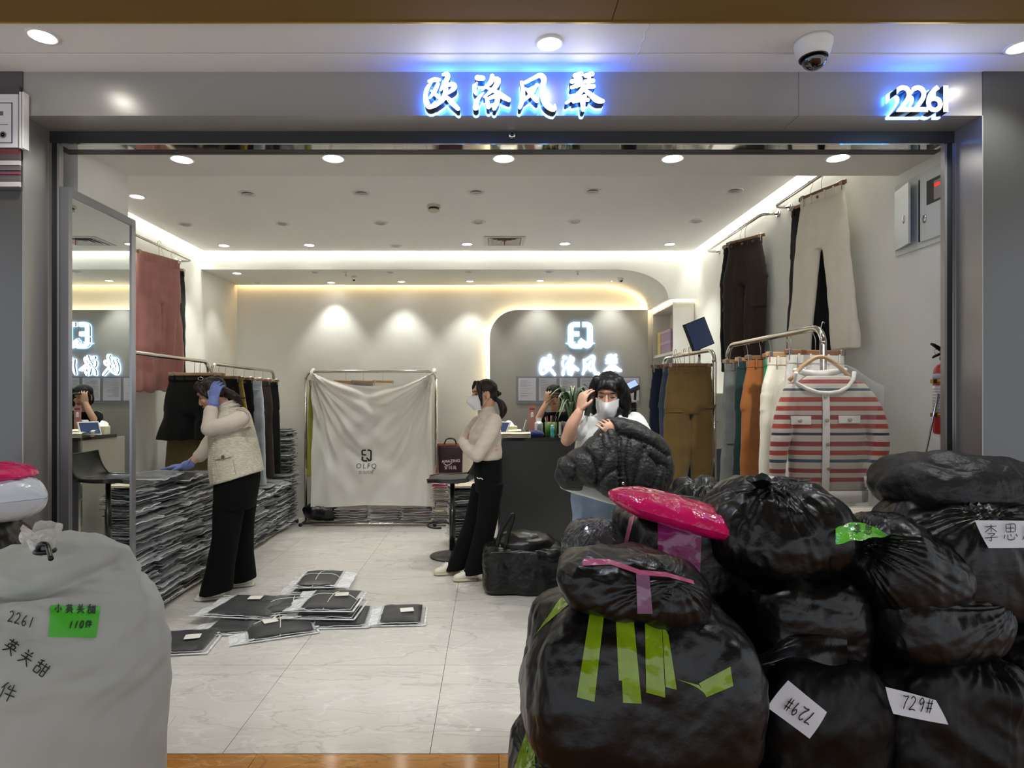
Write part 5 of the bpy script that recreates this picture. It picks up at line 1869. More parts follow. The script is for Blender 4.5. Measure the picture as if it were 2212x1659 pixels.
# tied corners and the bit of sheet thrown over the rail
for s, x in ((-1, xl), (1, xr)):
    z = P(0, 803, YS).z
    obj('tied_corner', MB().add(*limb([(x + .01 * s, YS - .05, z - .01), (x + s * .005, YS + .02, z + .018), (x + s * .012, YS + .08, z + .012), (x + .02 * s, YS + .10, z - .05)], [.012, .02, .02, .006], 10), smooth=True), m_sheet, t)
m_print = mat('black_print', (22, 20, 24), .7)


def sheet_uv(px, py):
    p = P(px, py, YS)
    return (p.x - xl) / (xr - xl), (P(0, 803, YS).z - .0 - p.z) / (P(0, 803, YS).z - P(0, 1094, YS).z)


bvS = BVHTree.FromPolygons([Vector(p) for p in S.reshape(-1, 3)], [tuple(f) for f in fc.tolist()])


def on_sheet(pts, off=.004):
    return conform(bvS, [V(x, YS, z) for x, z in pts], (0, 1, 0), off, 1.0)


a, b = P(785, 968, YS), P(807, 995, YS)
ew = b.x - a.x
obj('printed_emblem', emblem(MB(), lambda x, y, d: on_sheet([(a.x + x * ew, b.z + y * ew * .98)])[0], 0, w=.15), m_print, t)


def flat_text(s, px, py, size, spacing=1.0, rot=0.0):
    me = text_mesh(s, size, 0, 0, spacing=spacing)
    c = P(px, py, YS)
    co = mesh_co(me)
    pts = on_sheet([(c.x + x, c.z + y) for x, y, _ in co])
    set_co(me, [tuple(p) for p in pts])
    return me


obj('printed_name', flat_text('OLFQ', 797, 1004, .072, 1.35), mat('grey_brown_print', (70, 62, 60), .7), t)
obj('printed_characters', flat_text('欧洛风琴', 797, 1017, .040, 1.0), mat('faint_print', (110, 102, 100), .7), t)
q = MB()
c = P(812, 1012, YS)
q.add(on_sheet([(c.x + .006 * math.cos(k), c.z + .006 * math.sin(k)) for k in np.linspace(0, 2 * PI, 9)[:-1]]), [tuple(range(8))[::-1]])
obj('printed_mark', q, MATS['faint_print'], t)

# ================================================================== BAR STOOL
sx, sy = -.33, 5.52
t = thing('bar_stool', 'black moulded bar stool with low back on a pedestal beside the counter', 'stool', (sx, sy, 0))
m_pu = mat('black_leatherette', (34, 34, 35), .28, bump=.25, bscale=14, bdist=.01, coat=.35)
obj('base_disc', MB().lathe([(.19, 0), (.20, .006), (.195, .014), (.12, .022), (.05, .035), (.03, .06)], (sx, sy, 0), 36), mat('black_enamel', (20, 20, 21), .3, coat=.3), t)
obj('column', MB().lathe([(.028, .05), (.028, .42), (.021, .425), (.021, .66)], (sx, sy, 0), 20), MATS['black_enamel'], t)
obj('footrest', MB().tube([(sx - .12 - .10 * math.cos(a), sy + .14 * math.sin(a), .28) for a in np.linspace(-1.9, 1.9, 13)] + [(sx, sy + .02, .28)], .009, n=8), m_black, t)
G = []
n_a, n_r = 40, 10
prof_ = []
for i in range(21):
    s_ = i / 20
    # side profile from the front lip to the top of the back (local x from -0.21 to +0.19)
    if s_ < .6:
        x = -.21 + .36 * s_ / .6
        z = .70 - .012 * math.sin(PI * s_ / .6) - .02 * max(0, .12 - s_) / .12
    else:
        a = (s_ - .6) / .4
        x = .15 + .075 * math.sin(a * PI / 2) + .02 * a
        z = .70 + .20 * (1 - math.cos(a * PI / 2)) * .6 + .10 * a
    prof_.append((x, z, s_))
up, dn = [], []
for (x, z, s_) in prof_:
    u_, d_ = [], []
    for j in range(17):
        y = 2 * j / 16 - 1
        w = .215 * (1 - .55 * max(0, .18 - s_) ** 1.2 / .18) * (1 - .12 * max(0, s_ - .7) / .3)
        cup = .022 * abs(y) ** 2.5 * (1 if s_ < .6 else .4)
        u_.append((sx + x - (0.035 * y * y if s_ > .6 else 0), sy + y * w, z + cup - .004))
        d_.append((sx + x + (.028 if s_ > .6 else 0) - (0.035 * y * y if s_ > .6 else 0), sy + y * w, z + cup - (.034 if s_ < .6 else .02)))
    up.append(u_)
    dn.append(d_)
q = MB().grid(up, flip=True).grid(dn)
ring = [up[i][0] for i in range(21)] + [up[20][j] for j in range(17)] + [up[i][16] for i in range(20, -1, -1)] + [up[0][j] for j in range(16, -1, -1)]
ring2 = [dn[i][0] for i in range(21)] + [dn[20][j] for j in range(17)] + [dn[i][16] for i in range(20, -1, -1)] + [dn[0][j] for j in range(16, -1, -1)]
m_ = len(ring)
q.add(ring + ring2, [(i, i + 1, m_ + i + 1, m_ + i) for i in range(m_ - 1)], smooth=True)
obj('seat_shell', q, m_pu, t)
obj('seat_piping', MB().tube(ring[:-1], .007, n=6, closed=False), m_pu, t)
obj('seat_plate', MB().cbox((sx - .02, sy, .66), (.16, .16, .012)), m_black, t)

# ================================================================== COUNTER
cx0, cx1, cy0, cy1, ch = .075, 1.36, 5.77, 6.47, 1.035
t = thing('counter', 'dark grey metal-fronted sales counter with a black top', 'counter', ((cx0 + cx1) / 2, (cy0 + cy1) / 2, 0))
m_cfront = mat('counter_metal', (74, 74, 74), .34, .55, bump=.05, bscale=90, bdist=.002)
obj('front_panel', MB().box((cx0 + .02, cy0, .06), (cx1, cy0 + .02, ch - .028)), m_cfront, t)
obj('end_panel', MB().box((cx0 + .004, cy0 + .02, .0), (cx0 + .024, cy1, ch - .028)), mat('counter_end', (168, 164, 156), .5), t)
obj('end_panel', MB().box((cx1 - .02, cy0 + .02, 0), (cx1, cy1, ch - .028)), MATS['counter_end'], t)
obj('corner_strip', MB().box((cx0, cy0 - .003, 0), (cx0 + .02, cy0 + .02, ch - .028)), m_chrome, t)
obj('plinth', MB().box((cx0 + .03, cy0 + .03, 0), (cx1 - .02, cy0 + .05, .06)), m_black, t)
obj('worktop', MB().box((cx0 - .004, cy0 - .012, ch - .028), (cx1 + .01, cy1 - .15, ch)), mat('counter_top', (30, 30, 32), .12, coat=.6), t)
obj('work_shelf', MB().box((cx0 + .03, cy0 + .12, .74), (cx1 - .03, cy1, .765)), MATS['counter_end'], t)


def on_counter(px, Y):
    return (px - CX) / F_PX * Y


TOP = ch
# folded cream trousers on the counter edge
for k, (x0, x1, y, z, lab) in enumerate(((.10, .38, 5.88, 0.0, 'folded cream trousers lying on the front edge of the counter'), (.07, .30, 6.02, .0, 'folded pale beige garment behind the cream trousers on the counter'))):
    t = thing('folded_trousers', lab, 'folded trousers', ((x0 + x1) / 2, y, TOP + z))
    for j in range(3 if k == 0 else 4):
        q = MB()
        zz = TOP + z + .001 + .0155 * j
        n = 14
        up, dn = [], []
        for i in range(n + 1):
            f = i / n
            x = x0 + (x1 - x0) * f
            w = .075 - .004 * j
            zz_ = zz + .004 * math.sin(f * 5 + j) * (f) + (0.0 if f > .08 else -.002)
            up.append([(x, y - w * c, zz_ + .014 * (1 - abs(c) ** 4)) for c in np.linspace(-1, 1, 9)])
            dn.append([(x, y - w * c, max(TOP + .0005, zz_)) for c in np.linspace(-1, 1, 9)])
        q.grid(up, flip=True).grid(dn)
        obj('fold', q, (f_cream, mat('cloth_sand', (206, 192, 160), .9), f_cream, f_offw)[(j + k) % 4], t)
# blue cloth, pen cup, water bottle, tissue, tablet, black phone dock etc.
t = thing('blue_cloth', 'crumpled navy blue cloth on the counter edge', 'cloth', (.42, 5.90, TOP))
vs, fs = ball((.43, 5.90, TOP + .022), (.075, .05, .03), 30, 18)
me = MB().add(vs, fs, smooth=True).mesh('cloth')
co, no = mesh_co(me), mesh_no(me)
co = co + no * (.012 * crumple(co * 9))[:, None]
co[:, 2] = np.maximum(co[:, 2], TOP + .0008)
set_co(me, co)
obj('cloth', me, fabric('cloth_royal', (44, 46, 104)), t)
t = thing('pen_cup', 'green pen cup crammed with scissors and pens on the counter', 'cup', (.58, 6.0, TOP))
x, y = on_counter(1190, 6.0), 6.0
obj('cup', MB().lathe([(.052, 0), (.056, .004), (.060, .135), (.056, .135), (.050, .012), (.001, .01)], (x, y, TOP + .001), 28), mat('green_plastic', (74, 108, 32), .35), t)
rs = random.Random(5)
for k in range(8):
    a = rs.uniform(0, 6.28)
    p0 = V(x + .02 * math.cos(a), y + .02 * math.sin(a), TOP + .02)
    p1 = V(x + .055 * math.cos(a), y + .045 * math.sin(a), TOP + .17 + .03 * rs.random())
    obj('pen', MB().tube([p0, p1], .0042, n=7), mat('pen_%d' % (k % 4), ((150, 30, 36), (30, 30, 36), (196, 170, 120), (60, 70, 90))[k % 4], .4), t)
t = thing('water_bottle', 'small turquoise drinking bottle before the green pen cup', 'bottle', (on_counter(1193, 5.86), 5.86, TOP))
x, y = on_counter(1193, 5.86), 5.86
obj('bottle', MB().lathe([(.016, 0), (.019, .004), (.019, .03), (.014, .045), (.018, .06), (.018, .085), (.010, .098)], (x, y, TOP + .001), 20), mat('turquoise_pet', (90, 196, 206), .1, alpha=.8, coat=.5), t)
obj('cap', MB().lathe([(.010, .098), (.011, .101), (.011, .112), (.002, .113)], (x, y, TOP + .001), 16), m_white, t)
t = thing('tissue_box', 'white tissue box with a raised tissue behind the tablet', 'tissue box', (on_counter(1097, 6.2), 6.2, TOP))
x, y = on_counter(1099, 6.22), 6.22
obj('box_body', MB().rbox((x, y, TOP + .045), (.17, .10, .088), .006), mat('tissue_cream', (226, 222, 196), .6), t)
obj('tissue', MB().grid([[(x - .06 + .12 * i / 8, y + .02 * math.sin(i * 1.3) - .02 + .02 * j, TOP + .088 + .055 * (1 - abs(i / 4 - 1) ** 2) * (j / 4)) for j in range(5)] for i in range(9)]), mat('tissue_white', (238, 238, 234), .8), t)
t = thing('tablet', 'white-framed tablet leaning on a stand at the left end of the counter', 'tablet', (on_counter(1085, 5.95), 5.95, TOP))
x, y = on_counter(1086, 5.97), 5.97
Mt = Matrix.Translation((x, y, TOP + .075)) @ Matrix.Rotation(math.radians(-62), 4, 'Z') @ Matrix.Rotation(math.radians(-24), 4, 'X')
obj('case', MB().rbox((0, 0, 0), (.20, .009, .145), .003).v and MB().box((-.10, -.004, -.07), (.10, .005, .07), M=Mt), m_white, t)
obj('screen', MB().box((-.088, -.0056, -.058), (.088, -.0042, .058), M=Mt), emat('tablet_screen', (70, 80, 110), .5), t)
obj('prop', MB().tube([Mt @ V(0, .006, .03), V(x + .07, y + .035, TOP + .004)], .008, n=6), m_black, t)
t = thing('clipboard_screen', 'slanted black flat display lying on the counter beside the cream trousers', 'display', (on_counter(1140, 6.0), 6.0, TOP))
x, y = on_counter(1137, 6.02), 6.02
Mt = Matrix.Translation((x, y, TOP + .032)) @ Matrix.Rotation(.12, 4, 'Y') @ Matrix.Rotation(math.radians(20), 4, 'X')
obj('slab', MB().box((-.085, -.06, -.006), (.085, .06, .006), M=Mt), m_black, t)
obj('glass', MB().box((-.08, -.055, .0062), (.08, .055, .0072), M=Mt), MATS['black_glass'], t)
obj('rest', MB().cbox((x, y + .03, TOP + .012), (.05, .03, .023)), m_black, t)
t = thing('yellow_pad', 'pale yellow paper roll lying behind the slanted black display', 'paper roll', (on_counter(1118, 6.2), 6.2, TOP))
x, y = on_counter(1117, 6.14), 6.14
obj('roll', MB().tube([(x - .09, y, TOP + .023), (x + .09, y, TOP + .023)], .022, n=18), mat('yellow_paper', (226, 222, 160), .7), t)
obj('core', MB().tube([(x - .0915, y, TOP + .023), (x + .0915, y, TOP + .023)], .008, n=10), MATS['card_core'], t)
t = thing('card_stand', 'pink printed payment card stand at the back of the counter', 'card stand', (on_counter(1149, 6.25), 6.25, TOP))
x, y = on_counter(1149.5, 6.25), 6.25
p0, p1 = P(1142, 900, 6.25), P(1157, 877, 6.25)
obj('card_panel', MB().box((p0.x, y, TOP + .012), (p1.x, y + .005, p1.z)), mat('pink_card', (190, 130, 122), .5), t)
obj('printed_block', MB().box((p0.x + .008, y - .0012, p1.z - .04), (p1.x - .008, y - .0002, p1.z - .02)), mat('plum_print', (130, 70, 72), .6), t)
obj('printed_arch', MB().lathe([(.014, 0), (.014, .0012), (.001, .0013)], (x, y - .0004, p0.z + .03), 16, M=Matrix.Rotation(PI / 2, 3, 'X')).box((x - .014, y - .0017, p0.z - .005), (x + .014, y - .0004, p0.z + .03)), m_white, t)
obj('foot_block', MB().cbox((x, y + .003, TOP + .007), (.06, .05, .012)), m_white, t)
t = thing('receipt_printer', 'white desktop label printer between display and pen cup', 'printer', (on_counter(1163, 6.05), 6.05, TOP))
x, y = on_counter(1164, 6.08), 6.08
obj('body', MB().rbox((x, y, TOP + .07), (.075, .12, .138), .018), mat('printer_white', (206, 208, 206), .4), t)
obj('oval_cover', MB().lathe([(.024, 0), (.024, .004), (.020, .005), (.001, .005)], (x, y - .06, TOP + .075), 24, M=Matrix.Rotation(PI / 2, 3, 'X') @ Matrix.Diagonal((1, 1.9, 1))), mat('printer_grey', (168, 172, 172), .35), t)
obj('paper', MB().box((x - .025, y + .0, TOP + .135), (x + .025, y + .002, TOP + .175)), m_white, t)
t = thing('open_notebook', 'thin white notebook propped upright near the tissue box', 'notebook', (on_counter(1133, 6.25), 6.25, TOP))
x, y = on_counter(1133, 6.28), 6.28
Mt = Matrix.Translation((x, y, TOP + .078)) @ Matrix.Rotation(math.radians(-20), 4, 'Y') @ Matrix.Rotation(math.radians(80), 4, 'Z')
obj('cover', MB().box((-.06, -.003, -.07), (.06, .0, .075), M=Matrix.Translation((x, y, TOP + .075)) @ Matrix.Rotation(.28, 4, 'Y') @ Matrix.Rotation(1.45, 4, 'Z')), m_white, t)
obj('pages', MB().box((-.056, .0005, -.068), (.056, .006, .072), M=Matrix.Translation((x, y, TOP + .075)) @ Matrix.Rotation(.28, 4, 'Y') @ Matrix.Rotation(1.45, 4, 'Z')), mat('page_white', (224, 222, 216), .8), t)
t = thing('file_rack', 'pale plastic file holder with dark folders to the right of the pen cup', 'file holder', (on_counter(1218, 6.15), 6.15, TOP))
x, y = on_counter(1222, 6.15), 6.15
for k in range(5):
    obj('folder', MB().box((x - .06 + .026 * k, y - .08, TOP + .008), (x - .052 + .026 * k, y + .08, TOP + .13 + .006 * (k % 2))), (mat('file_white', (196, 198, 198), .5), mat('file_grey', (150, 152, 154), .5))[k % 2], t)
obj('tray', MB().box((x - .07, y - .085, TOP + .001), (x + .07, y + .085, TOP + .0075)), MATS['file_grey'], t)

# potted plant with long arching leaves
px0, py0 = on_counter(1238, 6.2), 6.22
t = thing('potted_plant', 'potted plant with long arching striped leaves on the counter', 'plant', (px0, py0, TOP))
obj('pot', MB().lathe([(.055, 0), (.06, .004), (.075, .11), (.078, .115), (.070, .115), (.065, .10), (.001, .095)], (px0, py0, TOP + .001), 28), mat('dark_pot', (34, 34, 34), .35), t)
m_leaf = mat('leaf_green', (38, 72, 36), .35, var=.35, vscale=30)
m_leaf2 = mat('leaf_stripe', (150, 170, 130), .4)
rs = random.Random(3)
for k in range(22):
    a = k * 2.399 + rs.uniform(-.2, .2)
    rch = .17 + .10 * rs.random() + (.05 if math.cos(a) < 0 else -.02)
    hh = .36 - .012 * k * (.5 + rs.random() * .6)
    hh = max(.05, hh)
    base = V(px0 + .015 * math.cos(a), py0 + .015 * math.sin(a), TOP + .10)
    tip = V(px0 + rch * math.cos(a), py0 + rch * .75 * math.sin(a), TOP + .13 + hh * .75)
    mid = V(px0 + rch * .45 * math.cos(a), py0 + rch * .35 * math.sin(a), TOP + .13 + hh)
    if k > 13:
        tip.z -= .14 * rs.random() + .04
    c = catmull([base, mid, tip], 7)
    side = V(-math.sin(a), math.cos(a), 0)
    G, G2 = [], []
    n = len(c)
    for i, p in enumerate(c):
        f = i / (n - 1)
        w = .026 * (math.sin(PI * min(1, f * .9 + .12)) ** .7) * (1 - f ** 6) + .001
        p = Vector(p)
        G.append([p - side * w, p - side * w * .4 + V(0, 0, -.004), p + V(0, 0, -.006), p + side * w * .4 + V(0, 0, -.004), p + side * w])
    q = MB()
    q.grid(G)
    q.mi = [1 if (i % 4) in (0, 3) and k % 2 == 0 else 0 for i in range(len(q.mi))]
    obj('leaf', q, [m_leaf, m_leaf2], t)

# black payment terminal / scanner on a post at the right end of the counter
x = on_counter(1362, 6.1)
t = thing('terminal_stand', 'tall black till terminal with a tilted lit scanner head on the counter', 'till', (x, 6.12, TOP))
obj('body', MB().rbox((x - .005, 6.15, TOP + .16), (.13, .14, .318), .01), m_black, t)
obj('top_tray', MB().rbox((x - .008, 6.14, TOP + .335), (.135, .13, .022), .006), mat('till_top', (190, 188, 176), .4), t)
p = P(1369, 805, 6.12)
Mt = Matrix.Translation((x + .035, 6.12, TOP + .48)) @ Matrix.Rotation(-.45, 4, 'Y') @ Matrix.Rotation(-.5, 4, 'X')
obj('scanner_head', MB().box((-.055, -.03, -.045), (.045, .03, .05), M=Mt), m_black, t)
obj('scanner_lens', MB().box((-.05, -.0315, -.02), (.04, -.0302, .045), M=Mt), emat('scanner_glow', (150, 170, 235), .9), t)
obj('neck', MB().tube([(x + .055, 6.16, TOP + .30), (x + .06, 6.15, TOP + .46)], .013, n=8), m_black, t)
me = text_mesh('Gprinter', .022, .0004)
me.transform(Matrix.Translation((x - .005, 6.0795, TOP + .26)) @ FRONT)
obj('maker_print', me, m_inkl, t)

# ---------------------------------------------------------------- notices on the feature panel
a, b = P(1116, 872, Y_PAN - .01), P(1383, 813, Y_PAN - .01)
t = thing('notice_rail', 'long grey wall frame holding a row of printed notices under the small sign', 'notice frame', ((a.x + b.x) / 2, Y_PAN, a.z))
obj('back_board', MB().box((a.x, Y_PAN - .008, a.z), (b.x, Y_PAN - .0005, b.z)), mat('notice_grey', (140, 140, 146), .5), t)
n = 6
wd_ = (b.x - a.x) / n
rs = random.Random(9)
for k in range(n):
    x0, x1 = a.x + wd_ * k + .02, a.x + wd_ * (k + 1) - .015
    s = obj('notice_sheet', MB().box((x0, Y_PAN - .0105, a.z + .035), (x1, Y_PAN - .0082, b.z - .02)), mat('notice_paper', (206, 206, 216), .6), t)
    q = MB()
    z = b.z - .045
    while z > a.z + .07:
        w = rs.uniform(.3, .85) * (x1 - x0)
        q.box((x0 + .02, Y_PAN - .0114, z - .004), (x0 + .02 + w * .85, Y_PAN - .0106, z))
        z -= rs.choice((.014, .014, .026))
    tag(child('printed_lines', q, mat('notice_print', (158, 158, 172), .8), s), kind='stuff')

# ---------------------------------------------------------------- side cabinet with a squeeze bottle and tilted monitor
x0, x1, y0, y1, z1 = 1.80, XR - .005, 5.30, 5.95, 1.44
t = thing('side_cabinet', 'white side cabinet against the right wall behind the clothes racks', 'cabinet', ((x0 + x1) / 2, y0, 0))
obj('carcass', MB().box((x0, y0 + .02, 0), (x1, y1, z1)), m_cab, t)
for k in range(3):
    obj('door', MB().box((x0 + .004, y0, .02 + k * .475), (x1 - .004, y0 + .0195, .485 + k * .475)), m_cab if k == 2 else mat('cabinet_slate', (84, 92, 108), .4), t)
    obj('handle', MB().tube([(x0 + .05, y0 - .015, .25 + k * .475), (x0 + .13, y0 - .015, .25 + k * .475)], .005, n=6), m_chrome, t)
t = thing('squeeze_bottle', 'white squeeze bottle with pointed nozzle standing on the side cabinet', 'bottle', (P(1509, 0, 5.45).x, 5.45, z1))
x = P(1509, 0, 5.45).x
obj('bottle', MB().lathe([(.045, 0), (.05, .006), (.05, .20), (.044, .235), (.022, .25)], (x, 5.45, z1 + .001), 26), m_white, t)
obj('nozzle', MB().lathe([(.024, .25), (.024, .268), (.012, .28), (.006, .315), (.003, .32)], (x, 5.45, z1 + .001), 18), m_white, t)
t = thing('monitor', 'dark tilted flat monitor with a bluish screen above the side cabinet', 'monitor', (P(1512, 0, 5.4).x, 5.5, z1))
c = P(1510, 722, 5.4)
Mt = Matrix.Translation(c) @ Matrix.Rotation(.38, 4, 'Z') @ Matrix.Rotation(.35, 4, 'Y').inverted() @ Matrix.Rotation(-.12, 4, 'X')
obj('case', MB().box((-.115, -.006, -.125), (.115, .02, .125), M=Mt), m_black, t)
q_ = MB().box((-.109, -.0075, -.119), (.109, -.0062, .119), M=Mt)
obj('screen', q_, mat('screen_blue', (24, 32, 52), .08, coat=1, emit=(60, 88, 150), estr=.08), t)
obj('stand_pole', MB().tube([Mt @ V(0, .02, -.05), V(c.x + .03, c.y + .08, c.z - .15), V(c.x + .02, c.y + .08, z1 + .01)], .011, n=8), mat('maroon_pole', (60, 26, 30), .4), t)
obj('stand_foot', MB().lathe([(.06, 0), (.06, .01), (.02, .016)], (c.x + .02, c.y + .08, z1 + .001), 22), m_black, t)
# ================================================================== PEOPLE
m_skin = mat('skin', (206, 160, 134), .5, subs=.12, var=.05, vscale=20)
m_hair = mat('hair_dark_brown', (34, 22, 18), .5, var=.3, vscale=60, stretch=(1, 1, .15), bump=.5, bscale=90, bdist=.004, spec=.4)
m_hairb = mat('hair_black', (12, 11, 13), .46, var=.3, vscale=60, stretch=(1, 1, .15), bump=.4, bscale=90, bdist=.004, spec=.4)
m_eye = mat('eye_dark', (22, 16, 14), .15)
m_lid = mat('eyelid_line', (60, 36, 30), .6)
m_brow = mat('eyebrow', (54, 38, 32), .8)
m_lip = mat('lips', (172, 84, 80), .45)
m_mask = mat('face_mask', (224, 224, 226), .8, bump=.1, bscale=60, bdist=.003)
m_knitp = mat('fine_knit_beige', (200, 186, 174), .9, var=.04, vscale=30, bump=.3, bscale=260, bdist=.002, sheen=.25)
m_tweed = mat('cream_tweed', (200, 192, 174), .95, var=.22, vscale=70, stretch=(.6, .6, 2.2), bump=.9, bscale=110, bdist=.006, sheen=.2)
m_trim = mat('vest_trim', (188, 172, 156), .95, bump=.6, bscale=200, bdist=.003)
m_glove = mat('blue_glove', (112, 126, 184), .85, var=.12, vscale=50, bump=.6, bscale=180, bdist=.003)
m_trous = mat('black_trousers', (6, 6, 7), .95, bump=.2, bscale=60, bdist=.004, spec=.2)
m_tee = mat('white_tee', (226, 226, 224), .85, var=.02, bump=.15, bscale=120, bdist=.003)
m_jeansp = mat('jeans_light_blue', (132, 150, 172), .85, var=.18, vscale=9, bump=.3, bscale=200, bdist=.002)
m_puff = mat('black_puffer_nylon', (17, 17, 19), .52, bump=.6, bscale=40, bdist=.02, sheen=.1)
m_sneak = mat('sneaker_white', (214, 208, 196), .6, var=.06)
m_sole = mat('sneaker_sole', (196, 184, 160), .6)


def frame_of(f, up=(0, 0, 1), roll=0.0):
    f = Vector(f).normalized()
    z = (Vector(up) - f * Vector(up).dot(f)).normalized()
    y = -f
    x = y.cross(z)
    M = Matrix((x, y, z)).transposed()
    if roll:
        M = M @ Matrix.Rotation(roll, 3, 'Y')
    return M


class Head:
    def __init__(s, c, f, scale=1.0, roll=0.0):
        s.c, s.M, s.k = Vector(c), frame_of(f, roll=roll), scale

    def p(s, x, y, z):
        return s.c + s.M @ (Vector((x, y, z)) * s.k)

    def e(s, c, r, n=20, m=14):
        k = s.k
        return ball(s.p(*c), (r[0] * k, r[1] * k, r[2] * k), n, m, s.M)

    def tube(s, pts, rad, n=10):
        return limb([s.p(*q) for q in pts], [r * s.k for r in rad], n)

    def skull(s):
        return [s.e((0, .012, .032), (.073, .091, .080)), s.e((0, -.026, -.028), (.060, .062, .078)), s.e((0, -.040, -.078), (.040, .042, .032)),
                s.e((0, .0, -.055), (.058, .06, .045)), s.tube([(0, -.086, .012), (0, -.100, -.018), (0, -.101, -.030)], [.007, .010, .012]),
                s.e((.011, -.091, -.033), (.008, .009, .007)), s.e((-.011, -.091, -.033), (.008, .009, .007)),
                s.e((.032, -.062, -.025), (.024, .022, .022)), s.e((-.032, -.062, -.025), (.024, .022, .022)), s.e((0, -.074, .036), (.044, .018, .014)),
                s.e((.075, .008, -.008), (.009, .019, .032)), s.e((-.075, .008, -.008), (.009, .019, .032)),
                s.e((0, -.083, -.058), (.024, .010, .012))]

    def features(s, t, closed=True, mouth=True, brows=True):
        for sx in (-1, 1):
            if closed:
                c = [s.p(sx * (.031 + .017 * u), -.0795 + .006 * u * u, .006 - .004 * (1 - u * u)) for u in np.linspace(-1, 1, 7)]
                obj('eye', MB().tube(c, [.0012, .0022, .0028, .003, .0028, .0022, .0012], n=6), m_lid, t)
            else:
                q = MB()
                q.add(*s.e((sx * .031, -.076, .006), (.015, .007, .0062), 14, 8), smooth=True)
                obj('eye', q, m_eye, t)
            if brows:
                c = [s.p(sx * (.032 + .020 * u), -.084 + .010 * u * u, .029 - .005 * u * u * (1 if u * 1 > 0 else .6)) for u in np.linspace(-1, 1, 7)]
                obj('eyebrow', MB().tube(c, [.0015, .003, .0034, .0034, .003, .0024, .001], n=6), m_brow, t)
        if mouth:
            q = MB()
            q.add(*s.tube([(-.021, -.088, -.058), (-.008, -.0965, -.054), (0, -.097, -.0555), (.008, -.0965, -.054), (.021, -.088, -.058)], [.002, .0045, .004, .0045, .002], 8), smooth=True)
            q.add(*s.tube([(-.018, -.0885, -.061), (0, -.0955, -.064), (.018, -.0885, -.061)], [.002, .0055, .002], 8), smooth=True)
            obj('lips', q, m_lip, t)

    def mask(s, t, m, low=-.115, top=-.008, puff=.0):
        """cloth mask wrapped over nose, cheeks and chin, plus ear loops"""
        G = []
        for i in range(13):
            v = i / 12
            z = top + (low - top) * v
            row = []
            for j in range(19):
                a = (j / 18 - .5) * 2.35
                rx = .0700 - .018 * max(0, v - .45) / .55
                ry = .0865 - .012 * max(0, v - .5) / .5 + puff * math.sin(PI * v)
                bulge = (.024 + puff) * math.exp(-(a / .34) ** 2) * math.exp(-((v - .28) / .42) ** 2)
                edge = .016 * (1 - math.cos(a)) * (v - .3)
                row.append(s.p(rx * math.sin(a), -.020 - (ry + bulge) * math.cos(a) + .004, z + edge + .02 * abs(math.sin(a)) ** 2 * (.5 - v)))
            G.append(row)
        q = MB().grid(G).grid([[p + (s.c - p).normalized() * .003 for p in r] for r in G], flip=True)
        mk = obj('face_mask', q, m, t)
        for sx, r in ((0, 0), (18, 0)):
            sg = -1 if sx == 0 else 1
            for row, dz in ((1, .006), (10, -.03)):
                a = G[row][sx]
                child('ear_loop', MB().tube([a, s.p(sg * .079, .004, dz), s.p(sg * .080, .02, dz * .6)], .0016, n=5), m, mk)
        return mk


def hand(wrist, d, n, side=1, curl=(.25, .35, .3), s=1.0, spread=.06, thumb=.7, r=.0082):
    """pieces of a hand: d = finger direction, n = the way the palm faces, side = +1/-1 picks the thumb side"""
    d, n = Vector(d).normalized(), Vector(n).normalized()
    n = (n - d * n.dot(d)).normalized()
    w = d.cross(n) * side
    W = Vector(wrist)
    pcs = [limb([W - d * .015 * s, W + d * .03 * s, W + d * .085 * s], [.026 * s, .038 * s, .040 * s], 16, flat=(n, .48))]
    L = ((.036, .030, .022, .018), (.041, .028, .022, .006), (.038, .026, .021, -.007), (.029, .021, .018, -.019))
    for i, (l1, l2, l3, o) in enumerate(L):
        base = W + (d * (.080 - .004 * abs(i - 1.2)) + w * (.033 - .0218 * i)) * s
        dd = (d + w * spread * (1.4 - i)).normalized()
        ang = 0
        p = base - dd * .02 * s
        pts = [p, base]
        q = base
        for k, (l, c) in enumerate(zip((l1, l2, l3), curl)):
            ang += c * (1 + .06 * i)
            q = q + (dd * math.cos(ang) + n * math.sin(ang)) * l * s
            pts.append(q)
        pcs.append(limb(pts, [r * 1.1 * s, r * 1.08 * s, r * s, r * .92 * s, r * .78 * s], 10, 4))
    b = W + (d * .022 + w * .026) * s
    td = (d * .75 + w * thumb + n * .35).normalized()
    td2 = (d * .95 + w * thumb * .35 + n * .5).normalized()
    pcs.append(limb([b - td * .01 * s, b + td * .026 * s, b + td * .05 * s, b + td * .05 * s + td2 * .026 * s], [.013 * s, .0125 * s, .0105 * s, .0085 * s], 10, 4))
    return pcs


def shoe(heel, toe, w=.04, h=.075):
    """a low trainer from heel to toe point on the floor"""
    a, b = Vector(heel), Vector(toe)
    d = (b - a).normalized()
    s = V(-d.y, d.x, 0)
    L = (b - a).length
    up = []
    for f, hw, z in ((0.0, .55, .045), (.04, .78, .062), (.2, .85, h), (.42, .86, h * .95), (.6, .98, h * .66), (.8, 1.0, h * .5), (.94, .8, h * .38), (1.0, .45, h * .26)):
        c = a + d * (L * f)
        up.append((V(c.x, c.y, .5 * z + .010), s * w * hw, V(0, 0, z * .5), 2.4))
    upper = MB().add(*loft(up, 20), smooth=True)
    so = []
    for f, hw in ((-.02, .5), (.03, .86), (.3, .92), (.6, 1.06), (.85, 1.06), (.98, .8), (1.03, .4)):
        c = a + d * (L * f)
        so.append((V(c.x, c.y, .012), s * w * hw * 1.06, V(0, 0, .0115), 3.0))
    sole = MB().add(*loft(so, 20), smooth=True)
    return upper, sole


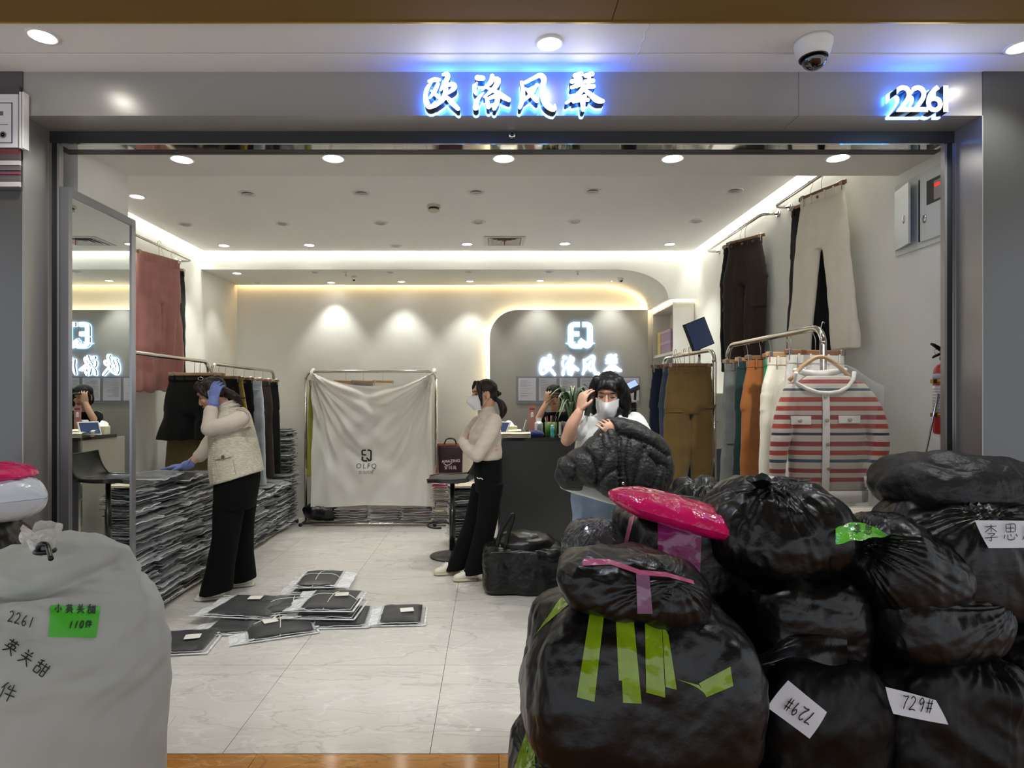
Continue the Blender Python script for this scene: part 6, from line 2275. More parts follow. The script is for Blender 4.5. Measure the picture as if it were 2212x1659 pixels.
def put_shoes(t, pairs, m=m_sneak, ms=m_sole, laces=True, w=.042, h=.078):
    for a, b in pairs:
        u, s = shoe(a, b, w, h)
        o = obj('shoe', u, m, t)
        child('sole', s, ms, o)
        if laces:
            A, B = Vector(a), Vector(b)
            d = (B - A).normalized()
            sd = V(-d.y, d.x, 0)
            q = MB()
            for k in range(4):
                c = A + (B - A) * (.44 + .08 * k)
                z = h * (1.02 - .12 * k)
                q.tube([c - sd * .018 + V(0, 0, z * .9 + .006), c + V(0, 0, z + .012), c + sd * .018 + V(0, 0, z * .9 + .006)], .003, n=5)
            tag(child('laces', q, m_tee, o), kind='stuff')


def cloth_fold(a1, s1, a2, s2, seed=0, st=(1, 1, 1)):
    def f(co):
        q = co * np.array(st)
        return a1 * pn(q * s1 + seed) * 2 + a2 * (1 - 2 * np.abs(pn(q * s2 + seed + 9)))
    return f


def strands(amp, sc, seed=0):
    return lambda co: amp * pn(co * np.array([sc, sc, sc * .18]) + seed) * 2


# ------------------------------------------------------------------ 1. standing woman with folded arms
Y0 = 4.90


def g(px, py, dy=0.0):
    return P(px, py, Y0 + dy)


t = thing('person', 'woman in beige turtleneck and black trousers standing with arms folded, wearing a white mask', 'person', (g(1030, 0).x, Y0, 0))
H = Head(g(1046, 852), (-1, -.30, -.06), 1.0)
sk = H.skull()
sk.append(limb([g(1056, 862), g(1054, 880), g(1053, 896)], [.05, .046, .055], 14))
sk.append(loft([(g(1052, 900), (0, .13, 0), (.06, 0, 0)), (g(1049, 935), (0, .14, 0), (.09, 0, 0)), (g(1051, 985), (0, .12, 0), (.085, 0, 0)), (g(1055, 1035), (0, .14, 0), (.085, 0, 0)), (g(1055, 1060), (0, .13, 0), (.075, 0, 0))], 20))
# far arm: across the body, hand flat on the near side
sk.append(limb([g(1036, 908, .15), g(1006, 950, .17)], [.042, .036]))
sk.append(limb([g(1006, 950, .17), g(1020, 970, -.06), g(1030, 972, -.11)], [.036, .030, .026]))
sk += hand(g(1032, 972, -.12), (1, -.16, -.05), (0.1, 1, .1), 1, (.12, .2, .2), .92)
# near arm
sk.append(limb([g(1068, 910, -.15), g(1030, 984, -.19)], [.042, .036]))
sk.append(limb([g(1030, 984, -.19), g(1012, 962, .0), g(1008, 958, .05)], [.036, .030, .026]))
sk += hand(g(1007, 957, .06), (-.1, 1, .15), (1, .1, 0), -1, (.3, .4, .3), .92)
for (a, b, c) in (((1064, 1050, -.085), (1048, 1140, -.09), (1028, 1230, -.09)), ((1046, 1050, .085), (1018, 1145, .08), (984, 1232, .08))):
    sk.append(limb([g(*a), g(*b), g(*c)], [.06, .045, .035]))
    sk.append(limb([g(*c), V(g(*c).x - .05, Y0 + c[2], .04)], [.032, .026]))
obj('body', union('body', sk, .0045, 2), m_skin, t)
H.features(t, closed=False, mouth=False)
H.mask(t, m_mask, puff=.012, low=-.118)
# knit top
pcs = [loft([(g(1053, 888), (0, .055, 0), (.062, 0, 0)), (g(1053, 896), (0, .10, 0), (.068, 0, 0)), (g(1054, 905), (0, .155, 0), (.080, 0, 0)), (g(1050, 925), (0, .172, 0), (.112, 0, 0)), (g(1048, 945), (0, .168, 0), (.126, 0, 0)), (g(1050, 968), (0, .160, 0), (.120, 0, 0)), (g(1052, 984), (0, .160, 0), (.116, 0, 0)), (g(1053, 991), (0, .155, 0), (.108, 0, 0))], 26)]
pcs.append(loft([(g(1050, 880), (0, .052, 0), (.056, 0, .012)), (g(1052, 896), (0, .064, 0), (.066, 0, 0))], 20))
pcs.append(limb([g(1066, 912, -.13), g(1054, 945, -.19), g(1031, 984, -.20)], [.064, .060, .050]))
pcs.append(limb([g(1031, 985, -.20), g(1014, 972, -.07), g(1009, 962, .03)], [.048, .044, .040]))
pcs.append(limb([g(1034, 912, .13), g(1014, 935, .18), g(1003, 952, .16)], [.058, .052, .046]))
pcs.append(limb([g(1003, 953, .16), g(1007, 964, .03), g(1016, 972, -.07)], [.046, .042, .037]))
obj('turtleneck', union('turtleneck', pcs, .0065, 2, cloth_fold(.004, 9, .005, 6, 3, (1, 1, 2.2))), m_knitp, t)
obj('collar_fold', MB().add(*loft([(g(1051, 884), (0, .0555, 0), (.0615, 0, .010)), (g(1052, 890), (0, .061, 0), (.067, 0, .008)), (g(1052.5, 893), (0, .060, 0), (.066, 0, .006))], 28, caps=False), smooth=True), m_knitp, t)
# trousers
pcs = [loft([(g(1052, 984), (0, .148, 0), (.108, 0, 0)), (g(1054, 1005), (0, .158, 0), (.108, 0, 0)), (g(1055, 1035), (0, .172, 0), (.104, 0, 0)), (g(1055, 1062), (0, .165, 0), (.095, 0, 0))], 24)]
for (a, b, c, e) in (((1062, 1045, -.08), (1052, 1120, -.09), (1036, 1195, -.09), (1028, 1237, -.09)), ((1044, 1045, .085), (1024, 1125, .08), (1000, 1190, .08), (985, 1228, .08))):
    r = [(g(*a), (0, .088, 0), (.088, 0, 0)), (g(*b), (0, .080, 0), (.082, 0, .02)), (g(*c), (0, .082, 0), (.084, 0, .02)), (g(*e), (0, .090, 0), (.094, 0, .014))]
    pcs.append(loft(r, 20))
obj('trousers', union('trousers', pcs, .0075, 2, cloth_fold(.004, 7, .006, 5, 5, (1, 1, .5))), m_trous, t)
c = g(1036, 1034, -.21)
obj('trouser_logo', MB().tube(catmull([g(1030, 1031, -.175), g(1034, 1034, -.18), g(1039, 1033, -.18), g(1043, 1036, -.175)], 3), .0035, n=5), m_tee, t)
fl1 = [(V(g(1030, 0, -.09).x, Y0 - .09, 0), V(g(980, 0, -.09).x, Y0 - .11, 0)), (V(g(982, 0, .08).x, Y0 + .08, 0), V(g(939, 0, .08).x, Y0 + .05, 0))]
put_shoes(t, fl1, w=.046, h=.085)
# hair: cap, side strand, ponytail
hp = [H.e((0, .020, .042), (.079, .094, .080)), H.e((0, .055, -.005), (.070, .050, .070)), H.tube([(-.045, -.055, .095), (-.066, -.060, .05), (-.070, -.050, -.02), (-.067, -.045, -.085)], [.018, .020, .016, .006]),
      H.tube([(.045, -.055, .095), (.066, -.060, .05), (.070, -.050, -.02), (.067, -.045, -.085)], [.018, .020, .016, .006]), H.tube([(0, .095, .0), (0, .125, .0)], [.020, .018]),
      limb([g(1074, 863), g(1083, 873), g(1087, 888), g(1081, 906)], [.016, .030, .031, .008])]
obj('hair', union('hair', hp, .005, 5, strands(.003, 70)), m_hair, t)
obj('hair_tie', MB().tube([H.p(.022 * math.cos(a), .112, .022 * math.sin(a)) for a in np.linspace(0, 2 * PI, 15)[:-1]], .005, n=6, closed=True), m_black, t)

# ------------------------------------------------------------------ 2. bending woman in tweed vest
Y0 = 4.35
t = thing('person', 'woman in cream tweed vest and blue gloves bending over the packed clothes', 'person', (g(490, 0).x, Y0, 0))
H = Head(g(459, 851), (-.92, -.12, -.46), 1.0)
sk = H.skull()
sk.append(limb([g(470, 856), g(482, 876), g(492, 896)], [.05, .047, .056], 14))
sk.append(loft([(g(500, 905), (0, .13, 0), (.07, 0, .0)), (g(503, 937), (0, .14, 0), (.10, 0, .01)), (g(508, 985), (0, .13, 0), (.11, 0, .02)), (g(512, 1040), (0, .14, 0), (.11, 0, .02)), (g(512, 1075), (0, .13, 0), (.09, 0, 0))], 20))
sk.append(limb([g(518, 906, -.15), g(449, 921, -.19)], [.042, .036]))
sk.append(limb([g(449, 921, -.19), g(459, 876, -.15), g(461, 868, -.14)], [.038, .030, .027]))
sk.append(limb([g(488, 912, .15), g(452, 955, .18)], [.042, .036]))
sk.append(limb([g(452, 955, .18), g(428, 985, .14), g(403, 1006, .10)], [.036, .031, .026]))
sk += hand(g(461, 868, -.14), (.1, .1, 1), (.25, 1, 0), 1, (.25, .4, .35), .9)
sk += hand(g(402, 1006, .10), (-1, 0, -.10), (0, 0, -1), 1, (.04, .06, .04), .92)
for (a, b, c) in (((500, 1070, -.06), (486, 1165, -.06), (466, 1268, .0)), ((520, 1070, .1), (518, 1160, .16), (520, 1246, .30))):
    sk.append(limb([g(*a), g(*b), g(*c)], [.07, .05, .036]))
    sk.append(limb([g(*c), V(g(*c).x - .05, Y0 + c[2], .04)], [.032, .024]))
obj('body', union('body', sk, .0045, 2), m_skin, t)
H.features(t, closed=True, mouth=True)
# gloves
gl = hand(g(461, 868, -.14), (.1, .1, 1), (.25, 1, 0), 1, (.25, .4, .35), .95, r=.0105)
gl.append(limb([g(461, 874, -.145), g(461, 866, -.14)], [.036, .036]))
o = obj('glove', union('glove', gl, .004, 1), m_glove, t)
c = g(461, 874, -.146)
child('glove_cuff', MB().tube([c + V(.036 * math.cos(a), .036 * math.sin(a), .004 * math.cos(a)) for a in np.linspace(0, 2 * PI, 19)[:-1]], .005, n=6, closed=True), m_glove, o)
gl = hand(g(402, 1006, .10), (-1, 0, -.10), (0, 0, -1), 1, (.04, .06, .04), .97, r=.0105)
gl.append(limb([g(410, 1003, .105), g(400, 1006, .10)], [.034, .034]))
o = obj('glove', union('glove', gl, .004, 1), m_glove, t)
c = g(410, 1002, .105)
child('glove_cuff', MB().tube([c + V(.012 * math.cos(a), .034 * math.sin(a), .034 * math.cos(a)) for a in np.linspace(0, 2 * PI, 19)[:-1]], .005, n=6, closed=True), m_glove, o)
# knit sleeves and collar
pcs = [loft([(g(500, 903), (0, .15, 0), (.08, 0, 0)), (g(503, 937), (0, .158, 0), (.115, 0, .01)), (g(506, 975), (0, .14, 0), (.12, 0, .02))], 22),
       limb([g(519, 903, -.14), g(490, 917, -.18), g(451, 926, -.19)], [.060, .054, .044]), limb([g(450, 926, -.19), g(453, 906, -.175), g(456, 888, -.16)], [.044, .042, .041]),
       limb([g(490, 912, .14), g(470, 935, .18), g(452, 957, .18)], [.062, .054, .047]), limb([g(452, 957, .18), g(440, 973, .16), g(431, 985, .145)], [.047, .043, .041])]
obj('knit_top', union('knit_top', pcs, .0065, 2, cloth_fold(.003, 9, .006, 7, 8, (1.6, 1, 1.6))), m_knitp, t)
# vest
pcs = [loft([(g(487, 876), (0, .060, -.01), (.062, 0, .030)), (g(492, 888), (0, .085, 0), (.078, 0, .03)), (g(503, 900), (0, .158, 0), (.110, 0, .01)), (g(502, 935), (0, .178, 0), (.148, 0, .012)), (g(505, 965), (0, .178, 0), (.162, 0, .02)), (g(508, 1000), (0, .182, 0), (.170, 0, .036)), (g(513, 1032), (0, .185, 0), (.172, 0, .052))], 30)]
obj('vest', union('vest', pcs, .007, 2, cloth_fold(.003, 8, .003, 6, 2)), m_tweed, t)
vest = [c for c in t.children if c.name.startswith('vest')][0]
bvv = BVHTree.FromPolygons([v.co for v in vest.data.vertices], [tuple(p.vertices) for p in vest.data.polygons])


def on_vest(px, py, off=.006):
    return conform(bvv, [g(px, py, -.2)], (0, 1, 0), off, 1.0, default=g(px, py, -.18))[0]


for k, (x, y) in enumerate(((475, 879), (480, 884), (486, 890))):
    obj('collar_rib', MB().tube([g(x, y, 0) + V(.062 * math.cos(a) + .012 * k, .066 * math.sin(a) * (1 + .1 * k), .032 * math.cos(a) - .008 * k) + V(.04, 0, .01) for a in np.linspace(0, 2 * PI, 25)[:-1]], .010, n=8, closed=True), m_knitp if k == 0 else m_tweed, t)
# armhole binding
c = [on_vest(515 + 21 * math.cos(a) + 3, 904 + 22 * math.sin(a), .004) for a in np.linspace(-2.1, 2.2, 24)]
obj('armhole_trim', MB().tube(c, .006, n=6), m_trim, t)
for (x0, y0, x1, y1, hh, bx) in ((459, 981, 498, 988, 13, 481), (463, 932, 486, 936, 8, 467)):
    G = [[on_vest(x0 + (x1 - x0) * j / 8, y0 + (y1 - y0) * (-abs(j / 8 - .0)) + hh * i / 3 + 0 * j, .010) for j in range(9)] for i in range(4)]
    obj('pocket_flap', MB().grid(G).grid([[p + V(0, .008, 0) for p in r] for r in G], flip=True), m_tweed, t)
    p = on_vest(bx, y0 + hh * .45, .014)
    obj('button', MB().lathe([(.012, 0), (.012, .003), (.008, .006), (.001, .005)], tuple(p), 16, M=Matrix.Rotation(PI / 2, 3, 'X')), mat('button_brown', (110, 94, 76), .3, .4), t)
for (x0, y0, x1, y1) in ((464, 996, 470, 1030), (500, 992, 506, 1024)):
    obj('pocket_edge', MB().tube([on_vest(x0 + (x1 - x0) * k / 6, y0 + (y1 - y0) * k / 6, .002) for k in range(7)], .004, n=5), m_trim, t)
fr = [on_vest(457 - 1 * math.sin(k), 940 + 105 * k / 26, .001) for k in range(27)]
q = MB()
for k, p in enumerate(fr):
    q.add(*ball(p + V(-.004, 0, 0), (.007 + .002 * (k % 2), .007, .006), 8, 6), smooth=True)
tag(obj('fringe_edge', q, m_tweed, t), kind='stuff')
# trousers
pcs = [loft([(g(513, 1012), (0, .155, 0), (.14, 0, .03)), (g(512, 1040), (0, .165, 0), (.145, 0, .03)), (g(510, 1070), (0, .17, 0), (.135, 0, .01)), (g(508, 1095), (0, .165, .0), (.12, 0, 0))], 24)]
for (a, b, c, e) in (((495, 1080, -.07), (490, 1150, -.06), (478, 1220, -.03), (466, 1279, .0)), ((522, 1080, .1), (519, 1140, .14), (519, 1200, .22), (521, 1252, .30))):
    pcs.append(loft([(g(*a), (0, .095, 0), (.098, 0, 0)), (g(*b), (0, .088, 0), (.092, 0, .02)), (g(*c), (0, .088, 0), (.090, 0, .02)), (g(*e), (0, .098, 0), (.105, 0, .016))], 20))
obj('trousers', union('trousers', pcs, .0075, 2, cloth_fold(.004, 7, .006, 5, 15, (1, 1, .5))), m_trous, t)
put_shoes(t, [(V(g(482, 0, -.0).x, Y0 + .03, 0), V(g(425, 0, 0).x, Y0 - .02, 0)), (V(g(546, 0, .32).x, Y0 + .33, 0), V(g(500, 0, .30).x, Y0 + .29, 0))], ms=mat('slipper_sole', (226, 222, 210), .6), m=mat('slip_on_white', (226, 220, 206), .5), laces=False, w=.044, h=.07)
# hair: cap and a loose low tail down the back
hp = [H.e((0, .020, .038), (.077, .091, .079)), H.e((0, .055, .0), (.070, .048, .072)), H.tube([(-.050, -.045, .095), (-.070, -.040, .04), (-.070, -.02, -.02)], [.022, .020, .010]), H.tube([(.050, -.045, .095), (.070, -.040, .04), (.070, -.02, -.02)], [.022, .020, .010]),
      H.tube([(0, -.055, .108), (.02, -.075, .085), (.03, -.078, .06)], [.016, .014, .004]),
      limb([g(488, 846, -.01), g(500, 852, -.02), g(514, 862, -.03), g(525, 876, -.02)], [.030, .028, .022, .006]), limb([g(492, 850), g(510, 856, -.04), g(528, 860, -.05), g(531, 857, -.05)], [.03, .016, .007, .003])]
obj('hair', union('hair', hp, .005, 6, strands(.004, 60, 3)), m_hair, t)

# ------------------------------------------------------------------ 3. woman on the phone with a puffer coat
Y0 = 3.80
t = thing('person', 'woman with black bob and white mask on the phone, holding a black coat', 'person', (g(1305, 0).x, Y0, 0))
H = Head(g(1314, 850, -.02), (-.30, -1, -.34), 1.06, roll=.05)
sk = H.skull()
sk.append(limb([g(1316, 868, .03), g(1318, 890, .03), g(1318, 905, .03)], [.05, .048, .056], 14))
sk.append(loft([(g(1316, 908, .03), (.15, 0, 0), (0, .06, 0)), (g(1314, 945, .02), (.15, 0, 0), (0, .09, 0)), (g(1306, 1010, .02), (.14, 0, 0), (0, .09, 0)), (g(1300, 1070, .02), (.16, 0, 0), (0, .10, 0)), (g(1300, 1110, .02), (.15, 0, 0), (0, .09, 0))], 20))
sk.append(limb([g(1264, 908, .02), g(1238, 935, -.04), g(1225, 950, -.09)], [.046, .044, .038]))
sk.append(limb([g(1225, 950, -.09), g(1236, 918, -.13), g(1251, 890, -.15)], [.039, .038, .027]))
sk += hand(g(1252, 887, -.15), (.22, .0, 1), (.85, .5, 0), -1, (.30, .42, .35), .92, thumb=.6)
sk.append(limb([g(1376, 912, .02), g(1402, 975, -.06)], [.05, .042]))
sk.append(limb([g(1402, 975, -.06), g(1365, 965, -.20), g(1334, 947, -.25)], [.042, .036, .028]))
sk += hand(g(1333, 946, -.25), (-.62, -.25, .75), (-.4, 1, .1), 1, (.25, .55, .5), .92, thumb=.6)
for (a, b, c) in (((1276, 1110, .02), (1268, 1230, .02), (1264, 1340, .03)), ((1330, 1110, .02), (1334, 1230, .0), (1338, 1345, .0))):
    sk.append(limb([g(*a), g(*b), g(*c)], [.075, .05, .036]))
    sk.append(limb([g(*c), V(g(*c).x, Y0 + c[2] - .05, .04)], [.032, .024]))
obj('body', union('body', sk, .0045, 2), m_skin, t)
H.features(t, closed=True, mouth=False)
H.mask(t, m_mask, low=-.135, top=-.016, puff=.004)
pcs = [loft([(g(1317, 890, .03), (.070, 0, 0), (0, .065, 0)), (g(1317, 898, .03), (.12, 0, 0), (0, .08, 0)), (g(1316, 908, .03), (.185, 0, 0), (0, .10, 0)), (g(1314, 945, .02), (.195, 0, 0), (0, .13, 0)), (g(1308, 1000, .02), (.195, 0, 0), (0, .13, 0)), (g(1296, 1046, .02), (.215, 0, -.04), (0, .15, 0)), (g(1288, 1072, .02), (.222, 0, -.06), (0, .16, 0))], 28),
       limb([g(1264, 912, .02), g(1246, 928, -.03)], [.066, .066]), limb([g(1370, 914, .02), g(1394, 955, -.02)], [.064, .062])]
tee = obj('t_shirt', union('t_shirt', pcs, .0065, 2, cloth_fold(.004, 7, .007, 5, 22, (1, 1, .8))), m_tee, t)
bvt = BVHTree.FromPolygons([v.co for v in tee.data.vertices], [tuple(p.vertices) for p in tee.data.polygons])
# cross-body strap
sp = [(1352, 884), (1340, 895), (1322, 915), (1300, 940), (1275, 966), (1250, 990), (1236, 1004)]
G = []
for px, py in sp:
    row = conform(bvt, [g(px - 6, py - 5, -.2), g(px, py, -.2), g(px + 6, py + 5, -.2)], (0, 1, 0), .006, .8, default=g(px, py, -.1))
    G.append(row)
obj('bag_strap', MB().grid(G).grid([[p + V(0, .004, 0) for p in r] for r in G], flip=True), m_black, t)
pcs = [loft([(g(1298, 1046, .02), (.17, 0, 0), (0, .12, 0)), (g(1300, 1080, .02), (.185, 0, 0), (0, .13, 0)), (g(1302, 1115, .02), (.18, 0, 0), (0, .12, 0))], 24)]
for (a, b, c) in (((1273, 1105, .02), (1266, 1230, .02), (1262, 1350, .03)), ((1332, 1105, .02), (1336, 1230, .0), (1340, 1352, .0))):
    pcs.append(loft([(g(*a), (.098, 0, 0), (0, .11, 0)), (g(*b), (.092, 0, 0), (0, .095, 0)), (g(*c), (.092, 0, 0), (0, .095, 0))], 20))
obj('jeans', union('jeans', pcs, .0075, 2, cloth_fold(.004, 8, .006, 6, 27, (1, 1, .7))), m_jeansp, t)
put_shoes(t, [(V(g(1262, 0, .03).x, Y0 + .10, 0), V(g(1258, 0).x, Y0 - .14, 0)), (V(g(1340, 0).x, Y0 + .08, 0), V(g(1346, 0).x, Y0 - .16, 0))])
hp = [H.e((0, .018, .042), (.081, .095, .083)), H.e((0, .040, -.03), (.083, .070, .10)), H.e((0, -.058, .075), (.062, .036, .036)),
      H.tube([(-.06, -.035, .09), (-.084, -.03, .03), (-.088, -.028, -.05), (-.078, -.04, -.125)], [.028, .026, .026, .012]), H.tube([(.06, -.035, .09), (.086, -.03, .03), (.094, -.022, -.05), (.098, -.03, -.14)], [.030, .030, .034, .016]),
      H.tube([(-.085, .03, 0), (-.088, .03, -.08), (-.08, .03, -.13)], [.03, .03, .014]), H.tube([(.088, .03, 0), (.096, .03, -.08), (.10, .03, -.15)], [.034, .036, .02]), H.tube([(0, .085, 0), (0, .085, -.13)], [.05, .03]),
      H.tube([(.0, -.082, .082), (.035, -.088, .058), (.058, -.072, .03)], [.016, .015, .008]), H.tube([(.0, -.082, .082), (-.035, -.088, .062), (-.058, -.072, .035)], [.014, .012, .006])]
obj('hair', union('hair', hp, .0055, 8, strands(.003, 70, 8)), m_hairb, t)

# the phone
Mp = Matrix.Translation(g(1274, 872, -.125)) @ Matrix.Rotation(.25, 4, 'Y') @ Matrix.Rotation(1.05, 4, 'Z')
t = thing('phone', 'black mobile phone held to the ear of the woman with the bob', 'phone', tuple(g(1275, 890, -.1)))
obj('case', MB().add([Mp @ Vector(v) for v in MB().rbox((0, 0, 0), (.072, .010, .15), .003).v], MB().rbox((0, 0, 0), (.072, .010, .15), .003).f), m_black, t)
obj('screen', MB().box((-.033, .0052, -.07), (.033, .006, .07), M=Mp), MATS['black_glass'], t)
obj('camera_bump', MB().box((-.03, -.0075, .03), (-.004, -.0048, .066), M=Mp), m_black, t)

# the coat over her arm
t = thing('puffer_coat', 'glossy black puffer coat bundled over the arm of the woman on the phone', 'coat', tuple(g(1330, 1080, -.22)))


rows = [(906, 1312, 1342), (914, 1304, 1366), (926, 1298, 1392), (945, 1284, 1424), (965, 1254, 1440), (985, 1228, 1447), (1005, 1212, 1451), (1022, 1226, 1451), (1038, 1246, 1448), (1052, 1276, 1440), (1066, 1306, 1428), (1080, 1334, 1404)]
lf = []
for k, (y, a, b) in enumerate(rows):
    pa, pb = g(a, y, -.21), g(b, y, -.21)
    lf.append(((pa + pb) / 2, ((pb.x - pa.x) / 2, 0, 0), (0, .125 * math.sin(PI * (k + 1.2) / 13.5) ** .5, 0), 2.5))
pcs = [loft(lf, 40), loft([(g(1205, 1012, -.18), (.012, 0, .05), (0, .02, 0)), (g(1222, 1018, -.19), (.01, 0, .09), (0, .04, 0)), (g(1256, 1012, -.2), (.01, 0, .12), (0, .08, 0))], 14)]
CREASES = [([(1322, 918), (1337, 945), (1338, 1000), (1344, 1084)], .040, 6), ([(1258, 968), (1284, 996), (1291, 1050)], .034, 4.5), ([(1296, 935), (1303, 985), (1298, 1012)], .026, 4), ([(1290, 1045), (1318, 1020), (1336, 1012)], .020, 4),
           ([(1362, 945), (1353, 1000), (1360, 1050)], .026, 4), ([(1394, 968), (1378, 1010), (1368, 1070)], .028, 4.5), ([(1405, 985), (1422, 1012), (1404, 1064)], .024, 4), ([(1346, 938), (1396, 955), (1442, 985)], .026, 4.5), ([(1232, 1022), (1252, 1036), (1290, 1046)], .014, 4),
           ([(1228, 990), (1244, 1010), (1240, 1034)], .022, 4), ([(1310, 935), (1318, 960), (1316, 985)], .012, 3), ([(1376, 948), (1388, 958), (1386, 975)], .014, 3), ([(1424, 1000), (1440, 1012), (1436, 1040)], .014, 3.5), ([(1344, 1062), (1384, 1048), (1420, 1060)], .018, 4)]


def puffs(co):
    k = F_PX / co[:, 1]
    px, py = CX + co[:, 0] * k, HY - (co[:, 2] - CAM_H) * k
    d = np.full(len(co), .012)
    for pts, dep, sg in CREASES:
        c = np.array(catmull(pts, 8))
        dist = np.sqrt(((px[:, None] - c[None, :, 0]) ** 2 + (py[:, None] - c[None, :, 1]) ** 2).min(1))
        d -= .68 * dep * (np.exp(-(dist / (sg * .9)) ** 2) + .55 * np.exp(-(dist / (sg * 3.4)) ** 2))
    q = co * np.array([26, 16, 10.])
    return d + .005 * (1 - 2 * np.abs(pn(q))) + .006 * pn(co * 9) * 2


coat = obj('coat_shell', union('coat_shell', pcs, .007, 1, puffs), m_puff, t)
obj('snap_button', MB().lathe([(.008, 0), (.008, .003), (.001, .004)], tuple(g(1346, 1044, -.325)), 12, M=Matrix.Rotation(PI / 2, 3, 'X')), m_chrome, t)
obj('zip', MB().tube(catmull([g(1337, 960, -.305), g(1337, 1000, -.31), g(1342, 1040, -.305), g(1346, 1070, -.28)], 5), .004, n=6), m_black, t)

# ------------------------------------------------------------------ 4. woman seated behind the counter
Y0 = 6.78
t = thing('person', 'woman in black with cap, hand on forehead, seated behind the counter under the plant', 'person', (g(1197, 0).x, Y0, .45))
H = Head(g(1197, 858, -.03), (-.06, -1, -.10), 1.05)
sk = H.skull()
sk.append(limb([g(1198, 868, .03), g(1199, 884, .04), g(1200, 892, .04)], [.05, .046, .05], 14))
sk.append(loft([(g(1200, 893, .05), (.14, 0, 0), (0, .06, 0)), (g(1200, 920, .05), (.14, 0, 0), (0, .09, 0)), (g(1200, 990, .05), (.13, 0, 0), (0, .09, 0)), (g(1200, 1040, .05), (.16, 0, 0), (0, .11, 0))], 18))
sk.append(limb([g(1172, 896, .04), g(1160, 912, -.12)], [.042, .036]))
sk.append(limb([g(1160, 912, -.12), g(1170, 890, -.14), g(1179, 872, -.13)], [.037, .033, .026]))
sk += hand(g(1180, 870, -.13), (.28, .0, 1), (.3, 1, 0), -1, (.15, .45, .4), .95, thumb=.5)
sk.append(limb([g(1228, 896, .04), g(1236, 925, -.05)], [.042, .036]))
sk.append(limb([g(1236, 925, -.05), g(1225, 940, -.22)], [.036, .028]))
sk += hand(g(1224, 941, -.23), (-.4, -1, -.1), (0, 0, -1), -1, (.1, .2, .2), .92)
for s in (-1, 1):
    sk.append(limb([g(1200 + 17 * s, 1040, .05), g(1200 + 18 * s, 1048, -.24), g(1200 + 18 * s, 1120, -.25)], [.08, .06, .04]))
obj('body', union('body', sk, .005, 2), m_skin, t)
H.features(t, closed=False, mouth=True)
pcs = [loft([(g(1200, 890, .04), (.07, 0, 0), (0, .06, 0)), (g(1200, 896, .05), (.17, 0, 0), (0, .09, 0)), (g(1200, 925, .05), (.18, 0, 0), (0, .12, 0)), (g(1200, 1000, .05), (.175, 0, 0), (0, .125, 0)), (g(1200, 1046, .05), (.19, 0, 0), (0, .14, 0))], 24),
       limb([g(1174, 899, .03), g(1161, 912, -.10)], [.058, .052]), limb([g(1226, 899, .03), g(1236, 924, -.06), g(1228, 936, -.17)], [.058, .05, .042])]
pcs += [limb([g(1200 + 17 * s, 1040, .05), g(1200 + 18 * s, 1046, -.25)], [.095, .08]) for s in (-1, 1)]
obj('black_clothes', union('black_clothes', pcs, .008, 2, cloth_fold(.004, 8, .005, 6, 31)), m_trous, t)
hp = [H.e((0, .022, .040), (.081, .096, .082)), H.e((0, .055, -.02), (.080, .056, .085)), H.tube([(.055, -.05, .08), (.078, -.035, .0), (.076, -.03, -.09)], [.024, .022, .010]), H.tube([(-.055, -.05, .08), (-.078, -.035, .0), (-.076, -.03, -.09)], [.024, .022, .010])]
obj('hair', union('hair', hp, .006, 2, strands(.004, 60, 4)), m_hairb, t)
obj('cap', union('cap', [H.e((0, .012, .060), (.086, .100, .074)), H.e((0, -.10, .045), (.060, .050, .010))], .005, 2), mat('cap_black', (18, 20, 24), .8), t)
t = thing('office_chair', 'black chair mostly hidden behind the counter under the seated woman', 'chair', (g(1200, 0).x, Y0 + .06, 0))
c = g(1200, 0, .06)
zs = g(1200, 1040, .05).z - .14
obj('seat', MB().rbox((c.x, c.y - .04, zs), (.46, .44, .07), .03), m_black, t)
obj('backrest', MB().rbox((c.x, c.y + .22, zs + .36), (.42, .05, .40), .02), m_black, t)
obj('column', MB().tube([(c.x, c.y, .06), (c.x, c.y, zs - .03)], .025, n=12), m_chrome, t)
obj('back_bar', MB().tube([(c.x, c.y + .15, zs - .01), (c.x, c.y + .245, zs + .08), (c.x, c.y + .25, zs + .2)], .015, n=8), m_black, t)
for k in range(5):
    a = k * 2 * PI / 5
    obj('leg', MB().tube([(c.x, c.y, .07), (c.x + .26 * math.cos(a), c.y + .26 * math.sin(a), .05)], .016, n=8), m_black, t)
    obj('caster', MB().lathe([(.026, 0), (.026, .02)], (c.x + .26 * math.cos(a), c.y + .26 * math.sin(a) - .01, .0265), 14, M=Matrix.Rotation(PI / 2, 3, 'X')), m_rubber, t)
# ================================================================== BAGS
m_bag = mat('black_bin_plastic', (9, 9, 10), .34, bump=.30, bscale=9, bdist=.03, spec=.42, detail=6)
m_bag2 = mat('black_bin_plastic_matt', (10, 10, 11), .45, bump=.25, bscale=8, bdist=.03, spec=.3, detail=6)
m_bagclear = film_mat('smoky_film', (70, 70, 74), .55, .10, .3, 1.0, 16)


